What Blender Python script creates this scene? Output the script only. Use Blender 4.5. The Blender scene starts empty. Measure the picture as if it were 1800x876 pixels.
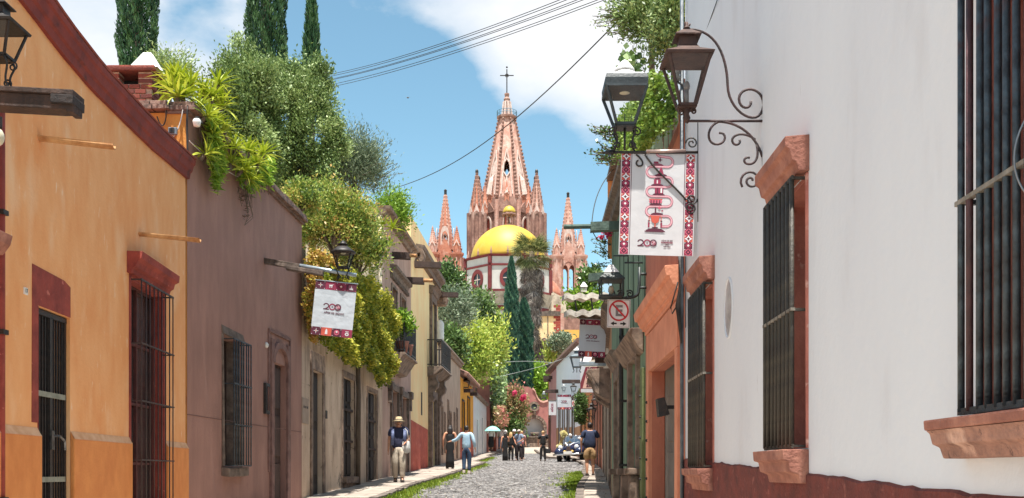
import bpy, bmesh, math, random
import numpy as np
from mathutils import Vector, Matrix
random.seed(7); RNG = np.random.default_rng(7)
PI = math.pi
C = bpy.context.scene.collection
SC = bpy.context.scene
# ------------------------------------------------------------------ camera, sky, sun, exposure
F, CX, HY, E = 1800.0, 900.0, 830.0, 1.45          # focal length in photo pixels, vanishing column, horizon row, eye height
cam = bpy.data.cameras.new('camera'); cam.sensor_width = 36; cam.lens = 36
cam.shift_y = (HY-438)/1800; cam.clip_start = .1; cam.clip_end = 6000
co = bpy.data.objects.new('camera', cam); C.objects.link(co)
co.location = (0, 0, E); co.rotation_euler = (PI/2, 0, 0)
SC.camera = co
SC.view_settings.view_transform = 'Standard'; SC.view_settings.look = 'None'
SC.view_settings.exposure = 1.62; SC.view_settings.gamma = 1
TO_SUN = Vector((.004, -.23, 1)).normalized()
SUN_EL = math.asin(TO_SUN.z)
W = bpy.data.worlds.new('World'); SC.world = W; W.use_nodes = True
nt = W.node_tree; nt.nodes.clear()
def N(t, nt, **k):
    n = nt.nodes.new(t)
    for a, b in k.items():
        if a.startswith('i_'):
            n.inputs[a[2:].replace('_', ' ')].default_value = b
        else: setattr(n, a, b)
    return n
out = N('ShaderNodeOutputWorld', nt); bg = N('ShaderNodeBackground', nt); bg.inputs[1].default_value = .15
sky = N('ShaderNodeTexSky', nt); sky.sky_type = 'NISHITA'; sky.sun_disc = False
sky.sun_elevation = SUN_EL; sky.sun_rotation = math.atan2(TO_SUN.x, TO_SUN.y)
sky.altitude = 1900; sky.air_density = 1.0; sky.dust_density = 1.2; sky.ozone_density = 1.5
tc = N('ShaderNodeTexCoord', nt); mp = N('ShaderNodeMapping', nt)
mp.inputs['Scale'].default_value = (1, 1, 1.9); mp.inputs['Location'].default_value = (.13, .0, .21)
nz = N('ShaderNodeTexNoise', nt); nz.inputs['Scale'].default_value = 5.2; nz.inputs['Detail'].default_value = 9; nz.inputs['Roughness'].default_value = .58
rp = N('ShaderNodeValToRGB', nt); rp.color_ramp.elements[0].position = .42; rp.color_ramp.elements[1].position = .92; _e = rp.color_ramp.elements.new(.60); _e.color = (.62, .62, .62, 1)
L = nt.links.new
L(tc.outputs['Generated'], mp.inputs[0]); L(mp.outputs[0], nz.inputs[0])
# soft cloud banks (directions on the sky dome) added to the noise
def cloud_bank(px, py, k, amp, prev):
    d = Vector(((px-CX)/F, 1, (HY-py)/F)).normalized()
    dp = N('ShaderNodeVectorMath', nt, operation='DOT_PRODUCT'); dp.inputs[1].default_value = d
    L(tc.outputs['Generated'], dp.inputs[0])
    mr = N('ShaderNodeMapRange', nt); mr.interpolation_type = 'SMOOTHSTEP'
    mr.inputs[1].default_value = math.cos(k); mr.inputs[2].default_value = 1; mr.inputs[3].default_value = 0; mr.inputs[4].default_value = amp
    L(dp.outputs['Value'], mr.inputs[0])
    a = N('ShaderNodeMath', nt, operation='ADD'); L(prev, a.inputs[0]); L(mr.outputs[0], a.inputs[1])
    return a.outputs[0]
val = nz.outputs['Fac']
for px, py, k, amp in CLOUDS if 'CLOUDS' in globals() else [(990, 100, .11, .22), (880, 10, .10, .14), (1130, 30, .12, .22), (140, 40, .12, .26), (340, -10, .09, .10), (390, 105, .05, .2), (620, 240, .13, -.25), (600, 60, .09, -.2), (780, 330, .16, -.25), (330, 55, .05, -.16), (770, 170, .08, -.25), (1010, 330, .1, -.3), (1060, 225, .06, .16)]:
    val = cloud_bank(px, py, k, amp, val)
L(val, rp.inputs[0])
mx = N('ShaderNodeMixRGB', nt); mx.inputs[2].default_value = (2.3, 2.33, 2.4, 1)
tint = N('ShaderNodeMixRGB', nt, blend_type='MULTIPLY'); tint.inputs[0].default_value = 1; tint.inputs[2].default_value = (.50, .585, .475, 1)
L(sky.outputs[0], tint.inputs[1]); L(tint.outputs[0], mx.inputs[1]); L(rp.outputs[0], mx.inputs[0])
L(mx.outputs[0], bg.inputs[0]); L(bg.outputs[0], out.inputs[0])
sl = bpy.data.lights.new('sun', 'SUN'); sl.energy = 3.4; sl.angle = math.radians(.5); sl.color = (1, .96, .88)
so = bpy.data.objects.new('sun', sl); C.objects.link(so); so.location = (0, -20, 60)
so.rotation_euler = TO_SUN.to_track_quat('Z', 'Y').to_euler()

# ------------------------------------------------------------------ helpers
GY = [-60, 0, 20, 27.4, 32, 55, 80, 110, 114, 140, 220, 2500]
GZ = [0, 0, .77, 1.05, 1.21, 2.03, 2.95, 4.14, 4.4, 11.5, 13, 13]
def g(y): return float(np.interp(y, GY, GZ))
def P(px, py, Y): return Vector(((px-CX)/F*Y, Y, E+(HY-py)/F*Y))
def lin(c): return c/12.92 if c <= .04045 else ((c+.055)/1.055)**2.4
def S(r, gg, b, k=1.0): return (min(lin(r/255)*k, .9), min(lin(gg/255)*k, .9), min(lin(b/255)*k, .9), 1)
def tag(o, label=None, cat=None, group=None, kind=None):
    for k, v in (('label', label), ('category', cat), ('group', group), ('kind', kind)):
        if v: o[k] = v
    return o
def thing(name, label, cat, loc=(0, 0, 0), rotz=0, group=None):
    o = bpy.data.objects.new(name, None); C.objects.link(o); o.empty_display_size = .1
    o.location = loc; o.rotation_euler = (0, 0, rotz)
    return tag(o, label, cat, group)
def link(name, me, parent=None, loc=None, rot=None):
    o = bpy.data.objects.new(name, me); C.objects.link(o)
    if parent: o.parent = parent
    if loc is not None: o.location = loc
    if rot is not None: o.rotation_euler = rot
    return o
MC = {}
def mat(name, c1, c2=None, scale=2.5, rough=.85, bump=.25, bscale=35, stretch=1.0, metal=0, lo=.35, hi=.65, c3=None, c3scale=6, c3lo=.6, c3hi=.7, bdist=.02, spec=None, c4=None, c4scale=16, c4lo=.66, c4hi=.70, c4st=.6, cracks=None, crscale=.8):
    if name in MC: return MC[name]
    m = bpy.data.materials.new(name); m.use_nodes = True; t = m.node_tree
    b = t.nodes['Principled BSDF']; b.inputs['Roughness'].default_value = rough; b.inputs['Metallic'].default_value = metal
    if spec is not None: b.inputs['Specular IOR Level'].default_value = spec
    tcn = N('ShaderNodeTexCoord', t); mpn = N('ShaderNodeMapping', t); mpn.inputs['Scale'].default_value = (1, 1, stretch)
    t.links.new(tcn.outputs['Object'], mpn.inputs[0])
    if c2 is None: c2 = tuple(x*.8 for x in c1[:3])+(1,)
    n1 = N('ShaderNodeTexNoise', t); n1.inputs['Scale'].default_value = scale; n1.inputs['Detail'].default_value = 6; n1.inputs['Roughness'].default_value = .6
    r1 = N('ShaderNodeValToRGB', t); r1.color_ramp.elements[0].position = lo; r1.color_ramp.elements[1].position = hi
    r1.color_ramp.elements[0].color = c1; r1.color_ramp.elements[1].color = c2
    t.links.new(mpn.outputs[0], n1.inputs[0]); t.links.new(n1.outputs['Fac'], r1.inputs[0]); col = r1.outputs[0]
    if c3 is not None:
        n3 = N('ShaderNodeTexNoise', t); n3.inputs['Scale'].default_value = c3scale; n3.inputs['Detail'].default_value = 5
        r3 = N('ShaderNodeValToRGB', t); r3.color_ramp.elements[0].position = c3lo; r3.color_ramp.elements[1].position = c3hi
        m3 = N('ShaderNodeMixRGB', t); m3.inputs[2].default_value = c3
        t.links.new(mpn.outputs[0], n3.inputs[0]); t.links.new(n3.outputs['Fac'], r3.inputs[0]); t.links.new(r3.outputs[0], m3.inputs[0])
        t.links.new(col, m3.inputs[1]); col = m3.outputs[0]
    if c4 is not None:                                     # small chips and scuffs
        mp4 = N('ShaderNodeMapping', t); mp4.inputs['Scale'].default_value = (1, 1, c4st); t.links.new(tcn.outputs['Object'], mp4.inputs[0])
        n4 = N('ShaderNodeTexNoise', t); n4.inputs['Scale'].default_value = c4scale; n4.inputs['Detail'].default_value = 8; n4.inputs['Roughness'].default_value = .65
        r4 = N('ShaderNodeValToRGB', t); r4.color_ramp.elements[0].position = c4lo; r4.color_ramp.elements[1].position = c4hi
        m4 = N('ShaderNodeMixRGB', t); m4.inputs[2].default_value = c4
        t.links.new(mp4.outputs[0], n4.inputs[0]); t.links.new(n4.outputs['Fac'], r4.inputs[0]); t.links.new(r4.outputs[0], m4.inputs[0]); t.links.new(col, m4.inputs[1]); col = m4.outputs[0]
    if cracks is not None:                                 # hairline cracks in the plaster, in some places only
        nd = N('ShaderNodeTexNoise', t); nd.inputs['Scale'].default_value = 3; nd.inputs['Detail'].default_value = 6
        av = N('ShaderNodeMixRGB', t); av.inputs[0].default_value = .22; t.links.new(tcn.outputs['Object'], nd.inputs[0]); t.links.new(tcn.outputs['Object'], av.inputs[1]); t.links.new(nd.outputs['Color'], av.inputs[2])
        vo = N('ShaderNodeTexVoronoi', t, feature='DISTANCE_TO_EDGE'); vo.inputs['Scale'].default_value = crscale; t.links.new(av.outputs[0], vo.inputs['Vector'])
        r5 = N('ShaderNodeValToRGB', t); r5.color_ramp.elements[0].position = .002; r5.color_ramp.elements[1].position = .0055; r5.color_ramp.elements[0].color = (1, 1, 1, 1); r5.color_ramp.elements[1].color = (0, 0, 0, 1)
        nm = N('ShaderNodeTexNoise', t); nm.inputs['Scale'].default_value = .9; r6 = N('ShaderNodeValToRGB', t); r6.color_ramp.elements[0].position = .52; r6.color_ramp.elements[1].position = .62
        ml = N('ShaderNodeMath', t, operation='MULTIPLY'); m5 = N('ShaderNodeMixRGB', t); m5.inputs[2].default_value = cracks
        t.links.new(tcn.outputs['Object'], nm.inputs[0]); t.links.new(nm.outputs['Fac'], r6.inputs[0]); t.links.new(vo.outputs['Distance'], r5.inputs[0]); t.links.new(r5.outputs[0], ml.inputs[0]); t.links.new(r6.outputs[0], ml.inputs[1])
        t.links.new(ml.outputs[0], m5.inputs[0]); t.links.new(col, m5.inputs[1]); col = m5.outputs[0]
    t.links.new(col, b.inputs['Base Color'])
    if bump:
        n2 = N('ShaderNodeTexNoise', t); n2.inputs['Scale'].default_value = bscale; n2.inputs['Detail'].default_value = 5
        bp = N('ShaderNodeBump', t); bp.inputs['Strength'].default_value = bump; bp.inputs['Distance'].default_value = bdist
        t.links.new(tcn.outputs['Object'], n2.inputs[0]); t.links.new(n2.outputs['Fac'], bp.inputs['Height']); t.links.new(bp.outputs[0], b.inputs['Normal'])
    MC[name] = m; return m
def leafmat(name, cols, trans=.25, rough=.5):
    if name in MC: return MC[name]
    m = bpy.data.materials.new(name); m.use_nodes = True; t = m.node_tree
    b = t.nodes['Principled BSDF']; b.inputs['Roughness'].default_value = rough; b.inputs['Specular IOR Level'].default_value = .35
    at = N('ShaderNodeAttribute', t); at.attribute_name = 'rnd'
    r = N('ShaderNodeValToRGB', t); el = r.color_ramp.elements
    while len(el) < len(cols): el.new(.5)
    for i, c in enumerate(cols): el[i].position = i/(len(cols)-1); el[i].color = c
    t.links.new(at.outputs['Fac'], r.inputs[0]); t.links.new(r.outputs[0], b.inputs['Base Color'])
    tr = N('ShaderNodeBsdfTranslucent', t); mxs = N('ShaderNodeMixShader', t); mxs.inputs[0].default_value = trans
    t.links.new(r.outputs[0], tr.inputs[0]); t.links.new(b.outputs[0], mxs.inputs[1]); t.links.new(tr.outputs[0], mxs.inputs[2])
    t.links.new(mxs.outputs[0], t.nodes['Material Output'].inputs[0]); MC[name] = m; return m
def glassmat(name, c=(.85, .88, .88, 1), a=.75):
    if name in MC: return MC[name]
    m = bpy.data.materials.new(name); m.use_nodes = True; t = m.node_tree
    gl = N('ShaderNodeBsdfGlossy', t); gl.inputs['Roughness'].default_value = .06
    tr = N('ShaderNodeBsdfTransparent', t); tr.inputs[0].default_value = c
    mxs = N('ShaderNodeMixShader', t); mxs.inputs[0].default_value = 1-a
    t.links.new(tr.outputs[0], mxs.inputs[1]); t.links.new(gl.outputs[0], mxs.inputs[2]); t.links.new(mxs.outputs[0], t.nodes['Material Output'].inputs[0])
    MC[name] = m; return m

class MB:
    def __init__(s): s.v = []; s.f = []; s.m = []
    def add(s, vs, fs, mi=0, M=None):
        o = len(s.v)
        s.v += [tuple(M @ Vector(v)) if M is not None else tuple(v) for v in vs]
        s.f += [tuple(i+o for i in f) for f in fs]; s.m += [mi]*len(fs); return s
    def box(s, x0, x1, y0, y1, z0, z1, mi=0, M=None, tx=0, ty=0):
        if x1 < x0: x0, x1 = x1, x0
        if y1 < y0: y0, y1 = y1, y0
        if z1 < z0: z0, z1 = z1, z0
        vs = [(x0, y0, z0), (x1, y0, z0), (x1, y1, z0), (x0, y1, z0), (x0+tx, y0+ty, z1), (x1-tx, y0+ty, z1), (x1-tx, y1-ty, z1), (x0+tx, y1-ty, z1)]
        return s.add(vs, [(3, 2, 1, 0), (4, 5, 6, 7), (0, 1, 5, 4), (1, 2, 6, 5), (2, 3, 7, 6), (3, 0, 4, 7)], mi, M)
    def prism(s, pts, a0, a1, axis='x', mi=0, M=None):
        n = len(pts)
        def mk(a, p): return (a, p[0], p[1]) if axis == 'x' else ((p[0], a, p[1]) if axis == 'y' else (p[0], p[1], a))
        vs = [mk(a0, p) for p in pts]+[mk(a1, p) for p in pts]
        fs = [tuple(range(n))[::-1], tuple(range(n, 2*n))]+[(i, (i+1) % n, n+(i+1) % n, n+i) for i in range(n)]
        return s.add(vs, fs, mi, M)
    def tube(s, path, r, seg=6, mi=0, M=None, caps=True):
        path = [Vector(p) for p in path]; n = len(path); vs = []; fs = []
        up = None
        for i, p in enumerate(path):
            t = (path[min(i+1, n-1)]-path[max(i-1, 0)])
            t = t.normalized() if t.length > 1e-9 else Vector((0, 0, 1))
            if up is None:
                up = Vector((0, 0, 1)) if abs(t.z) < .9 else Vector((1, 0, 0))
            a = (up-t*up.dot(t))
            if a.length < 1e-6: a = t.orthogonal()
            a.normalize(); b = t.cross(a); up = a
            ri = r[i] if isinstance(r, (list, tuple)) else r
            for k in range(seg):
                th = 2*PI*k/seg; vs.append(p+a*(ri*math.cos(th))+b*(ri*math.sin(th)))
        for i in range(n-1):
            for k in range(seg):
                k2 = (k+1) % seg; fs.append((i*seg+k, i*seg+k2, (i+1)*seg+k2, (i+1)*seg+k))
        if caps: fs += [tuple(range(seg))[::-1], tuple((n-1)*seg+k for k in range(seg))]
        return s.add(vs, fs, mi, M)
    def lathe(s, prof, seg=12, c=(0, 0, 0), phase=0, mi=0, M=None, sx=1, sy=1, caps=True):
        vs = []; fs = []; n = len(prof)
        for r, z in prof:
            for k in range(seg):
                th = 2*PI*k/seg+phase; vs.append((c[0]+r*math.cos(th)*sx, c[1]+r*math.sin(th)*sy, c[2]+z))
        for i in range(n-1):
            for k in range(seg):
                k2 = (k+1) % seg; fs.append((i*seg+k, i*seg+k2, (i+1)*seg+k2, (i+1)*seg+k))
        if caps: fs += [tuple(range(seg))[::-1], tuple((n-1)*seg+k for k in range(seg))]
        return s.add(vs, fs, mi, M)
    def sq(s, prof, c=(0, 0, 0), mi=0, M=None):            # square lathe: half-widths
        return s.lathe([(r*math.sqrt(2), z) for r, z in prof], 4, c, PI/4, mi, M)
    def ball(s, c, rx, ry=None, rz=None, seg=10, rings=6, mi=0, M=None):
        ry = ry or rx; rz = rz or rx
        prof = [(max(math.sin(PI*i/rings), .02), -math.cos(PI*i/rings)*rz) for i in range(rings+1)]
        return s.lathe(prof, seg, c, 0, mi, M, rx, ry)
    def build(s, name, mats, parent=None, smooth=False, bevel=0, loc=None, rot=None, jit=0):
        me = bpy.data.meshes.new(name)
        vs = s.v
        if jit: vs = [(x+random.uniform(-jit, jit), y+random.uniform(-jit, jit), z+random.uniform(-jit, jit)) for x, y, z in vs]
        me.from_pydata(vs, [], s.f)
        if not isinstance(mats, (list, tuple)): mats = [mats]
        for m in mats: me.materials.append(m)
        if len(mats) > 1: me.polygons.foreach_set('material_index', s.m)
        if bevel:
            bm = bmesh.new(); bm.from_mesh(me); bmesh.ops.remove_doubles(bm, verts=bm.verts, dist=1e-5)
            bmesh.ops.bevel(bm, geom=[e for e in bm.edges if len(e.link_faces) == 2 and e.calc_face_angle(0) > .5], offset=bevel, segments=2, affect='EDGES', profile=.6)
            bm.to_mesh(me); bm.free()
        if smooth: me.polygons.foreach_set('use_smooth', [True]*len(me.polygons))
        me.update()
        return link(name, me, parent, loc, rot)
def spiral(cx, cz, r0, r1, a0, turns, n=26, y=0):
    return [(cx+(r0+(r1-r0)*i/n)*math.cos(a0+turns*2*PI*i/n), y, cz+(r0+(r1-r0)*i/n)*math.sin(a0+turns*2*PI*i/n)) for i in range(n+1)]
def bez(p0, p1, p2, p3, n=14):
    r = []
    for i in range(n+1):
        t = i/n; r.append(tuple((1-t)**3*a+3*(1-t)**2*t*b+3*(1-t)*t*t*c+t**3*d for a, b, c, d in zip(p0, p1, p2, p3)))
    return r
def ribbon(path, w, y=0):                                   # flat strip in the xz plane -> (verts, faces)
    vs = []; fs = []; n = len(path)
    for i, p in enumerate(path):
        a = path[max(i-1, 0)]; b = path[min(i+1, n-1)]
        dx, dz = b[0]-a[0], b[1]-a[1]; l = math.hypot(dx, dz) or 1
        nx, nz = -dz/l*w/2, dx/l*w/2
        vs += [(p[0]+nx, y, p[1]+nz), (p[0]-nx, y, p[1]-nz)]
    for i in range(n-1): fs.append((2*i, 2*i+1, 2*i+3, 2*i+2))
    return vs, fs
def text(name, s, size, m, parent, loc, rotx=PI/2, rotz=0, align='CENTER', ext=.001, bold=0):
    cu = bpy.data.curves.new('lettering', 'FONT'); cu.body = s; cu.size = size; cu.align_x = align; cu.align_y = 'CENTER'; cu.extrude = ext; cu.offset = bold
    cu.resolution_u = 3
    o = bpy.data.objects.new('tmp_text', cu); C.objects.link(o)
    me = bpy.data.meshes.new_from_object(o.evaluated_get(bpy.context.evaluated_depsgraph_get()))
    bpy.data.objects.remove(o); me.materials.clear(); me.materials.append(m)
    return link(name, me, parent, loc, (rotx, 0, rotz))

# ------------------------------------------------------------------ foliage
def leaves(name, pts, dirs, Ln, Wd, m, parent=None, rnd=None, loc=None, jitter=.5, fold=True):
    n = len(pts); pts = np.asarray(pts, float); d = np.asarray(dirs, float)
    d = d/np.maximum(np.linalg.norm(d, axis=1, keepdims=True), 1e-6)
    r = RNG.normal(size=(n, 3)); s = np.cross(d, r); s /= np.maximum(np.linalg.norm(s, axis=1, keepdims=True), 1e-6)
    k = RNG.uniform(1-jitter, 1+jitter*.6, size=(n, 1)); l = Ln*k; w = Wd*k
    v = np.empty((n, 4, 3)); v[:, 0] = pts-d*l*.5; v[:, 1] = pts+s*w*.5+d*l*.05; v[:, 2] = pts+d*l*.5; v[:, 3] = pts-s*w*.5+d*l*.05
    me = bpy.data.meshes.new(name); me.vertices.add(n*4); me.vertices.foreach_set('co', v.reshape(-1))
    me.loops.add(n*4); me.loops.foreach_set('vertex_index', np.arange(n*4)); me.polygons.add(n)
    me.polygons.foreach_set('loop_start', np.arange(0, n*4, 4)); me.polygons.foreach_set('loop_total', np.full(n, 4))
    a = me.attributes.new('rnd', 'FLOAT', 'FACE'); a.data.foreach_set('value', np.clip(RNG.uniform(0, 1, n) if rnd is None else rnd, 0, 1).astype(np.float32))
    me.materials.append(m); me.update(calc_edges=True)
    return link(name, me, parent, loc)
def crown_pts(rad, ncl, per, spread, shell=.62, low=.0, outward=1.0, up=.3, seed=0):
    """clumps of leaves through an uneven ellipsoid; returns points, directions, per-leaf value, clump centres"""
    u = RNG.normal(size=(ncl, 3)); u /= np.linalg.norm(u, axis=1, keepdims=True)
    if low: u[:, 2] = np.where(u[:, 2] < -low, -u[:, 2]*.6, u[:, 2])
    rr = RNG.uniform(shell, 1.0, (ncl, 1))*(1+RNG.normal(size=(ncl, 1))*.07)
    cen = u*rr*np.asarray(rad)
    idx = np.repeat(np.arange(ncl), per)
    off = RNG.normal(size=(ncl*per, 3))*spread*RNG.uniform(.6, 1.25, (ncl, 1))[idx]
    p = cen[idx]+off
    d = u[idx]*outward+RNG.normal(size=p.shape)*.7+np.array([0, 0, up])
    cv = RNG.uniform(0, 1, ncl)
    rnd = np.clip(cv[idx]*.5+RNG.uniform(0, .5, ncl*per), 0, 1)
    return p, d, rnd, cen
BARK = lambda: mat('bark', (.09, .065, .045, 1), (.16, .12, .09, 1), 8, .95, .6, 30, .3)
def tree(name, label, px, py, Y, rx, rz, m, ncl=90, per=130, spread=None, Ln=.1, Wd=.035, ry=None, trunk=True, cat='tree', group=None, base=None, low=.3, shell=.6, up=.3, outward=1.0, stems=6, X=None, dz=0):
    c = P(px, py, Y)
    b = g(Y) if base is None else base
    k = Y/F; rx *= k; rz *= k; ry = rx if ry is None else ry
    o = thing(name, label, cat, (c.x, c.y, b), 0, group)
    p, d, rnd, cen = crown_pts((rx, ry, rz), ncl, per, spread or rx*.16, shell, low, outward, up)
    h = c.z-b
    leaves('crown', p, d, Ln, Wd, m, o, rnd, (0, 0, h))
    t = MB(); r = max(rx*.09, .025)
    if trunk:
        t.tube([(0, 0, -.3), (r*.6, r*.3, h*.4), (-r*.4, 0, h*.8), (0, 0, h)], [r*1.4, r*1.1, r*.9, r*.7], 8)
        for i in range(stems):
            q = cen[i % len(cen)]
            t.tube([(0, 0, h-rz*.7), (q[0]*.4, q[1]*.4, h-rz*.35+q[2]*.3), (q[0]*.9, q[1]*.9, h+q[2]*.9)], [r*.6, r*.4, r*.15], 6)
        t.build('trunk', BARK(), o, True)
    return o
# ------------------------------------------------------------------ materials
iron = mat('iron_black', S(38, 38, 40), S(60, 52, 48), 20, .5, .2, 90, metal=.3)
ironb = mat('iron_blue_grey', S(74, 86, 94), S(44, 46, 50), 14, .5, .3, 60, metal=.3, c3=S(92, 52, 40), c3scale=9, c3lo=.6, c3hi=.75)
ironr = mat('iron_rust', S(84, 60, 52), S(60, 44, 42), 12, .7, .3, 60, metal=.2)
woodd = mat('wood_dark', S(74, 54, 46), S(46, 34, 30), 8, .8, .5, 30, .15)
woodp = mat('wood_pale', S(205, 160, 110), S(168, 116, 72), 9, .8, .3, 30, .3)
woodg = mat('wood_weathered', S(120, 104, 94), S(70, 58, 52), 7, .9, .5, 30, .3)
dark = mat('dark_interior', S(26, 24, 26), S(38, 32, 30), 3, .8, 0)  # near-black stands in for the darkness of unlit interiors
glass = mat('window_glass', (.02, .023, .028, 1), (.05, .05, .055, 1), 1.5, .08, .05, 3)
cantera = mat('cantera_stone', S(160, 106, 90), S(132, 84, 72), 7, .92, .4, 45, c3=S(186, 132, 112), c3scale=6, c3lo=.5, c3hi=.8, c4=S(104, 68, 58), c4scale=34, c4lo=.64, c4hi=.72)
stoneg = mat('stone_grey_brown', S(150, 128, 112), S(98, 80, 70), 5, .9, .35, 25, c3=S(60, 52, 48), c3scale=4, c3lo=.58, c3hi=.75)
stoned = mat('stone_dark', S(132, 114, 102), S(88, 76, 68), 6, .9, .4, 25)
redp = mat('red_paint', S(158, 70, 58), S(120, 48, 42), 4, .85, .3, 30, c3=S(190, 110, 96), c3scale=12, c3lo=.66, c3hi=.72)

class House:
    """a street house: local x runs along the front (left to right seen from the street), y into the wall, z up from zb"""
    def __init__(h, name, label, p0, p1, depth=6, cat='house', zb=None):
        h.p0 = Vector(p0); h.p1 = Vector(p1); u = (h.p1-h.p0); h.L = u.length; h.u = u.normalized(); h.n = Vector((-h.u.y, h.u.x))
        h.zb = g(min(p0[1], p1[1]))-.25 if zb is None else zb
        h.D = depth; h.ang = math.atan2(h.u.y, h.u.x)
        h.o = thing(name, label, cat, (p0[0], p0[1], h.zb), h.ang) if name else None
    def hit(h, px, py=HY, d=0):
        r = Vector(((px-CX)/F, 1)); Y = (d+h.p0.dot(h.n))/r.dot(h.n)
        return (r*Y-h.p0).dot(h.u), E+(HY-py)/F*Y-h.zb
    def x(h, px, d=0): return h.hit(px, HY, d)[0]
    def z(h, px, py, d=0): return h.hit(px, py, d)[1]
    def zr(h, rel): return E+rel-h.zb                        # height relative to the eye -> local
    def world(h, x, d, z): v = h.p0+h.u*x+h.n*d; return Vector((v.x, v.y, z+h.zb))
    def gz(h, x): return g((h.p0+h.u*x).y)-h.zb             # street level below local x
    def at(h, name, label, cat, x, d, z, group=None):       # a top-level thing standing on / hanging from this front, same axes
        return thing(name, label, cat, h.world(x, d, z), h.ang, group)
    def wall(h, m, zt, ops=(), x0=0, x1=None, side=None, name='wall', roof=True, D=None, nobottom=True):
        x1 = h.L if x1 is None else x1; b = MB(); D = D or h.D; z0 = -.5
        xs = sorted({x0, x1, *[o[0] for o in ops], *[o[1] for o in ops]}); zs = sorted({z0, zt, *[o[2] for o in ops], *[o[3] for o in ops]})
        xs = [v for v in xs if x0-1e-6 <= v <= x1+1e-6]; zs = [v for v in zs if z0-1e-6 <= v <= zt+1e-6]
        for a, c in zip(xs, xs[1:]):
            for e, f in zip(zs, zs[1:]):
                mx_, mz = (a+c)/2, (e+f)/2
                if any(o[0] < mx_ < o[1] and o[2] < mz < o[3] for o in ops): continue
                b.add([(a, 0, e), (c, 0, e), (c, 0, f), (a, 0, f)], [(0, 1, 2, 3)])
        for o in ops:
            a, c, e, f, dp = o[:5]
            b.add([(a, 0, e), (c, 0, e), (c, 0, f), (a, 0, f), (a, dp, e), (c, dp, e), (c, dp, f), (a, dp, f)], [(0, 4, 5, 1), (1, 5, 6, 2), (2, 6, 7, 3), (3, 7, 4, 0)])
            if len(o) < 6: b.add([(a-.01, dp+.12, e-.01), (c+.01, dp+.12, e-.01), (c+.01, dp+.12, f+.01), (a-.01, dp+.12, f+.01)], [(0, 1, 2, 3)])
        b.add([(x0, 0, z0), (x1, 0, z0), (x1, 0, zt), (x0, 0, zt), (x0, D, z0), (x1, D, z0), (x1, D, zt), (x0, D, zt)],
              [(0, 3, 7, 4), (1, 5, 6, 2), (3, 2, 6, 7), (4, 7, 6, 5)])
        return b.build(name, m, h.o)
    def strip(h, name, m, prof, x0, x1, parent=None, bevel=0, z0=0, jit=0, mi=None):
        """moulding: profile [(out, z)] swept along x (out = distance proud of the wall)"""
        b = MB(); b.prism([(-o, z+z0) for o, z in prof], x0, x1); return b.build(name, m, parent or h.o, False, bevel, jit=jit)
    def box(h, name, m, x0, x1, out0, out1, z0, z1, parent=None, bevel=0, jit=0):
        return MB().box(x0, x1, -out1, -out0, z0, z1).build(name, m, parent or h.o, False, bevel, jit=jit)
    def pane(h, op, m=None, wood=None, nx=2, nz=3, name='window'):
        """glazed leaf with frame and glazing bars at the back of opening op"""
        a, c, e, f, dp = op[:5]
        w = MB().box(a, c, dp, dp+.03, e, f).build(name, m or glass, h.o)
        if wood:
            t = .05; b = MB()
            for x in (a, c-t): b.box(x, x+t, dp-.05, dp-.002, e, f)
            for z in (e, f-t): b.box(a+t, c-t, dp-.05, dp-.002, z, z+t)
            for i in range(1, nx): b.box(a+(c-a)*i/nx-.02, a+(c-a)*i/nx+.02, dp-.04, dp-.002, e+t, f-t)
            for i in range(1, nz): b.box(a+t, c-t, dp-.035, dp-.003, e+(f-e)*i/nz-.015, e+(f-e)*i/nz+.015)
            b.build('frame', wood, w)
        return w
    def door(h, op, m, nl=2, name='door', panels=3, planks=True):
        a, c, e, f, dp = op[:5]; root = MB().box(a, c, dp, dp+.04, e, f).build(name, m, h.o)
        w = (c-a)/nl
        for i in range(nl):
            for j in range(panels):
                z0 = e+(f-e)*(j+.08)/panels; z1 = e+(f-e)*(j+.92)/panels
                MB().box(a+w*i+w*.14, a+w*(i+1)-w*.14, dp-.03, dp-.002, z0, z1, ty=0).build('panel', m, root, False, .008)
        return root
    def grille(h, x0, x1, z0, z1, out, n, rungs, r=.012, m=None, name='window_grille', flat=False, rr=None, returns=True, ext=.0, rm=None, firstm=None):
        """iron bars, each a part of its own"""
        m = m or iron; rr = rr or r
        root = MB()
        for z in (z0, z1): root.box(x0-.02, x1+.02, -out-.006, -out+.008, z-.012, z+.012)
        root.box(x0-.008, x0+.008, -out+.004, -out+.008, z0+.012, z1-.012)
        root = root.build(name, m, h.o)
        if returns:
            for z in [z0, z1]+list(rungs):
                for x in (x0, x1): MB().box(x-.01, x+.01, -out+.0085, .02, z-.008, z+.008).build('wall_tie', m, root)
        me = None
        for i in range(n):
            x = x0+(x1-x0)*i/(n-1)
            if me is None:
                q = MB().tube([(0, 0, z0-h_low(ext)), (0, 0, (z0+z1)/2), (0, 0, z1+ext)], r, 7).build('bar', m, root, True, loc=(x, -out, 0)); me = q.data
            elif firstm and i == 1: MB().tube([(0, 0, z0), (0, 0, z1)], r, 7).build('bar', firstm, root, True, loc=(x, -out, 0))
            else: link('bar', me, root, (x, -out+random.uniform(-.004, .004), 0), (0, random.uniform(-.003, .003), 0))
        for z in rungs:
            MB().box(x0-.03, x1+.03, -out-rr-.004, -out+rr+.004, z-rr, z+rr).build('rung', rm or m, root)
        return root
def h_low(e): return e
def frame(h, op, w, out, m, name='surround', top=None, bottom=False, jit=.004, lintel=None):
    """door or window surround butted round an opening"""
    a, c, e, f = op[:4]; b = MB(); tw = top or w
    b.box(a-w, a, -out, .03, e, f); b.box(c, c+w, -out, .03, e, f); b.box(a-w, c+w, -out-.002, .03, f, f+tw)
    if bottom: b.box(a-w, c+w, -out-.002, .03, e-w, e)
    return b.build(name, m, h.o, False, .006, jit=jit)

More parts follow.
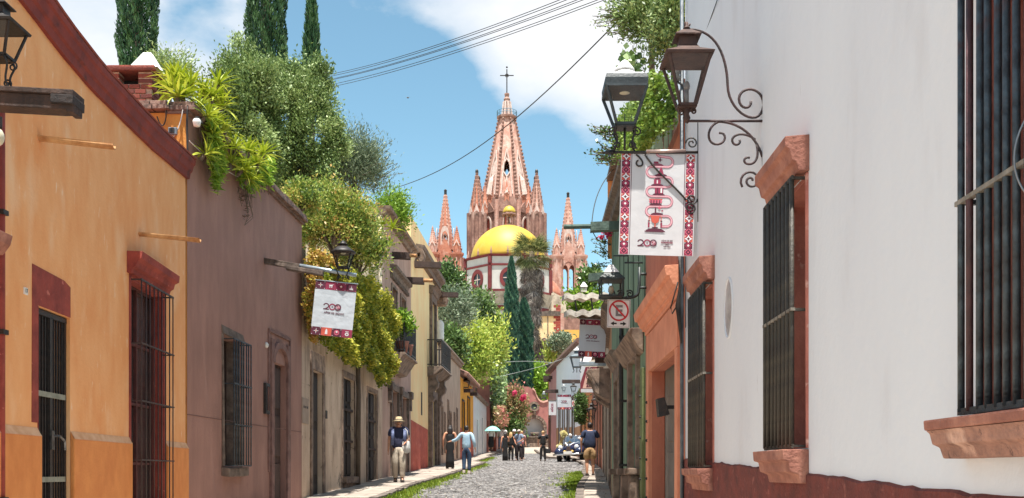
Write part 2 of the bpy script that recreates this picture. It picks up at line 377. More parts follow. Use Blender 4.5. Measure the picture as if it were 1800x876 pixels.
# ------------------------------------------------------------------ the ground
cob = mat('cobble_stone', S(170, 167, 166, .6), S(138, 134, 135, .6), 1.7, .8, .5, 30, c3=S(152, 140, 134, .66), c3scale=5)
def obj_random(m, amt=.5):                                   # per-stone tone from the face attribute
    t = m.node_tree; b = t.nodes['Principled BSDF']; src = b.inputs['Base Color'].links[0].from_socket
    at = N('ShaderNodeAttribute', t); at.attribute_name = 'rnd'
    mr = N('ShaderNodeMapRange', t); mr.inputs[3].default_value = 1-amt; mr.inputs[4].default_value = 1+amt*.8
    mm = N('ShaderNodeMixRGB', t, blend_type='MULTIPLY'); mm.inputs[0].default_value = 1
    t.links.new(at.outputs['Fac'], mr.inputs[0]); t.links.new(src, mm.inputs[1]); t.links.new(mr.outputs[0], mm.inputs[2]); t.links.new(mm.outputs[0], b.inputs['Base Color'])
obj_random(cob, .6)
earth = mat('joint_earth', S(176, 164, 150, .9), S(156, 144, 130, .9), 3, .95, .4, 30)
slabm = mat('sidewalk_stone', S(206, 192, 178, .62), S(178, 162, 150, .62), 2.2, .85, .4, 25, c3=S(120, 106, 98, .5), c3scale=3, c3lo=.6, c3hi=.75)
kerbm = mat('kerb_stone', S(150, 136, 126, .7), S(108, 98, 92, .7), 3, .9, .5, 25)
ys = sorted(set([-400, -60] + list(range(0, 120, 2)) + [112, 114, 127, 140, 160, 220, 500, 1500, 4000]))
xs_ = [-4000, -800, -100, -30, -8, 0, 8, 30, 100, 800, 4000]
gm = MB(); nn = len(xs_)
gm.v = [(x, y, g(y)) for y in ys for x in xs_]
gm.f = [(j*nn+i, j*nn+i+1, (j+1)*nn+i+1, (j+1)*nn+i) for j in range(len(ys)-1) for i in range(nn-1)]; gm.m = [0]*len(gm.f)
tag(gm.build('ground', earth), kind='structure')
LW = lambda Y: -3.96-.04*Y if Y < 14.2 else -5.16+.045*Y                                  # left house fronts
RWp = ([0, 21.1, 26.5, 38, 50, 60, 79, 112], [1.59, 2.05, 2.55, 3.35, 3.9, 4.0, 2.8, 2.9])
RW = lambda Y: float(np.interp(Y, *RWp))
LKp = ([0, 14, 24, 28, 32, 46.5, 49, 50.5, 62, 64, 90], [-3.2, -3.0, -2.62, -2.45, -2.13, -1.33, -1.25, -1.75, -1.2, -1.45, -.6])
LK = lambda Y: float(np.interp(Y, *LKp))                                                    # left kerb
RKp = ([0, 21, 27, 32, 36, 40, 46, 58, 60, 79, 90], [.95, 1.30, 1.74, 2.25, 2.45, 2.8, 3.2, 3.35, 2.0, 1.9, 1.9])
RK = lambda Y: float(np.interp(Y, *RKp))
# cobbles: real stones, one mass
cv = []; cf = []; cr = []
y = 15.5
while y < 76:
    d = .12 if y < 40 else .16
    x = LK(y)-.05+random.uniform(0, d)
    while x < RK(y)+.05:
        w = d*random.choice((1, 1, 1, 1.5))*random.uniform(.55, 1.15); l = d*random.uniform(.75, 1.05)
        cx_, cy_ = x+w/2, y+random.uniform(-.02, .02); z = g(cy_); hh = random.uniform(.012, .032)
        o = len(cv); k = 6; ph = random.uniform(0, 1)
        ring = [(cx_+math.cos(2*PI*i/k+ph)*w*.5*random.uniform(.85, 1.1), cy_+math.sin(2*PI*i/k+ph)*l*.5*random.uniform(.85, 1.1)) for i in range(k)]
        cv += [(a, b_, z-.01) for a, b_ in ring]+[(cx_+(a-cx_)*.72, cy_+(b_-cy_)*.72, z+hh+random.uniform(-.006, .006)) for a, b_ in ring]
        cf += [tuple(o+k+i for i in range(k))]+[(o+i, o+(i+1) % k, o+k+(i+1) % k, o+k+i) for i in range(k)]
        t = random.random(); cr += [t]*(k+1)
        x += w+random.uniform(.008, .02)
    y += d*.93
me = bpy.data.meshes.new('cobbles'); me.from_pydata(cv, [], cf); me.materials.append(cob)
me.attributes.new('rnd', 'FLOAT', 'FACE').data.foreach_set('value', np.array(cr, np.float32)); me.update()
tag(link('street_cobbles', me), kind='stuff')
def sidewalk(name, inner, outer, y0, y1, step):
    """pavement with a kerb: a structure whose slabs and kerb stones are its parts"""
    n = int((y1-y0)/.5); b = MB()
    for i in range(n):
        ya, yb = y0+(y1-y0)*i/n, y0+(y1-y0)*(i+1)/n
        sg = 1 if outer(ya) > inner(ya) else -1
        a, c, d, e = (inner(ya), ya, g(ya)+.105), (outer(ya)-.02*sg, ya, g(ya)+.105), (outer(yb)-.02*sg, yb, g(yb)+.105), (inner(yb), yb, g(yb)+.105)
        b.add([a, c, d, e, (c[0], ya, g(ya)-.1), (d[0], yb, g(yb)-.1)], [(0, 1, 2, 3) if sg > 0 else (3, 2, 1, 0), (1, 4, 5, 2)])
    root = tag(b.build(name, earth), kind='structure')
    y = y0
    while y < y1-.2:
        st = step*random.uniform(.8, 1.25)*(1 if y < 36 else 1.5); yb = min(y+st, y1)
        sg = 1 if outer(y) > inner(y) else -1; kw = .17; cuts = [0, random.uniform(.4, .6), 1]
        if abs(outer(y)-inner(y)) < .9: cuts = [0, 1]
        gap = .012
        for q0, q1 in zip(cuts, cuts[1:]):
            def pt(t, yy): i_, o_ = inner(yy), outer(yy)-kw*sg; return i_+(o_-i_)*t
            ya_, yb_ = y+gap, yb-gap; h_ = random.uniform(.118, .132)
            c4 = [(pt(q0, ya_)+gap*sg, ya_), (pt(q1, ya_)-gap*sg, ya_), (pt(q1, yb_)-gap*sg, yb_), (pt(q0, yb_)+gap*sg, yb_)]
            m = MB(); m.add([(p[0], p[1], g(p[1])+.08) for p in c4]+[(p[0], p[1], g(p[1])+h_) for p in c4], [(4, 5, 6, 7), (0, 1, 5, 4), (1, 2, 6, 5), (2, 3, 7, 6), (3, 0, 4, 7)])
            if sg < 0: m.f = [f[::-1] for f in m.f]
            m.build('slab', slabm, root)
        for ya_, yb_ in ((y, (y+yb)/2), ((y+yb)/2, yb)):
            ya_ += .008; yb_ -= .008; h_ = random.uniform(.115, .14); j = random.uniform(-.02, .02)
            c4 = [(outer(ya_)-kw*sg, ya_), (outer(ya_)+j, ya_), (outer(yb_)+j, yb_), (outer(yb_)-kw*sg, yb_)]
            m = MB(); m.add([(p[0], p[1], g(p[1])-.08) for p in c4]+[(p[0], p[1], g(p[1])+h_) for p in c4], [(4, 5, 6, 7), (0, 1, 5, 4), (1, 2, 6, 5), (2, 3, 7, 6), (3, 0, 4, 7)])
            if sg < 0: m.f = [f[::-1] for f in m.f]
            m.build('kerb_stone', kerbm, root)
        y = yb
    return root
sidewalk('left_sidewalk', lambda Y: LW(Y)-.2, LK, 14, 88, .75)
sidewalk('right_sidewalk', lambda Y: RW(Y)+.2, RK, 13, 88, .75)
# grass along the kerbs
gl = leafmat('grass_blades', [S(96, 128, 30, .6), S(150, 180, 50, .6), S(190, 205, 80, .6)], .3)
def grass(segs, n, name='kerb_grass'):
    p = []; d = []
    for _ in range(n):
        y0, y1, edge, wd, sg = random.choice(segs)
        Y = random.uniform(y0, y1); wob = .5+.5*math.sin(Y*2.3)*math.sin(Y*.9+1)
        t = abs(random.gauss(0, .5))*wd*(.35+.9*wob); h = random.uniform(.03, .10)*(1.2-min(t/wd, 1)*.5)
        p.append((edge(Y)+sg*t, Y, g(Y)+h*.5)); d.append((random.gauss(0, .45), random.gauss(0, .45), 1))
    tag(leaves(name, p, d, .13, .022, gl), kind='stuff')
grass([(16, 34, LK, .45, 1), (20, 48, LK, .4, 1), (22, 30, LK, .5, 1), (50, 62, LK, .3, 1)], 9000)
grass([(18, 38, RK, .4, -1), (27, 37, RK, .7, -1), (28, 36, RK, .5, -1)], 7000)
# ------------------------------------------------------------------ left side: orange house
plo = mat('plaster_orange', S(238, 178, 122, 1.0), S(230, 158, 98, 1.0), 3.0, .9, .4, 24, .4, c3=S(240, 202, 160, 1.0), c3scale=2.2, c3lo=.54, c3hi=.8, c4=S(242, 212, 176, 1.0), c4scale=13, c4lo=.60, c4hi=.72, c4st=.3)
plod = mat('plaster_orange_dado', S(222, 146, 82, 1.0), S(208, 130, 70, 1.0), 6, .9, .3, 40, .6)
corn = mat('cornice_red', S(134, 54, 42), S(104, 40, 36), 3, .8, .3, 20, 1, c3=S(70, 34, 34), c3scale=5, c3lo=.58, c3hi=.75)
A = House('orange_house', 'orange plastered house with dark red cornice at the left edge of the photo', (-3.96-.04*6.2, 6.2), (-3.96-.04*14.2, 14.2), 7)
op_d = (A.x(66), A.x(123), -.4, A.zr(1.52), .22)
op_w = (A.x(229), A.x(287), A.zr(-.62), A.zr(2.27), .17)
zt = A.zr(3.9)
A.wall(plo, zt, [op_d, op_w])
SAG = lambda x: float(np.interp(x, [A.x(-60), A.x(42), A.x(100), A.x(160), A.x(265), A.x(328)], [.05, 0, -.09, -.15, -.13, -.045]))
def sagged(name, m, prof, x0, x1, z0, n=26):
    b = MB(); k_ = len(prof)
    for i in range(n+1):
        x = x0+(x1-x0)*i/n; b.v += [(x, -o_, z0+z_+SAG(x)+random.uniform(-.003, .003)) for o_, z_ in prof]
    for i in range(n): b.f += [(i*k_+j, i*k_+(j+1) % k_, (i+1)*k_+(j+1) % k_, (i+1)*k_+j) for j in range(k_)]
    b.f += [tuple(range(k_))[::-1], tuple(n*k_+j for j in range(k_))]; b.m = [0]*len(b.f)
    return b.build(name, m, A.o)
uw = sagged('upper_wall', plo, [(0, 0), (0, .22), (-.4, .22), (-.4, 0)], 0, A.L, A.zr(3.9))
for v_ in uw.data.vertices:
    if v_.co.z < A.zr(3.9)+.03: v_.co.z = A.zr(3.9)+.0005
sagged('cornice', corn, [(-.4, 0), (.04, 0), (.055, .08), (.08, .1), (.1, .18), (.12, .2), (.13, .255), (-.4, .265)], -.02, A.L+.06, A.zr(4.12))
sagged('roof_coping', mat('coping_terracotta', S(150, 70, 52), S(120, 60, 50), 8), [(.135, 0), (.14, .02), (.05, .03), (-1.5, .04), (-1.5, 0)], -.02, A.L+.065, A.zr(4.388))
zd = A.zr(.33)
for a, c in ((0, op_d[0]-.0), (op_d[1]+.0, op_w[0]-.04), (op_w[1]+.05, A.L+.02)):
    A.strip('dado', plod, [(0, -A.zr(.33)-.4), (.045, -A.zr(.33)-.4), (.045, 0), (.03, .012), (0, .07)], a, c, z0=zd, bevel=.012)
A.strip('dado_ledge', mat('ledge_sunlit', S(232, 188, 148), S(214, 160, 116), 8), [(.047, -.004), (.033, .016), (.004, .074), (.0, .07)], 0, op_d[0]-.01, z0=zd)  # paler than the dado: sunlight on the ledge put into its colour
A.strip('dado_ledge', MC['ledge_sunlit'], [(.047, -.004), (.033, .016), (.004, .074), (.0, .07)], op_d[1]+.01, op_w[0]-.05, z0=zd)
A.strip('dado_ledge', MC['ledge_sunlit'], [(.047, -.004), (.033, .016), (.004, .074), (.0, .07)], op_w[1]+.06, A.L+.02, z0=zd)
MB().prism([(op_d[0]-.13, zd+.12), (op_d[0]-.004, zd+.12), (op_d[0]-.004, op_d[3]+.004), (op_d[1]-.0, op_d[3]+.004), (op_d[1]+.0, op_d[3]+.3), (op_d[1]-.15, op_d[3]+.34), (op_d[0]-.12, op_d[3]+.36)], -.006, .01, 'y').build('door_surround', redp, A.o)
MB().box(op_d[0]-.003, op_d[0]+.012, -.005, .2, -.4, op_d[3]).build('door_jamb', redp, A.o)
# iron gate in the orange house
gt = MB()
a, c, e, f = op_d[0]+.015, op_d[1]-.015, -.4, op_d[3]-.01
for x in (a, c-.04): gt.box(x, x+.04, .03, .07, e, f)
gt.box((a+c)/2-.03, (a+c)/2+.03, .028, .072, e, f-.05); gt.box(a, c, .026, .074, f-.05, f)
gt = gt.build('iron_gate', iron, A.o)
pal = mat('gate_rail_paint', S(150, 152, 140), S(120, 124, 112), 8)
barme = None
for i in range(10):
    if i == 5: continue
    x = a+.07+(c-a-.14)*i/9
    if barme is None: barme = MB().box(-.008, .008, -.008, .008, e, f-.05).build('bar', iron, gt, loc=(x, .05, 0)).data
    else: link('bar', barme, gt, (x, .05, 0))
for py in (695, 843): MB().box(a+.04, c-.04, .022, .04, A.z(95, py)-.025, A.z(95, py)+.025).build('rail', pal, gt)
hd = MB(); zz = A.z(95, 772); xm = (a+c)/2; hd.box(xm-.035, xm+.035, .01, .03, zz-.1, zz+.08); hd.tube([(xm, 0, zz+.03), (xm, -.05, zz+.03), (xm+.11, -.055, zz-.02), (xm+.13, -.05, zz-.1)], .012, 6)
hd.build('handle', mat('handle_steel', S(150, 150, 150), S(90, 90, 90), 9, .35, metal=.8), gt)
MB().box(op_d[0], op_d[1], .9, .92, -.4, op_d[3]).build('hall_dark_sheet', dark, A.o)  # sheet coloured with the darkness of the unlit hall
MB().box(op_d[0]+.05, op_d[1]-.1, .215, .235, -.4, op_d[3]).build('door', mat('door_dark_wood', S(70, 46, 40), S(46, 30, 28), 8, .7, .3, 30, .15), A.o)
np_ = MB().box(A.x(41), A.x(47), -.012, 0, A.z(44, 518), A.z(44, 506)).build('house_number', mat('enamel_white', S(235, 232, 225), None, 5, .4, 0), A.o)
text('lettering', '17', .055, iron, A.o, ((A.x(41)+A.x(47))/2, -.014, A.z(44, 512)))
# tall caged window
MB().box(op_w[0]-.001, op_w[0]+.02, .0, .16, op_w[2], op_w[3]).build('jamb', redp, A.o)
frame(A, op_w, .05, .012, redp)
MB().box(op_w[1]-.03, op_w[1]+.001, .001, .16, op_w[2], op_w[3]).box(op_w[0]+.021, op_w[1]-.031, .001, .16, op_w[3]-.03, op_w[3]+.001).build('jamb', redp, A.o)
A.strip('lintel', redp, [(0, 0), (.05, 0), (.06, .05), (.1, .07), (.12, .13), (.17, .16), (.18, .24), (0, .25)], op_w[0]-.12, op_w[1]+.12, z0=op_w[3]+.03, bevel=.006, jit=.003)
A.pane(op_w, mat('dim_glass', (.03, .028, .03, 1), (.08, .07, .07, 1), 2, .15, 0), mat('frame_maroon', S(96, 50, 46), S(70, 38, 36), 6), 2, 4)
A.grille(op_w[0]+.0, op_w[1]-.02, op_w[2]+.03, op_w[3]-.03, .13, 9, [A.zr(1.5), A.zr(.83), A.zr(.14)], .008, mat('iron_brown', S(72, 54, 50), S(52, 40, 40), 14, .6, .2, 60))
# wooden rain spouts on the orange wall
def spout(h, px, py, ln, m, label, r=.05, drop=.05, sq=False, name='rain_spout', group=None, tip=None, tipm=None):
    x, z = h.hit(px, py); o = h.at(name, label, 'rain spout', x, 0, z, group); b = MB()
    if sq:
        b.box(-r, r, -ln, .1, -r*1.0, -r*.75); b.box(-r, -r*.7, -ln, .1, -r*.75, r*.6); b.box(r*.7, r, -ln, .1, -r*.75, r*.6)
        for v in range(len(b.v)): b.v[v] = (b.v[v][0], b.v[v][1], b.v[v][2]+drop*b.v[v][1]/ln)
    else:
        pr = [(math.cos(t)*r, math.sin(t)*r) for t in np.linspace(PI, 2*PI, 9)]+[(math.cos(t)*r*.72, math.sin(t)*r*.72) for t in np.linspace(2*PI, PI, 9)]
        b.prism(pr, -ln, .05, 'y')
        for v in range(len(b.v)): b.v[v] = (b.v[v][0], b.v[v][1], b.v[v][2]+drop*b.v[v][1]/ln)
    b.build('channel', m, o, jit=.003)
    if tip: MB().tube([(0, -ln+.1, -drop), (0, -ln-tip, -drop*1.3)], r*.45, 8).build('pipe', tipm or woodp, o)
    return o
spout(A, 69, 240, .68, woodp, 'upper pale wooden rain spout on the orange wall under the lantern beam', .045, .07)
spout(A, 245, 409, .72, woodp, 'lower pale wooden rain spout on the orange wall above the caged window', .045, .07)
# roof chimney with white cap: every brick built
br1 = mat('brick_red', S(150, 74, 60), S(116, 58, 50), 9, .9, .5, 40); br2 = mat('brick_red_dark', S(120, 60, 52), S(96, 50, 46), 9, .9, .5, 40)
mort = mat('mortar_pale', S(196, 166, 150), S(150, 124, 112), 12, .95, .4, 50)
cc = P(226, 147, 15.1); ch = thing('roof_chimney', 'square red brick chimney with white pyramid cap behind the red cornice', 'chimney', (cc.x, 15.45, cc.z-1.224), .0)
k = 15.1/F; w = 41*k; H0 = .6
MB().box(-w+.012, w-.012, -w+.012, w-.012, 0, H0+.62).build('mortar_core', mort, ch)
brm = [MB().box(-.5, .5, -.5, .5, -.5, .5).build('brick', m, ch, False, .06) for m in (br1, br2)]
first = [True, True]
def brick(x, y, z, sx, sy, sz):
    i = random.random() < .4
    if first[i]: o = brm[i]; first[i] = False
    else: o = link('brick', brm[i].data, ch)
    o.location = (x, y, z); o.scale = (sx, sy, sz); o.rotation_euler = (0, 0, random.uniform(-.03, .03))
ch_h = .058; rows = 17
for j in range(rows):
    z = .03+j*.072
    nb = 4; bw = 2*w/nb
    for sd in range(4):
        for i in range(nb):
            off = (.5 if j % 2 else 0); xx = -w+bw*(i+.5+off)
            if xx > w-.02: continue
            ln = bw-.014
            if sd == 0: brick(xx, -w+.02, z, ln, .06, ch_h)
            elif sd == 1 and i % 2 == 0: brick(w-.02, xx, z, .06, ln*1.4, ch_h)
            elif sd == 2 and i % 2 == 0: brick(-w+.02, xx, z, .06, ln*1.4, ch_h)
zb_ = .03+rows*.072-.03
for sx in (-1, 1):
    for sy in (-1, 1):
        MB().box(sx*w-sx*.2, sx*w, sy*w-sy*.2, sy*w, zb_, zb_+.17).build('pier_mortar', mort, ch)
        for j in range(2): brick(sx*(w-.095), sy*(w-.095), zb_+.04+j*.074, .215, .215, ch_h)
MB().box(-w+.05, w-.05, -.02, .05, zb_, zb_+.16).build('flue', dark, ch)
MB().box(-w-.07, w+.07, -w-.07, w+.07, zb_+.175, zb_+.22).build('cap_course', br2, ch, False, .01, jit=.006)
MB().box(-w+.02, w+.03, -w+.0, w+.03, zb_+.225, zb_+.275).build('cap_course', br1, ch, False, .01, jit=.006)
MB().sq([(.21, 0), (.205, .01), (.06, .27), (.05, .275)], (.19, -.06, zb_+.28)).build('cap_pyramid', mat('whitewash', (.8, .8, .78, 1), (.7, .69, .66, 1), 6), ch)

# ------------------------------------------------------------------ mauve house
plm = mat('plaster_mauve', S(154, 116, 104, 1.2), S(136, 102, 91, 1.2), 2.6, .92, .35, 30, .35, c3=S(124, 92, 84, 1.4), c3scale=1.6, c3lo=.54, c3hi=.8, c4=S(120, 86, 78, 1.3), c4scale=14, c4lo=.62, c4hi=.72, c4st=.35)
B = House('mauve_house', 'mauve brown plastered house with plants spilling over its parapet', (-5.16+.045*14.25, 14.25), (-5.16+.045*20.62, 20.62), 3.2)
ob_w = (B.x(392), B.x(424), B.zr(.1), B.zr(2.12), .28)
ob_d = (B.x(479), B.x(502), -.4, B.zr(2.0), .1)
B.wall(plm, B.zr(5.0), [ob_w, ob_d])
ochre = mat('plaster_ochre', S(206, 146, 70), S(184, 118, 56), 4, .9, .3, 25, .4, c3=S(120, 76, 50), c3scale=4, c3lo=.6, c3hi=.75)
MB().box(-.012, -.002, .004, 2.6, -.4, B.zr(5.0)).build('side_wall', ochre, B.o)
# coping: stones laid one by one
copm = mat('coping_stone', S(140, 112, 100), S(92, 72, 66), 6, .9, .6, 25, c3=S(60, 50, 46), c3scale=5)
cp = B.box('parapet_coping', copm, -.04, B.L+.02, -.3, .05, B.zr(4.98), B.zr(5.02))
x = -.06; q = 0
while x < B.L:
    w_ = random.uniform(.19, .27)
    MB().box(x, min(x+w_-.012, B.L+.03), -.11-random.uniform(0, .02), .24, B.zr(5.022), B.zr(5.085)+random.uniform(0, .008)).build('coping_stone', copm, cp, False, .008)
    MB().box(x+.05, min(x+.05+w_-.012, B.L+.03), -.08-random.uniform(0, .02), .24, B.zr(5.088), B.zr(5.155)+random.uniform(0, .01)).build('coping_stone', copm, cp, False, .008)
    x += w_
y_ = .22
while y_ < 2.5:
    MB().box(-.12, .1, y_, y_+.23, B.zr(5.022), B.zr(5.085)).build('coping_stone', copm, cp, False, .008)
    MB().box(-.09, .1, y_+.04, y_+.27, B.zr(5.088), B.zr(5.15)).build('coping_stone', copm, cp, False, .008); y_ += .245
MB().box(0, B.L-.03, -.006, .004, B.z(360, 733)-.008, B.z(360, 733)).build('plaster_seam', mat('seam', S(118, 88, 82), None, 4), B.o)
frame(B, ob_w, .07, .02, stoned, top=.13, jit=.02)
MB().box(ob_w[0]-.08, ob_w[1]+.05, -.12, .02, ob_w[2]-.17, ob_w[2]-.03).build('sill', stoned, B.o, False, .02, jit=.012)
B.pane(ob_w, None, woodd, 2, 3)
MB().box(ob_w[1]-.04, ob_w[1]+.001, .02, .27, ob_w[2], ob_w[3]).box(ob_w[0]-.001, ob_w[0]+.03, .02, .27, ob_w[2], ob_w[3]).build('jamb', stoned, B.o, jit=.006)
B.grille(ob_w[0]+.04, ob_w[1]+.0, ob_w[2]-.0, ob_w[3]-.06, .16, 8, [B.zr(1.37), B.zr(.74)], .011, ironb)
# carved doorway
fr = MB(); cx_ = (ob_d[0]+ob_d[1])/2; hw = (ob_d[1]-ob_d[0])/2
zt_ = B.zr(2.5)
for s in (-1, 1):
    fr.box(cx_+s*(hw+.02), cx_+s*(hw+.2), -.05, .02, -.4, zt_-.1); fr.box(cx_+s*(hw+.24), cx_+s*(hw+.3), -.03, .02, B.zr(.0), zt_)
    fr.box(cx_+s*(hw-.0), cx_+s*(hw+.26), -.1, .02, -.4, B.zr(-.55), ty=.02)
fr.box(cx_-hw-.3, cx_+hw+.3, -.034, .02, zt_, zt_+.06)
fr.build('carved_surround', mat('stone_mauve', S(140, 106, 98), S(108, 80, 74), 5, .9, .5, 22), B.o, False, .01)
ar = MB(); n = 12; pts = [(cx_+math.cos(PI*i/n)*(hw+.14), B.zr(1.98)+math.sin(PI*i/n)*.42) for i in range(n+1)]+[(cx_+math.cos(PI*i/n)*(hw-.0), B.zr(1.98)+math.sin(PI*i/n)*.3) for i in range(n, -1, -1)]
ar.prism(pts, -.06, .0, 'y'); ar.build('arch', MC['stone_mauve'], B.o)
B.door(ob_d, mat('door_brown', S(84, 62, 54), S(58, 42, 38), 6, .8, .5, 20, .2), 1, panels=4)
MB().box(B.x(463), B.x(470), -.05, 0, B.z(466, 728), B.z(466, 674)).build('meter_box', iron, B.o, False, .006)
MB().box(B.x(464.5), B.x(468.5), -.06, -.05, B.z(466, 722), B.z(466, 680)).build('meter_window', glass, B.o)
MB().lathe([(.05, 0), (.05, .03), (.02, .05)], 12, (0, 0, 0)).build('bell', MC['enamel_white'], B.o, True, loc=(B.x(467), 0, B.z(467, 607)), rot=(PI/2, 0, 0))
# small cables and a floodlight on the ochre side
wm = mat('cable_black', S(40, 38, 38), None, 5, .6, 0); ww = mat('cable_white', S(210, 205, 200), None, 5, .6, 0)
def cable(name, label, pts, r, m, cat='cable', group=None, n=24):
    b = MB(); b.tube(pts, r, 5); o = b.build(name, m, smooth=True); return tag(o, label, cat, group)
q = lambda px, py, Y: tuple(P(px, py, Y))
cable('wall_cable', 'black cable hanging down the ochre parapet side beside the chimney', bez(q(330, 186, 14.2), q(326, 230, 14.2), q(332, 260, 14.2), q(328, 290, 14.2)), .014, wm)
cable('wall_cable', 'pale cable looping from the coping to a small junction on the ochre side', bez(q(322, 190, 14.2), q(318, 215, 14.2), q(312, 238, 14.2), q(300, 245, 14.2)), .008, ww)
cable('wall_cable', 'thin dark cable curving across the ochre side', bez(q(292, 182, 14.2), q(294, 210, 14.2), q(288, 240, 14.2), q(276, 205, 14.2)), .009, wm)
cable('wall_cable', 'thin pale wire slanting along the mauve wall under the plants', bez(q(333, 248, 14.1), q(370, 285, 14.9), q(400, 305, 15.8), q(440, 320, 17)), .006, ww)
jb = thing('junction_box', 'small grey cable junction on the ochre parapet side', 'junction box', P(305, 232, 14.2)); MB().box(-.06, .06, -.05, 0, -.05, .05).build('box', mat('plastic_grey', S(120, 130, 140), None, 6, .5), jb, False, .01); MB().box(-.04, .03, -.07, -.05, -.03, .03).build('cover', iron, jb)
fl = thing('floodlight', 'small white floodlight at the corner of the mauve house parapet', 'light', P(346, 216, 14.1)); MB().lathe([(.045, -.05), (.06, .02), (.04, .05)], 10).build('housing', MC['enamel_white'], fl, True); MB().box(-.02, .02, 0, .2, .05, .09).build('arm', iron, fl)

# ------------------------------------------------------------------ garden wall
plg = mat('plaster_beige_grey', S(182, 162, 142, 1.35), S(154, 132, 114, 1.35), 2.2, .95, .45, 24, .35, cracks=S(96, 82, 74), c4=S(92, 78, 70, 1.2), c4scale=9, c4lo=.6, c4hi=.7, c3=S(112, 96, 86, 1.3), c3scale=2.2, c3lo=.57, c3hi=.78)
G = House('garden_wall', 'weathered beige wall with dark doorways below the hanging vine', (-5.16+.045*20.62, 20.62), (-5.16+.045*30.05, 30.05), .5, 'wall')
og = [(G.x(549), G.x(566), -.4, G.zr(2.15), .1), (G.x(603), G.x(622), G.z(603, 838), G.zr(2.3), .09), (G.x(645), G.x(662), G.z(645, 846), G.zr(2.2), .09)]
G.wall(plg, G.zr(4.1), og)
frame(G, og[0], .2, .03, stoneg, top=.4, jit=.012); frame(G, og[1], .1, .03, stoneg, top=.14, jit=.01); frame(G, og[2], .1, .03, stoneg, top=.12, jit=.01)
doorm = mat('door_black_brown', S(52, 42, 38), S(34, 28, 27), 6, .75, .4, 20, .2)
G.door(og[0], doorm, 1, panels=3)
for o_ in og[1:]:
    G.door(o_, doorm, 2, 'shutter_door', 4)
    for t in (.36, .68): MB().box(o_[0], o_[1], .02, .06, o_[2]+(o_[3]-o_[2])*t-.03, o_[2]+(o_[3]-o_[2])*t+.03).build('shutter_rail', woodd, G.o)
    MB().box(o_[0]-.12, o_[1]+.12, -.12, .05, o_[2]-.16, o_[2]-.002).build('sill', stoneg, G.o, False, .02, jit=.01)
    MB().box(o_[0]-.04, o_[1]+.04, -.07, .05, o_[2]-.5, o_[2]-.162).build('sill_block', stoneg, G.o, False, .02, jit=.01)
ic = MB().box(G.x(530), G.x(541), -.02, 0, G.z(535, 745), G.z(535, 700)).build('intercom_panel', mat('panel_beige', S(170, 150, 134), None, 5), G.o, False, .004)
for i, px in enumerate((532, 535, 538)): MB().box(G.x(px), G.x(px+1.4), -.028, -.021, G.z(535, 718), G.z(535, 714)).build('button', iron, ic)
MB().box(G.x(571), G.x(573.5), -.03, 0, G.z(572, 736), G.z(572, 722)).build('mail_slot', iron, G.o)

# ------------------------------------------------------------------ brown house with balcony
plb = mat('plaster_taupe', S(166, 138, 124, 1.35), S(142, 114, 102, 1.35), 2.2, .92, .35, 25, .4, c3=S(104, 84, 76), c3scale=2, c3lo=.58, c3hi=.78)
plc = mat('plaster_cream_side', S(214, 200, 176), S(186, 168, 146), 2, .92, .3, 25, .4)
D_ = House('taupe_house', 'two storey taupe house with black balcony beside the vine covered wall', (-5.16+.045*30.05, 30.05), (-5.16+.045*35.9, 35.9), 5)
od = [(D_.x(688), D_.x(696.5), D_.z(688, 618), D_.zr(5.75), .14), (D_.x(704), D_.x(712), D_.z(704, 625), D_.zr(5.75), .14), (D_.x(687), D_.x(699), -.4, D_.zr(2.55), .14), (D_.x(705), D_.x(716), -.4, D_.zr(2.5), .14)]
D_.wall(plb, D_.zr(7.6), od)
MB().box(-.03, -.002, .0, 5, -.4, D_.zr(7.6)).build('side_wall', plc, D_.o)
MB().tube([(-.05, .05, 2), (-.05, .05, D_.zr(7.5))], .05, 8).build('downpipe', plc, D_.o, True)
D_.strip('roof_cornice', stoneg, [(0, 0), (.08, .02), (.12, .12), (.25, .16), (.27, .24), (-.2, .27)], -.1, D_.L+.05, z0=D_.zr(7.55), jit=.006)
D_.strip('window_cornice', stoned, [(0, 0), (.06, .02), (.1, .14), (.2, .18), (.22, .26), (0, .28)], od[0][0]-.3, od[1][1]+.3, z0=D_.zr(6.1), jit=.004)
for i in range(14): MB().box(od[0][0]-.25+i*.26, od[0][0]-.13+i*.26, -.09, 0, D_.zr(5.98), D_.zr(6.1)).build('dentil', stoned, D_.o)
for o_ in od[:2]: frame(D_, o_, .1, .04, stoneg, jit=.005); D_.door(o_, doorm, 1, 'balcony_door', 3)
for o_ in od[2:]: frame(D_, o_, .14, .06, stoned, top=.18, jit=.008); D_.door(o_, doorm, 1, 'door', 3)
for px in (683, 701, 718):
    x = D_.x(px); MB().box(x-.16, x+.16, -.16, 0, D_.zr(2.5), D_.zr(2.75), tx=-.04).box(x-.1, x+.1, -.12, 0, D_.zr(2.1), D_.zr(2.49)).build('door_corbel', stoned, D_.o, False, .02)
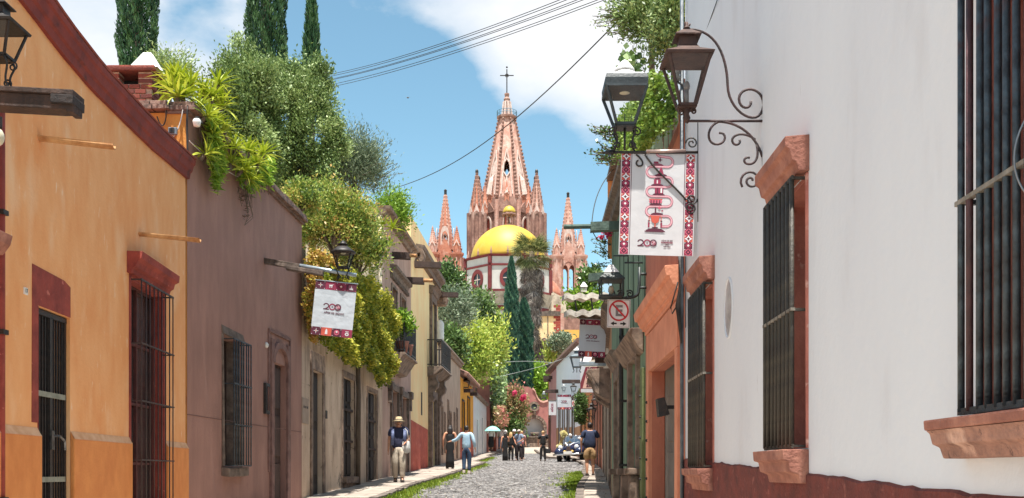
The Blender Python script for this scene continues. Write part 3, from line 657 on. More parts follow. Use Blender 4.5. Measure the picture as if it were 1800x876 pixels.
def balcony(h, x0, x1, zs, out, rail, label, stone, th=.5, taper=True):
    sl = MB()
    sl.prism([(-out, zs), (-out-.03, zs-.07), (-out+.08, zs-.12), (-out*.4, zs-th), (.0, zs-th-.05), (0, zs)], x0, x1) if taper else sl.box(x0, x1, -out, 0, zs-.12, zs)
    sl = sl.build('balcony', stone, h.o, False, .01)
    r = MB()
    for z in (zs+.08, zs+rail):
        for y in (-out+.04,): r.box(x0+.04, x1-.04, y-.02, y+.02, z-.02, z+.02)
        for x in (x0+.04, x1-.04): r.box(x-.02, x+.02, -out+.06, 0, z-.02, z+.02)
    r = r.build('balcony_railing', iron, sl)
    me = MB().box(-.013, .013, -.013, .013, zs, zs+rail).build('baluster', iron, sl, loc=(x0+.04, -out+.04, 0)).data
    n = int((x1-x0)/.1)
    for i in range(1, n+1): link('baluster', me, sl, (x0+.04+(x1-x0-.08)*i/n, -out+.04, 0))
    for i in range(1, 6):
        for x in (x0+.04, x1-.04): link('baluster', me, sl, (x, -out+.04+(out-.04)*i/6, 0))
    return sl
xb0 = D_.x(680); balcony(D_, xb0, D_.x(733, -.55), D_.z(680, 619), .55, 1.15, '', stoneg)
lm_bright = leafmat('leaf_bright', [S(70, 100, 24, .7), S(126, 170, 40, .7), S(190, 215, 80, .7)], .3)
pd, dd, rd, _ = crown_pts((.9, .2, .35), 30, 40, .1)
bp_ = D_.at('balcony_plant', 'bright green potted plants trailing through the black balcony railing', 'plant', (xb0+D_.x(725, -.5))/2-.2, -.42, D_.z(680, 619)+.02)
leaves('foliage', pd, dd, .14, .06, lm_bright, bp_, rd, (0, 0, .95)); [MB().lathe([(.14, 0), (.2, .3), (.21, .34), (.16, .35)], 12, (x_, 0, 0)).build('pot', cantera, bp_, True) for x_ in (-.4, .5)]
beamm = mat('spout_dark_wood', S(80, 62, 56), S(54, 42, 40), 6, .85, .5, 25, .3)
spout(D_, 690, 448, .55, beamm, 'dark timber spout under the taupe house roof, nearest the vine', .12, .03, True, tip=.22)
spout(D_, 713, 492, .62, beamm, 'dark timber spout lower on the taupe house beside the cream wall', .13, .03, True, tip=.3)

# ------------------------------------------------------------------ cream house with red dado
ply = mat('plaster_cream', S(240, 204, 154, 1.2), S(226, 184, 132, 1.2), 1.6, .92, .25, 20, .4)
pdr = mat('dado_terracotta', S(188, 92, 74), S(160, 72, 58), 2.5, .9, .35, 22, c3=S(206, 130, 112), c3scale=4, c3lo=.6, c3hi=.74)
K = House('cream_house', 'cream house with terracotta red dado and carved stone balcony', (-5.16+.045*35.9, 35.9), (-5.16+.045*44, 44), 6)
ok = [(K.x(756), K.x(763), K.z(756, 642), K.zr(6.9), .12), (K.x(757), K.x(764), -.4, K.zr(3.0), .12)]
K.wall(ply, K.zr(9.0), ok)
xd = K.x(752)
for a, c in ((0, xd-.05), (K.x(768)+.05, K.L)):
    MB().add([(a, -.012, -.4), (c, -.012, -.4), (c, -.012, K.zr(1.83)-.034*c), (a, -.012, K.zr(1.83)-.034*a), (a, .01, -.4), (c, .01, -.4), (c, .01, K.zr(1.83)-.034*c), (a, .01, K.zr(1.83)-.034*a)], [(0, 1, 2, 3), (4, 0, 3, 7), (1, 5, 6, 2), (3, 2, 6, 7)]).build('dado', pdr, K.o)
K.strip('roof_cornice', stoned, [(0, -.1), (.12, -.05), (.14, .1), (.3, .2), (.32, .34), (0, .4)], K.x(731), K.L+.1, z0=K.zr(7.9), jit=.01)
MB().prism([(0, 0), (0, .45), (-.1, .5), (-.28, .42), (-.36, .2), (-.3, .02), (-.18, -.06), (-.14, .08), (-.22, .16), (-.2, .3), (-.1, .3)], K.x(729), K.x(731.5)).build('scroll_bracket', stoneg, K.o, loc=(0, 0, K.zr(7.6)))
MB().prism([(0, 0), (0, .6), (-.14, .62), (-.4, .5), (-.46, .24), (-.36, .02), (-.2, .0)], K.x(767), K.x(770)).build('scroll_bracket', stoneg, K.o, loc=(0, 0, K.zr(7.1)))
for o_ in ok: frame(K, o_, .22, .1, stoned, top=.3, jit=.01)
K.strip('window_hood', stoned, [(0, 0), (.15, .05), (.2, .2), (.32, .3), (0, .34)], ok[0][0]-.35, ok[0][1]+.35, z0=K.zr(7.15))
K.door(ok[0], doorm, 2, 'balcony_door', 3); K.door(ok[1], doorm, 2, 'door', 4)
sl = balcony(K, K.x(751), K.x(769), K.z(751, 644), .6, 1.05, '', stoned, .35)
for i, (zz, o_, w_) in enumerate(((5.3-1.2, .5, .4), (3.75, .42, .34), (3.4, .3, .28), (3.1, .36, .22))):
    for x in (K.x(753.5), K.x(767.5)):
        if i == 0: MB().prism([(0, 0), (-.55, 0), (-.6, -.12), (-.5, -.26), (-.36, -.34), (-.34, -.5), (-.42, -.66), (-.38, -.84), (-.22, -.98), (-.2, -1.15), (-.26, -1.25), (-.2, -1.4), (0, -1.45)], x-.2, x+.2).build('carved_corbel', stoned, K.o, False, .02, loc=(0, 0, K.zr(4.2)))
MB().box(K.x(752.6), K.x(754.6), -.16, 0, -.4, K.zr(3.0)).build('door_pilaster', stoned, K.o, False, .02); MB().box(K.x(766.4), K.x(768.2), -.16, 0, -.4, K.zr(3.0)).build('door_pilaster', stoned, K.o, False, .02)
MB().box(K.x(740), K.x(742), -.01, .005, K.z(741, 730), K.z(741, 690)).build('vent_slot', doorm, K.o)
tk = K.at('water_tank', 'small white tank standing by the cream house balcony', 'tank', K.x(769), -.1, K.zr(5.6)); MB().lathe([(.16, 0), (.18, .1), (.18, .75), (.12, .85), (.05, .9)], 12).build('drum', MC['enamel_white'], tk, True); MB().box(-.2, .2, -.15, .2, -.06, -.001).build('bracket', iron, tk)
spout(K, 729, 464, .95, beamm, 'dark timber spout high on the cream house pointing at the church', .13, .05, True)
spout(K, 766, 517, .95, beamm, 'long dark timber spout at the far corner of the cream house', .12, .03, True)

# ------------------------------------------------------------------ the low taupe house, orange house, white house further on
plt = mat('plaster_taupe_far', S(172, 150, 130, 1.35), S(148, 126, 110, 1.35), 1.8, .92, .3, 20, .4)
Lh = House('low_taupe_house', 'low taupe house with narrow dark windows behind the walking couple', (-5.16+.045*44, 44), (-5.16+.045*54, 54), 5)
ol = []
for px, py0, py1, w in ((777, 716, 800, 2.2), (781.5, 728, 797, 1.6), (787.5, 706, 792, 2), (791.5, 726, 772, 2.6), (798.5, 728, 770, 1.8), (803, 720, 806, 2)):
    ol.append((Lh.x(px-w/2), Lh.x(px+w/2), Lh.z(px, py1), Lh.z(px, py0), .1))
Lh.wall(plt, Lh.zr(5.5), ol)
for o_ in ol: frame(Lh, o_, .08, .03, stoneg); Lh.door(o_, doorm, 1, 'shutter', 2)
Lh.strip('coping', stoneg, [(0, 0), (.1, .03), (.14, .14), (.22, .2), (.2, .28), (-.2, .3)], 0, Lh.L, z0=Lh.zr(5.45), jit=.01)
pts = [(0, 0), (2.4, 0)]+[(2.4-2.4*t, .9*(t*t*(3-2*t))) for t in np.linspace(0, 1, 8)]
MB().prism(pts, 0, .3, 'y').build('parapet_curve', plt, Lh.o, loc=(.02, .002, Lh.zr(5.76)))
pla = mat('plaster_amber', S(236, 168, 52), S(216, 144, 44), 2, .9, .25, 20)
Ah = House('amber_house', 'amber yellow house with dark window slots and lantern halfway up the street', (-5.16+.045*54, 54), (-5.16+.045*62.3, 62.3), 5)
oa = [(Ah.x(812), Ah.x(816), Ah.z(814, 812), Ah.z(814, 706), .1), (Ah.x(821.5), Ah.x(825.5), Ah.z(823, 757), Ah.z(823, 700), .1)]
Ah.wall(pla, Ah.zr(5.05), oa)
for o_ in oa: frame(Ah, o_, .1, .03, doorm); Ah.door(o_, doorm, 1, 'shutter', 3)
for a, c in ((0, oa[0][0]-.1), (oa[0][1]+.1, Ah.L)): MB().box(a, c, -.012, .01, -.4, Ah.zr(2.35)).build('dado', pdr, Ah.o)
rt = mat('roof_tile', S(150, 112, 96), S(108, 80, 72), 6, .9, .5, 20)
MB().prism([(-.35, 0), (-.35, .1), (3, 1.6), (3, 1.5)], 0, Ah.L).build('roof', rt, Ah.o, loc=(0, 0, Ah.zr(5.06)))
for i in range(24): MB().tube([(.15+i*.35, -.4, Ah.zr(5.18)), (.15+i*.35, 2.9, Ah.zr(6.66))], .1, 6).build('roof_tile', rt, Ah.o)
plw = mat('plaster_white_far', (.72, .73, .75, 1), (.62, .62, .63, 1), 1.6, .92, .25, 20)
Wh = House('small_white_house', 'small white house just past the amber house on the left', (-5.16+.045*62.3, 62.3), (-5.16+.045*73.7, 73.7), 5)
ow = [(Wh.x(838), Wh.x(840), Wh.z(839, 800), Wh.z(839, 738), .3), (Wh.x(847), Wh.x(848.6), Wh.z(848, 797), Wh.z(848, 735), .3)]
Wh.wall(plw, Wh.zr(4.7), ow)
for o_ in ow: Wh.door(o_, doorm, 1, 'door', 3)
Wh.strip('coping', stoneg, [(0, 0), (.14, .03), (.2, .2), (-.2, .22)], 0, Wh.L, z0=Wh.zr(4.7))
plr = mat('plaster_rust', S(160, 92, 76), S(128, 70, 60), 2, .92, .3, 20)
Rh = House('rust_house', 'rust red house front after the small white house', (-5.16+.045*73.7, 73.7), (-5.16+.045*80, 80), 5)
orr = [(Rh.x(857), Rh.x(858.4), -.4, Rh.z(858, 740), .3)]
Rh.wall(plr, Rh.zr(5.2), orr); Rh.door(orr[0], doorm, 1); MB().box(Rh.L-.7, Rh.L, -.35, 0, -.4, Rh.zr(4.9)).build('pillar', plr, Rh.o, False, .03)
plk = mat('plaster_pinkish', S(176, 120, 106), S(150, 100, 90), 2, .92, .3, 20)
Ph = House('pink_brown_house', 'pinkish house draped with creepers near the end of the street', (-5.16+.045*80, 80), (-.9, 104), 5)
opk = [(Ph.x(px), Ph.x(px+2), -.3, Ph.z(px, 735), .3) for px in (864.5, 870, 875.5, 880)]
Ph.wall(plk, Ph.zr(7.2), opk)
for o_ in opk: frame(Ph, o_, .2, .05, stoneg); Ph.door(o_, doorm, 1)
Ph.strip('coping', stoneg, [(0, 0), (.14, .03), (.2, .2), (-.2, .22)], 0, Ph.L, z0=Ph.zr(7.2))
# ------------------------------------------------------------------ right side: white house
rx = lambda Y: 1.59+.022*Y
plW = mat('plaster_white', (.72, .745, .79, 1), (.675, .695, .745, 1), 1.1, .9, .3, 12, .3, c3=(.6, .6, .625, 1), c3scale=2.2, c3lo=.58, c3hi=.82, c4=(.48, .46, .48, 1), c4scale=11, c4lo=.68, c4hi=.74, c4st=.2)
dadoR = mat('dado_dark_red', S(120, 56, 48), S(92, 44, 40), 6, .95, .6, 40, c3=S(140, 80, 70), c3scale=14, c3lo=.62, c3hi=.72)
WH = House('white_house', 'white plastered house with barred windows and dark red dado on the right', (rx(10.8), 10.8), (rx(2.2), 2.2), 7, zb=0)
def yy(Y): return (10.8-Y)*1.000242                          # local x of depth Y on the white house
ow1 = (yy(3.62), yy(2.75), WH.zr(.2), WH.zr(1.72), .26)
ow2 = (yy(6.67), yy(5.97), WH.zr(.14), WH.zr(1.74), .26)
ow3 = (yy(9.95), yy(9.08), WH.zr(.04), WH.zr(1.70), .26)
WH.wall(plW, WH.zr(5.1), [ow1, ow2, ow3])
pinkj = mat('jamb_pink', S(196, 124, 108), S(168, 100, 88), 5, .9, .35, 25, c3=S(214, 170, 156), c3scale=10, c3lo=.64, c3hi=.72)
for i, o_ in enumerate((ow1, ow2, ow3)):
    a, c, e, f, dp = o_
    b = MB(); b.box(a, a+.035, .001, dp, e, f); b.box(c-.035, c, .001, dp, e, f); b.box(a+.035, c-.035, .001, dp, f-.03, f); b.box(a+.035, c-.035, .001, dp, e, e+.02)
    b.build('jamb', pinkj, WH.o, False, .004)
    w = .03; b = MB(); b.box(a-w, a, -.012, .02, e, f); b.box(c, c+w, -.012, .02, e, f); b.build('surround', pinkj, WH.o, False, .004, jit=.002)
    WH.pane(o_, None, mat('frame_rose', S(150, 92, 80), S(120, 72, 64), 5), 2, 3)
    out = .085
    n = (13, 8, 8)[i]; r = (.0125, .016, .017)[i]
    g_ = WH.grille(a-.0 if i else a+.01, c-.02, e+.012, f-.02, out, n, [WH.zr(.95 if i < 2 else .88)], r, ironb if i == 0 else mat('iron_green_brown', S(66, 60, 50), S(44, 40, 38), 12, .6, .3, 60), rr=(.008, .009, .011)[i], flat=True, returns=True, rm=mat('rung_bare_iron', S(150, 142, 130), S(104, 98, 90), 14, .6, .4, 60), firstm=mat('iron_maroon', S(84, 50, 52), S(60, 40, 42), 12, .6, .3, 60) if i == 0 else None)
    if i:
        WH.strip('lintel', cantera, [(0, 0), (.06, 0), (.075, .05), (.1, .06), (.115, .12), (.14, .14), (.14, .2), (0, .21)], a-.07, c+.05, z0=f+.005, bevel=.005, jit=.0012)
        WH.strip('sill', cantera, [(0, -.2), (.05, -.2), (.06, -.15), (.11, -.13), (.12, -.07), (.15, -.06), (.155, 0), (0, 0)], a-.06, c+.04, z0=e-.008, bevel=.006, jit=.0015)
    else:
        WH.strip('lintel', cantera, [(0, 0), (.06, 0), (.075, .05), (.14, .14), (.14, .22), (0, .23)], a-.1, c+.1, z0=f+.02, bevel=.006)
        WH.strip('sill', cantera, [(.0, -.035), (.15, -.035), (.155, .0), (0, 0)], a-.16, c+.2, z0=e-.012, bevel=.008, jit=.002)
        WH.strip('sill_corbel', mat('cantera_stained', S(182, 136, 118), S(128, 94, 84), 7, .92, .7, 45, 1, c3=S(206, 166, 148), c3scale=5, c4=S(96, 70, 64), c4scale=26, c4lo=.62, c4hi=.7), [(0, -.14), (.085, -.14), (.095, -.1), (.125, -.085), (.135, -.045), (.15, -.037), (0, -.037)], a-.155, c+.2, z0=e-.012, bevel=.006, jit=.003)
# small loops where the rungs meet the wall and the wire dangling from the big window
cable('window_wire', 'loose grey wire hanging over the bars of the big barred window', bez(q(1812, 195, 3.08), q(1775, 250, 3.1), q(1772, 310, 3.1), q(1812, 350, 3.05)), .0035, mat('wire_grey', S(150, 152, 155), None, 5, .4, 0, metal=.6))
# dado with an uneven painted edge
b = MB(); n = 90; xs2 = np.linspace(yy(10.8), yy(2.3), n); zz = []
for i, x in enumerate(xs2):
    Y = 10.8-x; zz.append(WH.zr(.144-.0306*(10.8-Y))+random.uniform(-.006, .006)+.004*math.sin(i*.9))
for i in range(n-1):
    a, c = xs2[i], xs2[i+1]
    b.add([(a, -.018, -.3), (c, -.018, -.3), (c, -.018, zz[i+1]-.012), (a, -.018, zz[i]-.012), (c, .001, zz[i+1]), (a, .001, zz[i])], [(0, 1, 2, 3), (3, 2, 4, 5)])
b.build('dado', dadoR, WH.o)
# oval niche
ox, oz = WH.hit(1281.5, 542); b = MB(); n = 24; A_, B_ = .165, .235
for i in range(n):
    t0, t1 = 2*PI*i/n, 2*PI*(i+1)/n
    p = lambda t, s, y: (ox+math.cos(t)*A_*s, y, oz+math.sin(t)*B_*s)
    b.add([p(t0, 1.09, -.001), p(t1, 1.09, -.001), p(t1, 1.03, -.014), p(t0, 1.03, -.014), p(t1, 1, -.002), p(t0, 1, -.002)], [(0, 1, 2, 3), (3, 2, 4, 5)])
b.build('oval_rim', plW, WH.o, True)
b = MB(); b.add([(ox+math.cos(2*PI*i/n)*A_, -.003, oz+math.sin(2*PI*i/n)*B_) for i in range(n)], [tuple(range(n))]); b.build('oval_recess_fill', mat('oval_recess_shade', (.5, .47, .5, 1), (.25, .2, .22, 1), 4, .25, 0), WH.o)  # flat panel; its grey stands in for the open niche's shaded recess
# pipes and wires at the far corner of the white house
cp_ = MB(); cp_.tube([(.03, -.04, 0.9), (.03, -.04, WH.zr(4.99))], .02, 8); cp_.tube([(.16, -.02, WH.zr(1.5)), (.16, -.02, WH.zr(5))], .006, 6)
cp_.build('corner_pipe', mat('pipe_grey', S(90, 100, 110), S(60, 66, 74), 8, .5), WH.o, True)
bn = MB()
for i in range(7):
    x0 = .02+i*.008; bn.tube([(x0, -.05-random.uniform(0, .03), WH.zr(2.3)), (x0+random.uniform(-.02, .04), -.06, WH.zr(2.0)), (x0+random.uniform(-.03, .06), -.07-random.uniform(0, .04), WH.zr(1.75)), (x0, -.05, WH.zr(1.35))], .007, 5)
bn.tube([(0.02, -.08, WH.zr(2.0)), (-.1, -.14, WH.zr(1.75)), (-.06, -.13, WH.zr(1.68)), (.03, -.06, WH.zr(1.8))], .008, 5)
bn.build('cable_bundle', iron, WH.o, True)
ins = WH.at('cable_insulator', 'dark cable insulator at the top corner of the white house behind the rusty lantern', 'insulator', .05, -.1, WH.z(1207, 120))
MB().lathe([(.03, -.12), (.05, -.1), (.03, -.05), (.055, -.02), (.03, .03), (.05, .06), (.02, .1)], 10).build('insulator_body', mat('ceramic_brown', S(70, 60, 56), S(150, 146, 140), 14, .3, 0), ins, True)
MB().tube([(0, 0, -.12), (.0, .1, -.18)], .012, 6).build('bracket_pin', iron, ins)
for i, (xa, xb) in enumerate(((1262, 1215), (1270, 1216), (1284, 1218), (1304, 1222))):
    cable('service_wire', ('first', 'second', 'third', 'last')[i]+' thin service wire, counted from the left, slanting up across the white wall', bez(q(xb, 126, 10.65), q(xb+(xa-xb)*.3, 90, 9.9), q(xb+(xa-xb)*.6, 50, 9.5), q(xa+6, -20, 8.6)), .004, wm, 'wire')

# ------------------------------------------------------------------ salmon house
pls = mat('plaster_salmon', S(196, 124, 100), S(172, 104, 84), 2.4, .92, .3, 25, .4, c3=S(150, 84, 70), c3scale=3, c3lo=.6, c3hi=.8)
SH = House('salmon_house', 'salmon orange house with moulded door cornice beside the white house', (rx(14.64), 14.64), (rx(10.82), 10.82), 6)
sd = (SH.x(1168, 0), SH.x(1196), -.4, SH.zr(1.42), .5)
xa, xb = SH.x(1146), SH.x(1193)
sd = (xa, xb, -.4, SH.zr(1.36), .17, 0)
SH.wall(pls, SH.zr(3.73), [sd])
salm = mat('salmon_trim', S(220, 150, 120), S(200, 130, 102), 3, .9, .3, 30)
frame(SH, sd, .22, .05, salm, top=.5, jit=.003)
SH.strip('door_cornice', salm, [(0, 0), (.05, 0), (.055, .05), (.085, .055), (.09, .085), (.12, .1), (.15, .16), (.155, .185), (.19, .19), (.2, .23), (.21, .29), (.195, .3), (0, .31)], xa-.42, SH.L-.06, z0=SH.zr(1.9), bevel=.006)
dl = MB().box(xa-.02, xa+.03, .18, .32, -.4, sd[3]+.1).build('door', mat('door_grey', S(168, 158, 148), S(136, 126, 118), 5, .7, .3, 25, .2), SH.o)
for j in range(3): MB().box(xa+.031, xa+.045, .2, .3, .2+j*.75, .8+j*.75).build('panel', MC['door_grey'], dl, False, .005)
MB().box(xa-.6, xb+.6, 2.4, 2.45, -.4, sd[3]+.3).build('hall_dark_sheet', dark, SH.o)  # dark sheet, unlit room behind the doorway painted as colour
for j in range(7): MB().lathe([(.02, 0), (.018, .02), (.005, .03)], 8).build('nail_head', iron, SH.o, loc=(xa-.12, -.05, SH.zr(.95)-.26*j), rot=(PI/2, 0, 0))
lb = SH.at('wall_lamp', 'small black box lamp tilted beside the salmon doorway', 'lamp', SH.x(1163, -.16), -.16, SH.z(1163, 716, -.16)); MB().box(-.1, .1, -.06, .06, -.1, .1, ty=.02).build('housing', iron, lb, rot=(.2, 0, .0)); MB().box(-.02, .02, .03, .16, -.02, .02).build('bracket', iron, lb)
MB().box(SH.L-.5, SH.L-.1, .0, .5, SH.zr(3.73), SH.zr(4.2)).build('parapet_pier', pls, SH.o, False, .01)
tp = SH.at('roof_planter', 'terracotta planter box holding the bright creeper on the salmon parapet', 'planter', SH.L*.55, .25, SH.zr(3.74)); MB().box(-.8, .8, -.16, .16, 0, .3, tx=-.02, ty=-.02).build('box', cantera, tp, False, .01)
yp = SH.at('yellow_pole', 'thin yellow pole standing in the creeper beside the rusty lantern', 'pole', SH.x(1147, .3), .3, SH.zr(3.75)); MB().tube([(0, 0, 0), (0, 0, 1.25)], .028, 8).build('shaft', mat('yellow_paint', S(216, 160, 50), S(190, 130, 40), 6, .6), yp, True); MB().lathe([(.03, 1.25), (.05, 1.27), (.05, 1.36), (.02, 1.4)], 8).build('cap', MC['yellow_paint'], yp, True)

# ------------------------------------------------------------------ green house
plgn = mat('plaster_green', S(112, 134, 110, 1.3), S(88, 110, 92, 1.3), 3, .9, .4, 25, .2, c3=S(64, 80, 68), c3scale=2.4, c3lo=.56, c3hi=.75)
GH = House('green_house', 'sage green house with stone door corbels next to the salmon house', (rx(21.1), 21.1), (rx(14.66), 14.66), 6)
gd = [(GH.x(1112), GH.x(1123), -.4, GH.zr(1.75), .45), (GH.x(1086), GH.x(1092), -.4, GH.zr(1.7), .4)]
GH.wall(plgn, GH.zr(5.2), gd)
GH.strip('cornice', stoned, [(0, 0), (.1, .03), (.12, .15), (.2, .2), (.2, .3), (0, .32)], -.05, GH.L, z0=GH.zr(4.85), jit=.008)
MB().box(0, 1.6, .02, .3, GH.zr(5.2), GH.zr(6.0)).box(-.06, .02, -.08, .9, GH.zr(4.4), GH.zr(6.0)).build('parapet', mat('plaster_apricot', S(232, 158, 100), S(206, 130, 80), 4, .9, .3, 20, c3=S(170, 100, 70), c3scale=5), GH.o, False, .01)
MB().box(-.1, 1.62, -.1, .34, GH.zr(6.003), GH.zr(6.1)).build('parapet_cap', stoned, GH.o, False, .01)
for o_ in gd: frame(GH, o_, .22, .07, stoneg, top=.35, jit=.01); GH.door(o_, mat('door_green_dark', S(58, 64, 54), S(40, 44, 40), 6, .7, .4, 20, .2), 2, panels=4)
for (pa, pb, rel, out_) in ((1132, 1102, 2.1, .2), (1092, 1082, 2.2, .2)):
    a, c = GH.x(pb), GH.x(pa); z_ = GH.zr(rel)
    MB().prism([(0, .0), (-out_, 0), (-out_-.04, -.06), (-out_+.02, -.14), (-out_*.7, -.2), (-out_*.4, -.3), (0, -.36)], a, c).build('door_hood', stoneg, GH.o, False, .015)
    for xx in (a+.12, c-.12): MB().lathe([(.1, -.5), (.16, -.3), (.13, -.12), (.2, 0)], 8, (xx, 0, z_-.36), sy=1.3).build('corbel', stoned, GH.o, True) if False else None
for o in [x for x in GH.o.children if x.name.startswith('door_hood')]: pass
_dh = [x for x in GH.o.children if x.name.startswith('door_hood')]
_dh[0].location = (0, 0, GH.zr(2.1)); _dh[1].location = (0, 0, GH.zr(2.25))
pp = MB(); xq = GH.x(1092, -.1); pp.tube([(xq, 0, GH.zr(2.9)), (xq, -.1, GH.zr(2.9)), (xq, -.1, .2)], .035, 8); pp.build('downpipe', iron, GH.o, True)
for t in (2.3, 1.2, .1, -.6): MB().box(xq-.05, xq+.05, -.14, 0, GH.zr(t), GH.zr(t)+.04).build('pipe_clamp', iron, GH.o)
for i, x in enumerate(np.linspace(GH.x(1090), GH.x(1134), 6)): MB().box(x-.012, x+.012, -.012, .003, GH.zr(2.3), GH.zr(4.84)).build('board_joint', mat('green_joint', S(66, 84, 70), None, 5), GH.o)
MB().box(GH.L-.35, GH.L-.03, -.05, .01, -.4, GH.zr(1.5)).build('pilaster', mat('pilaster_green', S(112, 122, 78), S(90, 100, 64), 4), GH.o, False, .01)
for j in range(6): MB().lathe([(.02, 0), (.018, .02), (.005, .03)], 8).build('nail_head', iron, GH.o, loc=(GH.L-.18, -.05, GH.zr(1.1)-.3*j), rot=(PI/2, 0, 0))
for xx, w_ in ((gd[0][0]-.2, .22), (gd[0][1]+.2, .2), (gd[1][1]+.22, .2)): MB().box(xx-w_/2, xx+w_/2, -.2, 0, -.4, GH.zr(-.05), ty=.03).box(xx-w_/2-.03, xx+w_/2+.03, -.24, 0, GH.zr(-.046), GH.zr(.06)).build('pedestal', stoneg, GH.o, False, .02)
green_wood = mat('wood_green_grey', S(92, 110, 100), S(64, 78, 72), 6, .85, .5, 25, .3)
spout(GH, 1090, 396, .55, green_wood, 'long grey green timber spout high on the green house against the sky', .1, .02, True, tip=.5, tipm=green_wood)
spout(GH, 1078, 483, .5, green_wood, 'short grey green timber spout below the long one on the green house', .09, .05, True)

# ------------------------------------------------------------------ right houses further on
plts = mat('plaster_tan', S(196, 150, 112), S(160, 120, 94), 2, .92, .3, 20, .4)
plrr = mat('plaster_rose', S(190, 120, 96), S(160, 98, 82), 2, .92, .3, 20, .4)
def far_house(name, label, p0, p1, m, rel, wins, cop=stoneg, dado=None):
    h = House(name, label, p0, p1, 5)
    ops = [(h.L*t-w/2, h.L*t+w/2, (h.gz(h.L*t)+z0), h.gz(h.L*t)+z1, .1) for t, w, z0, z1 in wins]
    h.wall(m, h.zr(rel), ops)
    for o_ in ops: frame(h, o_, .09, .015, stoned, jit=.003); h.door(o_, doorm, 2, 'door' if o_[2] < .6 else 'shutter', 3)
    if dado:
        es = sorted([(0, 0)]+[(o_[0]-.14, o_[1]+.14) for o_ in ops if o_[2]-h.gz(o_[0]) < 1.2]+[(h.L, h.L)])
        for (a0, a1), (b0, b1) in zip(es, es[1:]): MB().box(a1, b0, -.012, .01, -.4, h.gz((a1+b0)/2)+1.1).build('dado', dado, h.o)
    h.strip('coping', cop, [(0, 0), (.1, .03), (.14, .14), (.22, .2), (.2, .28), (-.2, .3)], 0, h.L, z0=h.zr(rel), jit=.008)
    return h
R4 = far_house('tan_house', 'tan house with a projecting stone corbel beyond the green house', (2.5, 26.5), (2.06, 21.15), plts, 3.2, [(.75, 1.0, .1, 2.5), (.3, 1.0, .1, 2.5)])
for xx in (1.2, 3.0):
    MB().prism([(0, 0), (-.5, 0), (-.55, -.1), (-.42, -.25), (-.34, -.55), (-.12, -.7), (0, -.75)], xx-.3, xx+.3).build('corbel', stoneg, R4.o, False, .02, loc=(0, 0, R4.zr(2.35)), jit=.012)
R5 = far_house('pale_corner_house', 'pale house with lanterns above the man in the navy shirt', (3.35, 38), (2.5, 26.6), mat('plaster_pale', S(214, 200, 186), S(184, 168, 154), 2, .92, .3, 20, .4), 3.6, [(.85, .9, .1, 2.5), (.6, .9, .1, 2.5), (.3, 1, .1, 2.5), (.1, .8, .9, 2.4)])
R6 = far_house('rose_house', 'rose coloured house hung with black lanterns beyond the navy shirt man', (3.9, 50), (3.36, 38.1), plrr, 4.6, [(.85, 1, .1, 2.6), (.6, 1, .1, 2.6), (.35, 1, .1, 2.6), (.12, 1, .1, 2.6)])
R7 = far_house('apricot_house', 'apricot house behind the vintage car', (4.0, 60), (3.91, 50.1), mat('plaster_apricot_far', S(224, 150, 92), S(200, 126, 76), 2, .92, .3, 20, .4), 4.4, [(.8, 1.1, .1, 2.6), (.45, 1.1, .1, 2.6), (.15, 1, .1, 2.6)], dado=plrr)
plbw = mat('plaster_blue_white', (.80, .84, .89, 1), (.74, .78, .83, 1), 1.4, .92, .25, 18, .4)
R8 = House('blue_white_house', 'tall bluish white house with sloping tiled parapet facing down the street', (2.8, 79), (4.0, 60), 6)
xw = R8.x(978)
o8 = [(R8.x(p)-w, R8.x(p)+w, R8.gz(R8.x(p))+.1, R8.z(p, t), .12) for p, w, t in ((984, .35, 715), (991, .5, 712), (999, .5, 700), (1008, .5, 700))]
o8b = [(R8.x(966.5)-.6, R8.x(966.5)+.6, R8.gz(R8.x(966.5))+.1, R8.z(966, 735), .35)]
R8.wall(plbw, R8.zr(7.6), o8, x0=xw)
R8.wall(mat('plaster_pink_far', S(214, 160, 160), S(190, 136, 138), 2, .92, .25, 18, .4), R8.zr(7.4), o8b, x0=.6, x1=xw, name='pink_wall')
R8.wall(mat('plaster_ochre_far', S(222, 158, 74), S(196, 132, 62), 2, .92, .25, 18, .4), R8.zr(7.0), [], x0=0, x1=.6, name='ochre_wall')
for o_ in o8+o8b: frame(R8, o_, .16, .05, stoned, jit=.006); R8.door(o_, mat('door_maroon', S(92, 56, 52), S(64, 40, 40), 6, .7), 2, panels=4)
R8.strip('coping', mat('coping_brown', S(128, 96, 84), S(92, 70, 64), 5, .9, .5, 22), [(-.3, 0), (.14, 0), (.24, .12), (.2, .3), (-.3, .34)], -.1, R8.L, z0=R8.zr(7.55), jit=.02)
es = [xw]+[v for o_ in o8 for v in (o_[0]-.16, o_[1]+.16)]+[R8.L]
for a, c in zip(es[::2], es[1::2]): MB().box(a, c, -.012, .01, -.4, R8.gz((a+c)/2)+1.9).build('dado', plts, R8.o)

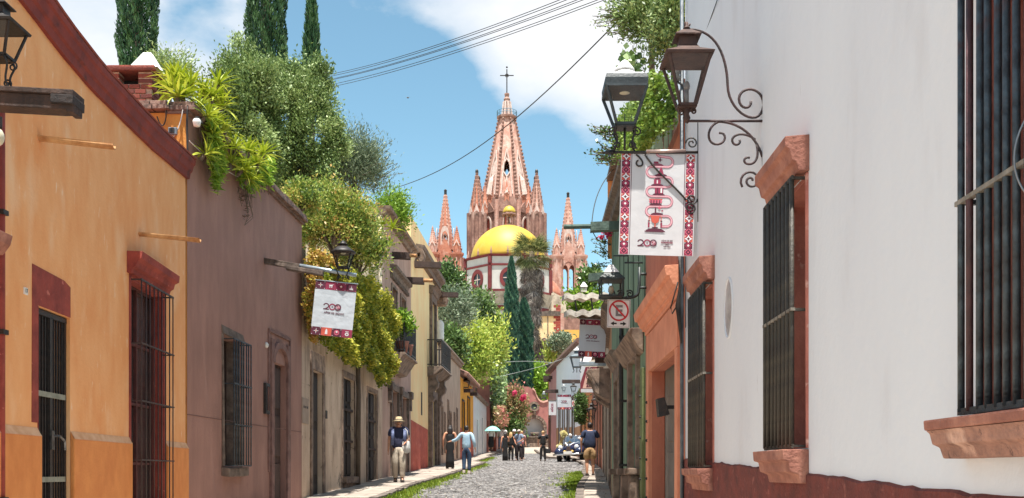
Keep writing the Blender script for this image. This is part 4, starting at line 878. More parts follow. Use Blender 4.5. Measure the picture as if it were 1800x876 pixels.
# ------------------------------------------------------------------ end of the street: pink fountain wall
plp = mat('plaster_rose_pink', S(200, 132, 124, .74), S(176, 110, 104, .74), 1.6, .92, .3, 16, .5, c3=S(150, 96, 92, .8), c3scale=1.6, c3lo=.58, c3hi=.8)
FW = House('fountain_wall', 'rose pink wall with curved top, round window and arched fountain niche at the street end', (-1.4, 110), (4.6, 110), 1.2, 'wall')
ax_, az = FW.hit(939, 772); aw = 1.02; asp = FW.z(939, 752)
n = 12; ztop = FW.z(939, 690); arch = [(ax_+aw*math.cos(PI*i/n), asp+aw*1.0*math.sin(PI*i/n)) for i in range(n+1)]
outl = [(0, -.5), (0, ztop+.8), (3.2, ztop+.6)]+[(FW.x(p), FW.z(p, y)) for p, y in ((938, 686), (941, 690), (943, 697), (946, 703), (950, 707), (955, 708.5), (959, 707.5), (962, 706))]+[(6, FW.z(962, 706)), (6, -.5), (ax_+aw, -.5), (ax_+aw, az)]+arch+[(ax_-aw, az), (ax_-aw, -.5)]
MB().prism(outl[::-1], 0, 1.0, 'y').build('wall', plp, FW.o)
cpth = [(FW.x(p), FW.z(p, y)) for p, y in ((936, 685), (938, 686), (941, 690), (943, 697), (946, 703), (950, 707), (955, 708.5), (959, 707.5), (963, 706))]
cpb = MB()
for (a, c), (d, e) in zip(cpth, cpth[1:]): cpb.add([(a, -.12, c), (d, -.12, e), (d, 1.1, e), (a, 1.1, c), (a, -.12, c+.2), (d, -.12, e+.2), (d, 1.1, e+.2), (a, 1.1, c+.2)], [(3, 2, 1, 0), (4, 5, 6, 7), (0, 1, 5, 4), (1, 2, 6, 5), (2, 3, 7, 6), (3, 0, 4, 7)])
cpb.build('coping', mat('coping_pale', S(226, 176, 158), S(200, 150, 134), 6), FW.o)
for i in range(13):
    t0, t1 = PI*i/13+.02, PI*(i+1)/13-.02
    MB().prism([(ax_+math.cos(t)*r, asp+math.sin(t)*r) for r, t in ((aw, t0), (aw+.34, t0), (aw+.34, t1), (aw, t1))], -.12, .02, 'y').build('arch_stone', stoneg, FW.o, jit=.01)
for s in (-1, 1):
    for j in range(3): MB().box(ax_+s*aw, ax_+s*(aw+.34), -.12, .02, az-.3+j*.5, az+.18+j*.5).build('arch_stone', stoneg, FW.o, jit=.01)
MB().lathe([(.1, 0), (.22, .15), (.18, .4), (.28, .5), (.05, .55)], 8, (ax_, -.1, asp+aw+.3)).build('keystone_finial', stoneg, FW.o, True)
MB().box(ax_-aw, ax_+aw, .9, .95, -.5, asp+aw+.05).build('niche_back', mat('niche_white', (.72, .72, .72, 1), (.62, .62, .62, 1), 2), FW.o)
ub, uz = FW.hit(940, 780); ur = FW.at('fountain_urn', 'dark stone urn basin standing inside the white arched niche', 'urn', ub, .1, uz+.3); MB().lathe([(.28, 0), (.16, .2), (.14, .35), (.4, .6), (.5, .9), (.44, .92)], 14).build('bowl', stoned, ur, True)
oxx, ozz = FW.hit(939, 715); b = MB(); 
for i in range(16):
    t0, t1 = 2*PI*i/16, 2*PI*(i+1)/16
    b.prism([(oxx+math.cos(t)*r, ozz+math.sin(t)*r) for r, t in ((.32, t0), (.55, t0), (.55, t1), (.32, t1))], -.1, .02, 'y')
b.build('round_window_frame', stoneg, FW.o); MB().lathe([(.32, 0), (.32, .02)], 16).build('round_window', glass, FW.o, loc=(oxx, -.03, ozz), rot=(PI/2, 0, 0))
fb = FW.at('fountain_basin', 'grey stone fountain basin with steps below the arched niche', 'fountain', ax_, -.4, FW.z(939, 786)); 
MB().box(-1.7, 1.7, -.6, .38, -.1, .95).build('basin', stoneg, fb, False, .04, jit=.01); MB().box(-1.85, 1.85, -.75, .38, .954, 1.1).build('rim', stoned, fb, False, .03)
MB().box(-2.1, 2.1, -1.1, -.604, -.2, .35).build('step', stoneg, fb, False, .03); MB().box(-1.8, -.5, -1.6, -1.104, -.2, .2).build('step', kerbm, fb, False, .03)

# ------------------------------------------------------------------ rubble wall and church buildings behind
rub = [mat('rubble_stone', S(132, 114, 102), S(86, 74, 68), 2, .95, .7, 12), mat('rubble_stone_dark', S(84, 74, 68), S(58, 52, 50), 2, .95, .7, 12), mat('rubble_stone_pale', S(176, 160, 146), S(140, 124, 114), 2, .95, .7, 12)]
RB = House('rubble_wall', 'high dark rubble stone wall between the palm trunk and roof bushes', P(890, 830, 121).xy, P(990, 830, 121).xy, 1.5, 'wall')
RB.wall(mat('rubble_joint', S(90, 80, 74), S(70, 64, 60), 3), RB.zr((830-603)/F*121), [])
rs = [MB().ball((0, 0, 0), .5, .3, .5, 7, 4).build('stone', m, RB.o, jit=.07) for m in rub]; used = [0, 0, 0]
for j in range(15):
    for i in range(16):
        px = 926+i*3.7+random.uniform(-.8, .8)+(1.8 if j % 2 else 0); py = 608+j*6.2+random.uniform(-1.2, 1.2)
        x, z = RB.hit(px, py); k_ = random.choices((0, 1, 2), (5, 4, 1))[0]
        if used[k_]: o = link('stone', rs[k_].data, RB.o)
        else: o = rs[k_]; used[k_] = 1
        o.location = (x, .0, z); s_ = random.uniform(.75, 1.1); o.scale = (.27*s_*random.uniform(.7, 1.15)/.5*.5*2, .5, .36*s_); o.rotation_euler = (0, random.uniform(-.5, .5), 0)
RB.box('wall_cap', stoned, 0, RB.L, -.3, .2, RB.zr((830-605)/F*121), RB.zr((830-599)/F*121), jit=.02)
creamc = mat('church_cream', S(240, 214, 166), S(222, 190, 142), 1, .92, .2, 8)
CB = House('cream_annex', 'cream church annex with red quoins right of the palm', P(930, 830, 136).xy, P(985, 830, 136).xy, 8, zb=9)
CB.wall(creamc, CB.zr((830-556)/F*136), [])
for j in range(14): MB().box(CB.L-(.9 if j % 2 else .6), CB.L+.03, -.06, .0, CB.z(985, 603)+j*.36, CB.z(985, 603)+j*.36+.33).build('quoin', redp, CB.o)
MB().prism([(0, 0), (CB.L, 0), (CB.L, .6), (CB.L*.55, -.3+1.0), (0, -.6+.8)], -.2, 7, 'y').build('roof', mat('roof_mossy', S(110, 96, 88), S(66, 62, 58), 3, .95, .6, 10), CB.o, loc=(0, 0, CB.zr((830-556)/F*136)))
MB().prism([(math.cos(PI*i/8)*.55, math.sin(PI*i/8)*.75) for i in range(9)], -.08, .02, 'y').build('arched_window', stoned, CB.o, loc=(CB.x(957), 0, CB.z(957, 604))); MB().prism([(math.cos(PI*i/8)*.36, math.sin(PI*i/8)*.52) for i in range(9)], -.09, -.081, 'y').build('window_pane', mat('pane_beige', S(206, 170, 130), None, 3), CB.o, loc=(CB.x(957), 0, CB.z(957, 604)))
MB().tube([(CB.x(963), -.04, CB.z(963, 603)), (CB.x(963), -.04, CB.z(963, 552))], .07, 6).build('downpipe', stoned, CB.o)
OB = House('ochre_annex', 'ochre building with a dark window behind the tiled parapet', P(985, 830, 128).xy, P(1030, 830, 128).xy, 8, zb=9)
oo = (OB.x(996), OB.x(1004), OB.z(1000, 601), OB.z(1000, 587), .3)
OB.wall(mat('church_ochre', S(232, 180, 92), S(208, 152, 74), 1, .92, .2, 8), OB.zr((830-580)/F*128), [oo]); OB.pane(oo, None, woodd, 2, 1)
for (pa, pb, t, Y, m, nm, lb) in ((868, 884, 566, 128, 'church_ochre', 'ochre_block', 'small ochre building glimpsed left of the cypress pair'),):
    XB = House(nm, lb, P(pa, 830, Y).xy, P(pb, 830, Y).xy, 4, zb=9); xo = (XB.x(875), XB.x(878), XB.z(876, 604), XB.z(876, 590), .3)
    XB.wall(MC[m], XB.zr((830-t)/F*Y), [xo]); XB.pane(xo, None, woodd, 1, 2)
# ------------------------------------------------------------------ the church
pk = mat('church_pink', S(224, 176, 158, .74), S(196, 140, 122, .7), .9, .9, .5, 2.5, .6, c3=S(236, 206, 192, .75), c3scale=1.2, c3lo=.5, c3hi=.75, bdist=.15)
pkd = mat('church_brown', S(188, 144, 128, .7), S(142, 104, 92, .66), 1.1, .9, .5, 2.5, .5, c3=S(212, 178, 162, .7), c3scale=1.0, c3lo=.55, c3hi=.8, bdist=.15)
pkr = mat('church_orange', S(214, 142, 114, .74), S(188, 116, 94, .7), .8, .9, .5, 2.5, .7, c3=S(232, 192, 172, .74), c3scale=1.1, c3lo=.55, c3hi=.8, bdist=.15)
pale = mat('church_pale_trim', S(240, 218, 208, .7), S(216, 184, 170, .7), 2, .9, .3, 4)
skyhole = dark
def at_px(px, py, Y): return P(px, py, Y)
def octa(r, z, ph=PI/8, n=8): return [(r*math.cos(2*PI*i/n+ph), r*math.sin(2*PI*i/n+ph), z) for i in range(n)]
def pinnacle(root, x, y, z, w, h, m, n=4, crock=True, base=.28, name='pinnacle'):
    """shaft with little gables and a crocketed pyramid"""
    ph = PI/4 if n == 4 else PI/8; k = math.sqrt(2) if n == 4 else 1.05
    o = MB().lathe([(w*k, 0), (w*k, h*base), (w*k*1.12, h*base+.05*h), (w*k*.92, h*(base+.06)), (w*k*.06, h)], n, (0, 0, 0), ph).build(name, m, root, loc=(x, y, z))
    gb = MB()
    for s in range(4):
        M = Matrix.Rotation(PI/2*s, 4, 'Z')
        gb.add([(-w*.9, -w*1.12, h*(base-.06)), (w*.9, -w*1.12, h*(base-.06)), (0, -w*1.12, h*(base+.2)), (-w*.62, -w*1.16, h*(base-.06)), (w*.62, -w*1.16, h*(base-.06)), (0, -w*1.16, h*(base+.12))], [(0, 3, 5, 2), (3, 0, 0), (1, 2, 5, 4)] if False else [(0, 3, 5, 2), (4, 1, 2, 5)], 0, M)
    gb.build('gablet', pale, o)
    if crock:
        cb = MB()
        for s in range(n):
            th = 2*PI*s/n+ph
            for j in range(1, 8):
                t = j/8; r = w*k*.92*(1-t)+w*k*.06*t; cb.ball((math.cos(th)*r, math.sin(th)*r, h*(base+.06)+(h*(1-base-.06))*t), w*.13, None, w*.16, 5, 3)
        cb.build('crockets', m, o)
    return o
def pointed(x, z, w, h, n=8):
    """outline of a pointed arch opening, base centre (x, z)"""
    s = h-w*1.0; pts = [(x-w/2, z), (x-w/2, z+s)]
    for i in range(1, n): t = i/n; pts.append((x-w/2+w/2*(1-math.cos(t*PI/2))*.9+w/2*.1*t, z+s+(h-s)*math.sin(t*PI/2)))
    pts.append((x, z+h))
    return pts+[(2*x-a, c) for a, c in pts[-2::-1]]
def strip_poly(outer, inner, y0, y1):
    b = MB(); n = len(outer)
    for i in range(n-1):
        a, c, d, e = outer[i], outer[i+1], inner[i+1], inner[i]
        b.add([(a[0], y0, a[1]), (c[0], y0, c[1]), (d[0], y0, d[1]), (e[0], y0, e[1]), (a[0], y1, a[1]), (c[0], y1, c[1]), (d[0], y1, d[1]), (e[0], y1, e[1])], [(0, 3, 2, 1), (0, 1, 5, 4), (2, 3, 7, 6)])
    return b
# --- dome and drum
Yd = 150; k = Yd/F; dc = P(893, 830, Yd); Rd = 81*k
DO = thing('church_dome', 'yellow church dome on a white octagonal drum with dark red pilasters', 'dome', (dc.x, Yd, 11.5))
Z = lambda py, Y=Yd: E+(HY-py)/F*Y
z = lambda py: Z(py, 143.8)-11.5
wht = mat('church_white', (.56, .54, .50, 1), (.47, .45, .42, 1), .8, .9, .2, 6, .5); grs = mat('church_grey_stucco', S(226, 214, 196, .62), S(170, 158, 144, .62), 1.2, .95, .4, 4, c3=S(130, 122, 112), c3scale=1.6, c3lo=.6, c3hi=.72)
maroon = mat('church_maroon', S(140, 60, 60, .7), S(116, 48, 50, .7), 1.5, .9, .3, 6)
def drum(name, m, rows, ph=PI/8): return MB().lathe([(r*k, z(py)) for r, py in rows], 8, (0, 0, 0), ph).build(name, m, DO)
drum('drum', wht, [(79, 512), (79, 450)])
drum('skirt', grs, [(74, 545), (76, 538), (74, 534), (84, 512.5), (79.3, 512.4)])
drum('lower_wall', wht, [(74, 640), (74, 545.3)])
drum('lower_band', maroon, [(75, 543.5), (76.6, 543), (76.6, 536), (75.4, 535.8)])
drum('cornice', maroon, [(79.2, 449.8), (82, 449), (83.5, 446.5), (79, 445.5)])
drum('upper_band', maroon, [(79.3, 466.5), (81, 466), (81, 463), (79.3, 462.5)]); drum('base_band', maroon, [(79.3, 512.2), (81.2, 511.8), (81.2, 508), (79.3, 507.5)])
for i in range(8):
    th = 2*PI*i/8+PI/8; r = 79.6*k
    MB().lathe([(3.6*k, z(507.4)), (3.6*k, z(466.6))], 6, (r*math.cos(th), r*math.sin(th), 0)).lathe([(3.6*k, z(462.4)), (3.6*k, z(450))], 6, (r*math.cos(th), r*math.sin(th), 0)).build('pilaster', maroon, DO)
    fn = MB(); fn.lathe([(2.6*k, z(445.4)), (1.2*k, z(443)), (2.2*k, z(440)), (1.0*k, z(437)), (.5*k, z(431.5))], 8, (74*k*math.cos(th), 74*k*math.sin(th), 0)); fn.build('finial', pkd, DO, True)
    th2 = 2*PI*i/8; fn = MB(); fn.lathe([(2.6*k, z(445.4)), (1.2*k, z(443)), (2.2*k, z(440)), (1.0*k, z(437)), (.5*k, z(431.5))], 8, (72*k*math.cos(th2), 72*k*math.sin(th2), 0)); fn.build('finial', pkd, DO, True)
    M = Matrix.Rotation(th2+PI/2, 4, 'Z'); ap = 79*math.cos(PI/8)*k
    rw = MB(); n = 18
    prof = lambda s: [(math.cos(2*PI*j/n)*11.5*k*s*(1 if abs(math.sin(2*PI*j/n)) < .7 else .9), z(488)+math.sin(2*PI*j/n)*14.5*k*s) for j in range(n+1)]
    sp = strip_poly(prof(1.22), prof(.74), -ap-.16, -ap+.05); wf = bpy.data.objects
    fo = sp.build('round_window_frame', maroon, DO, rot=(0, 0, th2+PI/2))
    gp = MB(); gp.add([(a, -ap-.02, c) for a, c in prof(.76)[:-1]], [tuple(range(n))]); go = gp.build('round_window', glass, DO, rot=(0, 0, th2+PI/2))
    MB().box(-.06, .06, -ap-.08, -ap-.025, z(488)-10*k, z(488)+10*k).box(-8*k, 8*k, -ap-.078, -ap-.026, z(488)-.06, z(488)+.06).build('glazing_bar', pale, go)
dm = mat('dome_yellow', S(246, 212, 74, .56), S(240, 198, 62, .54), .7, .55, .12, 3, .4, c3=S(246, 218, 104, .58), c3scale=.6, c3lo=.56, c3hi=.72)
MB().lathe([(66*k*math.cos(t), z(447)+(Z(397.5)-Z(447, 143.8))*math.sin(t)) for t in np.linspace(0, PI/2*.93, 14)], 32).build('dome_shell', dm, DO, True)
lz = Z(397.5)-11.5
ln = MB().lathe([(11*k, lz-.5), (11*k, lz+1.5*k), (9*k, lz+2*k)], 8, (0, 0, 0), PI/8).build('lantern_base', pkd, DO, loc=(2*k, 0, 0))
for i in range(8):
    th = 2*PI*i/8+PI/8; MB().lathe([(1.7*k, lz+2*k), (1.1*k, lz+5*k), (1.1*k, lz+15*k), (1.8*k, lz+18*k)], 6, (9*k*math.cos(th), 9*k*math.sin(th), 0)).build('lantern_column', pkd, ln, True)
MB().lathe([(12.5*k, lz+18*k), (13*k, lz+19.5*k), (11.5*k, lz+21*k), (11.5*k, lz+23*k)], 8, (0, 0, 0), PI/8).build('lantern_cornice', pkd, ln)
MB().lathe([(11.3*k*math.cos(t), lz+23*k+12.5*k*math.sin(t)) for t in np.linspace(0, PI/2*.96, 9)], 20).build('lantern_cupola', dm, ln, True)
MB().lathe([(2*k, lz+2*k), (1*k, lz+12*k), (1.6*k, lz+16*k)], 8).build('lantern_statue', stoned, ln, True)

# --- great tower
Yt = 190; k = Yt/F; tc_ = P(891, 830, Yt)
TW = thing('church_tower', 'tall pink gothic church tower with crocketed spire and iron cross', 'tower', (tc_.x, Yt, 12))
z = lambda py: Z(py, Yt)-12
ph8 = PI/8
def spire(root, rows, m, ribm, rib=1.0, crock=16, holes=None):
    # rows: (vertex radius, z); the front, back and two side faces may hold an eye-shaped opening
    b = MB(); n = 8
    (r0, z0), (r1, z1) = rows[0], rows[-1]
    R = lambda zz: r0+(r1-r0)*(zz-z0)/(z1-z0)
    def ring(zz): return [(R(zz)*math.cos(2*PI*i/n+ph8), R(zz)*math.sin(2*PI*i/n+ph8), zz) for i in range(n)]
    lo, hi = (holes[0], holes[1]) if holes else (None, None)
    cz = [z0]+([lo, hi] if holes else [])+[z1]
    for a, c in zip(cz, cz[1:]):
        A_, B_ = ring(a), ring(c)
        for i in range(n):
            j = (i+1) % n
            is_h = holes and a == lo and i in (5, 1)
            if not is_h: b.add([A_[i], A_[j], B_[j], B_[i]], [(0, 1, 2, 3)])
            else:
                # face with an eye-shaped hole
                P4 = [Vector(A_[i]), Vector(A_[j]), Vector(B_[j]), Vector(B_[i])]
                def uv(u, v): return (P4[0]*(1-u)+P4[1]*u)*(1-v)+(P4[3]*(1-u)+P4[2]*u)*v
                m_ = 16; inner = []; outer = []
                for q in range(m_):
                    t = 2*PI*q/m_; cu, sv = math.cos(t), math.sin(t)
                    inner.append(uv(.5+.26*cu*(1-abs(sv)**2.2*.9), .5+.42*sv))
                    s_ = .5/max(abs(cu), abs(sv)); outer.append(uv(.5+cu*s_, .5+sv*s_))
                nrm = (P4[1]-P4[0]).cross(P4[3]-P4[0]).normalized()
                back = [p-nrm*.5 for p in inner]
                b.add(outer+inner+back, [(q, (q+1) % m_, m_+(q+1) % m_, m_+q) for q in range(m_)]+[(m_+q, m_+(q+1) % m_, 2*m_+(q+1) % m_, 2*m_+q) for q in range(m_)])
                rim = MB(); big = [p+(p-uv(.5, .5))*.22+nrm*.22 for p in inner]; rin = [p+nrm*.22 for p in inner]
                rim.add(big+rin+inner, [(q, (q+1) % m_, m_+(q+1) % m_, m_+q) for q in range(m_)]+[(m_+q, m_+(q+1) % m_, 2*m_+(q+1) % m_, 2*m_+q) for q in range(m_)]); rim.build('eye_window_frame', pale, root)
    sp = b.build('spire', m, root)
    for i in range(n):
        th = 2*PI*i/n+ph8; rb = MB()
        rb.tube([(r0*1.0*math.cos(th), r0*math.sin(th), z0), (r1*math.cos(th), r1*math.sin(th), z1)], [rib, rib*.5], 6)
        rb.build('spire_rib', ribm, sp)
        cb = MB()
        for j in range(crock):
            zz = z0+(z1-z0)*(j+.5)/crock; r = R(zz)*1.02+rib*.5; cb.ball((r*math.cos(th), r*math.sin(th), zz), rib*.95*(1-.4*j/crock), None, rib*1.25*(1-.4*j/crock), 6, 4)
        cb.build('crockets', ribm, sp)
    return sp
spire(TW, [(43.5*k, z(358)), (14*k, z(210))], pk, pkd, .34, 22, (z(322), z(286)))
# tall inset gables on the spire faces
for i in range(8):
    th = 2*PI*i/8+PI/2; 
    r = lambda py: (43.5+(14-43.5)*(358-py)/148)*k*math.cos(PI/8)
    ga = MB()
    for s in (-1, 1):
        ga.tube([(s*10*k, -r(352)-.1, z(352)), (s*5.6*k, -r(300)-.1, z(300)), (0, -r(270)-.15, z(270))], .16, 5)
    ga.tube([(0, -r(352)-.4, z(352)), (0, -r(322)-.25, z(322))], [.5, .12], 5)
    if i % 2: ga.tube([(0, -r(352)-.5, z(352)), (0, -r(326)-.4, z(326)), (0, -r(316)-.2, z(316))], [.62, .5, .1], 4)
    ga.build('spire_tracery', pale, TW, rot=(0, 0, th-PI/2+PI/2))
    if i not in (2, 6):
        vp = MB(); m_ = 14; vp.add([(math.cos(2*PI*q/m_)*6.5*k*(1-abs(math.sin(2*PI*q/m_))**2.2*.9), -r(304-14*math.sin(2*PI*q/m_))-.06, z(304)+math.sin(2*PI*q/m_)*16*k) for q in range(m_)], [tuple(range(m_))]); vp.build('blind_eye', pale, TW, rot=(0, 0, th))
MB().lathe([(14*k, z(211)), (17.5*k, z(209.5)), (17.8*k, z(206.5)), (17*k, z(206))], 16).build('gallery', pkd, TW)
rl = MB()
for i in range(16):
    th = 2*PI*i/16; th2 = 2*PI*(i+1)/16; r = 17.3*k
    a, c = (r*math.cos(th), r*math.sin(th)), (r*math.cos(th2), r*math.sin(th2))
    rl.tube([(*a, z(206)), (*a, z(196.5))], .05, 4)
    for py in (196.5, 201): rl.tube([(*a, z(py)), (*c, z(py))], .05, 4)
rl.build('gallery_railing', mat('railing_teal', S(90, 130, 150), None, 3, .5), TW)
MB().lathe([(9.5*k, z(206)), (8.5*k, z(197)), (6.4*k, z(186)), (7.2*k, z(181)), (5*k, z(178)), (6*k, z(175)), (3.4*k, z(171)), (4.6*k, z(167)), (4.4*k, z(165)), (1*k, z(164.5))], 8, (0, 0, 0), ph8).build('spire_top', pkd, TW)
for i in range(8): th = 2*PI*i/8+ph8; MB().tube([(9*k*math.cos(th), 9*k*math.sin(th), z(205)), (5.8*k*math.cos(th), 5.8*k*math.sin(th), z(180))], .22, 5).build('spire_top_rib', pale, TW)
cr = MB(); cr.tube([(0, 0, z(165)), (0, 0, z(122))], .1, 6); cr.tube([(-12*k, 0, z(133)), (12*k, 0, z(133))], .1, 6); cr.tube([(2.6*k*math.cos(2*PI*i/12), 0, z(133)+2.6*k*math.sin(2*PI*i/12)) for i in range(13)], .09, 5); cr.ball((0, 0, z(118.5)), .18)
cr.build('cross', iron, TW)
zT = z; z = lambda py: Z(py, 185.4)-12
# crown tier: octagonal core with arches and gables, four corner turrets
core = MB().lathe([(47*k, z(600)), (47*k, z(362)), (44.5*k, zT(356.5))], 8, (0, 0, 0), ph8).build('belfry', pkd, TW)
for i in range(8):
    M = 2*PI*i/8+PI/2; ap = 47*k*math.cos(PI/8)
    b = MB(); b.add([(-17*k, -ap-.25, z(372)), (17*k, -ap-.25, z(372)), (0, -ap-.25, z(350)), (-17*k, -ap+.2, z(372)), (17*k, -ap+.2, z(372)), (0, -ap+.2, z(350))], [(0, 1, 2), (0, 2, 5, 3), (2, 1, 4, 5)]); b.build('gable', pkd, core, rot=(0, 0, M))
    po = pointed(0, z(425), 14*k, 46*k); pi_ = pointed(0, z(425), 11*k, 43*k)
    strip_poly(po, pi_, -ap-.35, -ap+.1).build('belfry_arch_frame', pale, core, rot=(0, 0, M))
    b = MB(); b.add([(a, -ap-.08, c) for a, c in pi_], [tuple(range(len(pi_)))]); b.build('belfry_opening', mat('belfry_recess', S(176, 84, 66), S(130, 60, 50), .6, .9, 0), core, rot=(0, 0, M))
    b = MB(); b.tube([(-17.5*k, -ap-.3, z(600)), (-17.5*k, -ap-.3, z(352))], .42, 6); b.build('buttress', pk, core, rot=(0, 0, M))
    pinnacle(TW, 41*k*math.cos(2*PI*i/8), 41*k*math.sin(2*PI*i/8), z(362), 4*k, 46*k, pkr, 4, False, .5)
for sx in (-1, 1):
    for sy in (-1, 1):
        x, y = sx*51*k, sy*51*k; z = lambda py, Y_=Yt+y-1.2: Z(py, Y_)-12
        tb = MB().lathe([(15*k, z(620)), (15*k, z(378)), (14*k, z(376))], 8, (0, 0, 0), ph8).build('corner_turret', pkd, TW, loc=(x, y, 0))
        for i in range(8):
            th = 2*PI*i/8+ph8; MB().tube([(15*k*math.cos(th), 15*k*math.sin(th), z(620)), (15*k*math.cos(th), 15*k*math.sin(th), z(374))], .36, 6).build('turret_shaft', pkd, tb)
            th = 2*PI*i/8; M = th+PI/2; strip_poly(pointed(0, z(398), 9*k, 26*k), pointed(0, z(398), 7*k, 21*k), -14.6*k, -13.2*k).build('turret_gable', pale if i % 2 else pkd, tb, rot=(0, 0, M))
            b = MB(); b.add([(-5.2*k, -14.5*k, z(376)), (5.2*k, -14.5*k, z(376)), (0, -14.2*k, z(358))], [(0, 1, 2)]); b.build('turret_peak', pale, tb, rot=(0, 0, M))
        sp = MB().lathe([(12.5*k, z(376)), (11*k, z(362)), (.9*k, z(300 if sy < 0 else 312))], 8, (0, 0, 0), ph8).build('turret_spire', pkr if sx < 0 else pk, tb)
        cb = MB()
        for i in range(8):
            th = 2*PI*i/8+ph8
            cb.tube([(11*k*math.cos(th), 11*k*math.sin(th), z(362)), (.9*k*math.cos(th), .9*k*math.sin(th), z(300 if sy < 0 else 312))], [.2, .08], 4)
            for j in range(9): t = (j+.5)/9; r = (11-10*t)*k; cb.ball((r*math.cos(th), r*math.sin(th), z(362)+(62 if sy < 0 else 50)*k*t), .26*(1-t*.5), None, .34, 5, 3)
        cb.build('turret_ribs', pkd, sp); MB().ball((0, 0, z(299 if sy < 0 else 311)), .3, None, .5).build('turret_finial', iron, sp)
        pinnacle(TW, sx*37*k, sy*60*k*.86, z(374), 4.4*k, (52 if sy < 0 else 58)*k, pkr, 4, True, .25)
# --- flanking towers
def flank(px, tip, base, Y, label, m, open_):
    k = Y/F; c = P(px, 830, Y); o = thing('church_turret', label, 'tower', (c.x, Y, 12)); z = lambda py: Z(py, Y)-12
    sp = spire(o, [(15.5*k, z(base+8)), (2.0*k, z(tip+10))], m, pk, .16, 15, (z(base), z(base-20)))
    MB().lathe([(2.4*k, z(tip+11)), (2.4*k, z(tip+3)), (3*k, z(tip+2)), (1*k, z(tip))], 8).build('spire_cap', iron, o)
    for i in range(4):
        M = PI/2*i
        strip_poly(pointed(0, z(base+12), 15*k, 44*k), pointed(0, z(base+12), 11*k, 35*k), -15.4*k, -14.4*k).build('spire_gable', pale, o, rot=(0, 0, M))
    for sx in (-1, 1):
        for sy in (-1, 1):
            x, y = sx*21*k, sy*21*k
            b = MB().lathe([(10*k, z(640)), (10*k, z(base+24)), (12.5*k, z(base+20)), (12.5*k, z(base+17)), (9.5*k, z(base+16.5))], 12).build('corner_shaft', m, o, loc=(x, y, 0))
            for j in range(8): th = 2*PI*j/8; MB().tube([(10*k*math.cos(th), 10*k*math.sin(th), z(640)), (10*k*math.cos(th), 10*k*math.sin(th), z(base+26))], .16, 5).build('shaft_reed', pk, b)
            pinnacle(o, x, y, z(base+17), 6.6*k, 48*k, pk if sx < 0 else m, 8, True, .3)
    # walls between the shafts, pierced by pointed arches
    for i in range(4):
        M = PI/2*i; zb, ztp = z(640), z(base+17); w = 14*k
        out = [(-w, zb), (-w, ztp), (0, z(base-12)), (w, ztp), (w, zb)]
        b = MB()
        if open_:
            hl, hr = pointed(-5.6*k, z(530), 9*k, 60*k), pointed(5.6*k, z(530), 9*k, 60*k)
            b.prism([(-w, z(530)), (-w, ztp), (0, z(base-12)), (0, z(530)+0), (-5.6*k+4.5*k, z(530))]+hl[::-1][1:], -18*k, -15.5*k, 'y')
            b.prism([(0, z(530)), (0, z(base-12)), (w, ztp), (w, z(530))]+hr[::-1], -18*k, -15.5*k, 'y')
            b.box(-w, w, -18*k, -15.5*k, zb, z(530)-.01)
        else: b.prism(out[::-1], -18*k, -15.5*k, 'y')
        wl = b.build('tower_wall', m, o, rot=(0, 0, M))
        strip_poly(pointed(0, z(530), 27*k, 72*k), pointed(0, z(530), 24*k, 66*k), -18.6*k, -17*k).build('arch_moulding', pk, wl)
    return o
flank(783, 333, 433, 182, 'left pink church turret with slim spire above the cream house', pkr, False)
flank(998.5, 338, 437, 182, 'right pale pink church turret with open arches above the wavy canopies', pk, True)
# church body under the towers, mostly hidden
NV = thing('church_nave', 'pink brown church body behind the drum, between dome and right turret', 'church', (P(893, 830, 200).x, 165, 11))
MB().box(-13, 13, 8, 40, 0, Z(525, 180)-11).build('wall', pkd, NV); MB().box(4.6, 9.2, 0, 8, 0, Z(520, 165)-11).build('side_chapel', pk, NV)
MB().lathe([(2.6*math.cos(t), 2.6*math.sin(t)*1.2) for t in np.linspace(0, PI/2*.95, 8)], 14, (6.2, 2, Z(520, 165)-11)).build('chapel_vault', pkr, NV, True)
fb_ = MB(); fb_.prism([(6, 0), (9.6, 0), (9.6, 2), (7.6, 3.0), (6, 4.6)], -.4, .4, 'y'); fb_.build('flying_buttress', mat('buttress_stucco', S(222, 206, 184), S(160, 146, 132), 1, .95, .4, 4, c3=S(100, 92, 84), c3scale=1.2, c3lo=.58, c3hi=.7), NV, loc=(-.6, -12, Z(545, 150)-11))
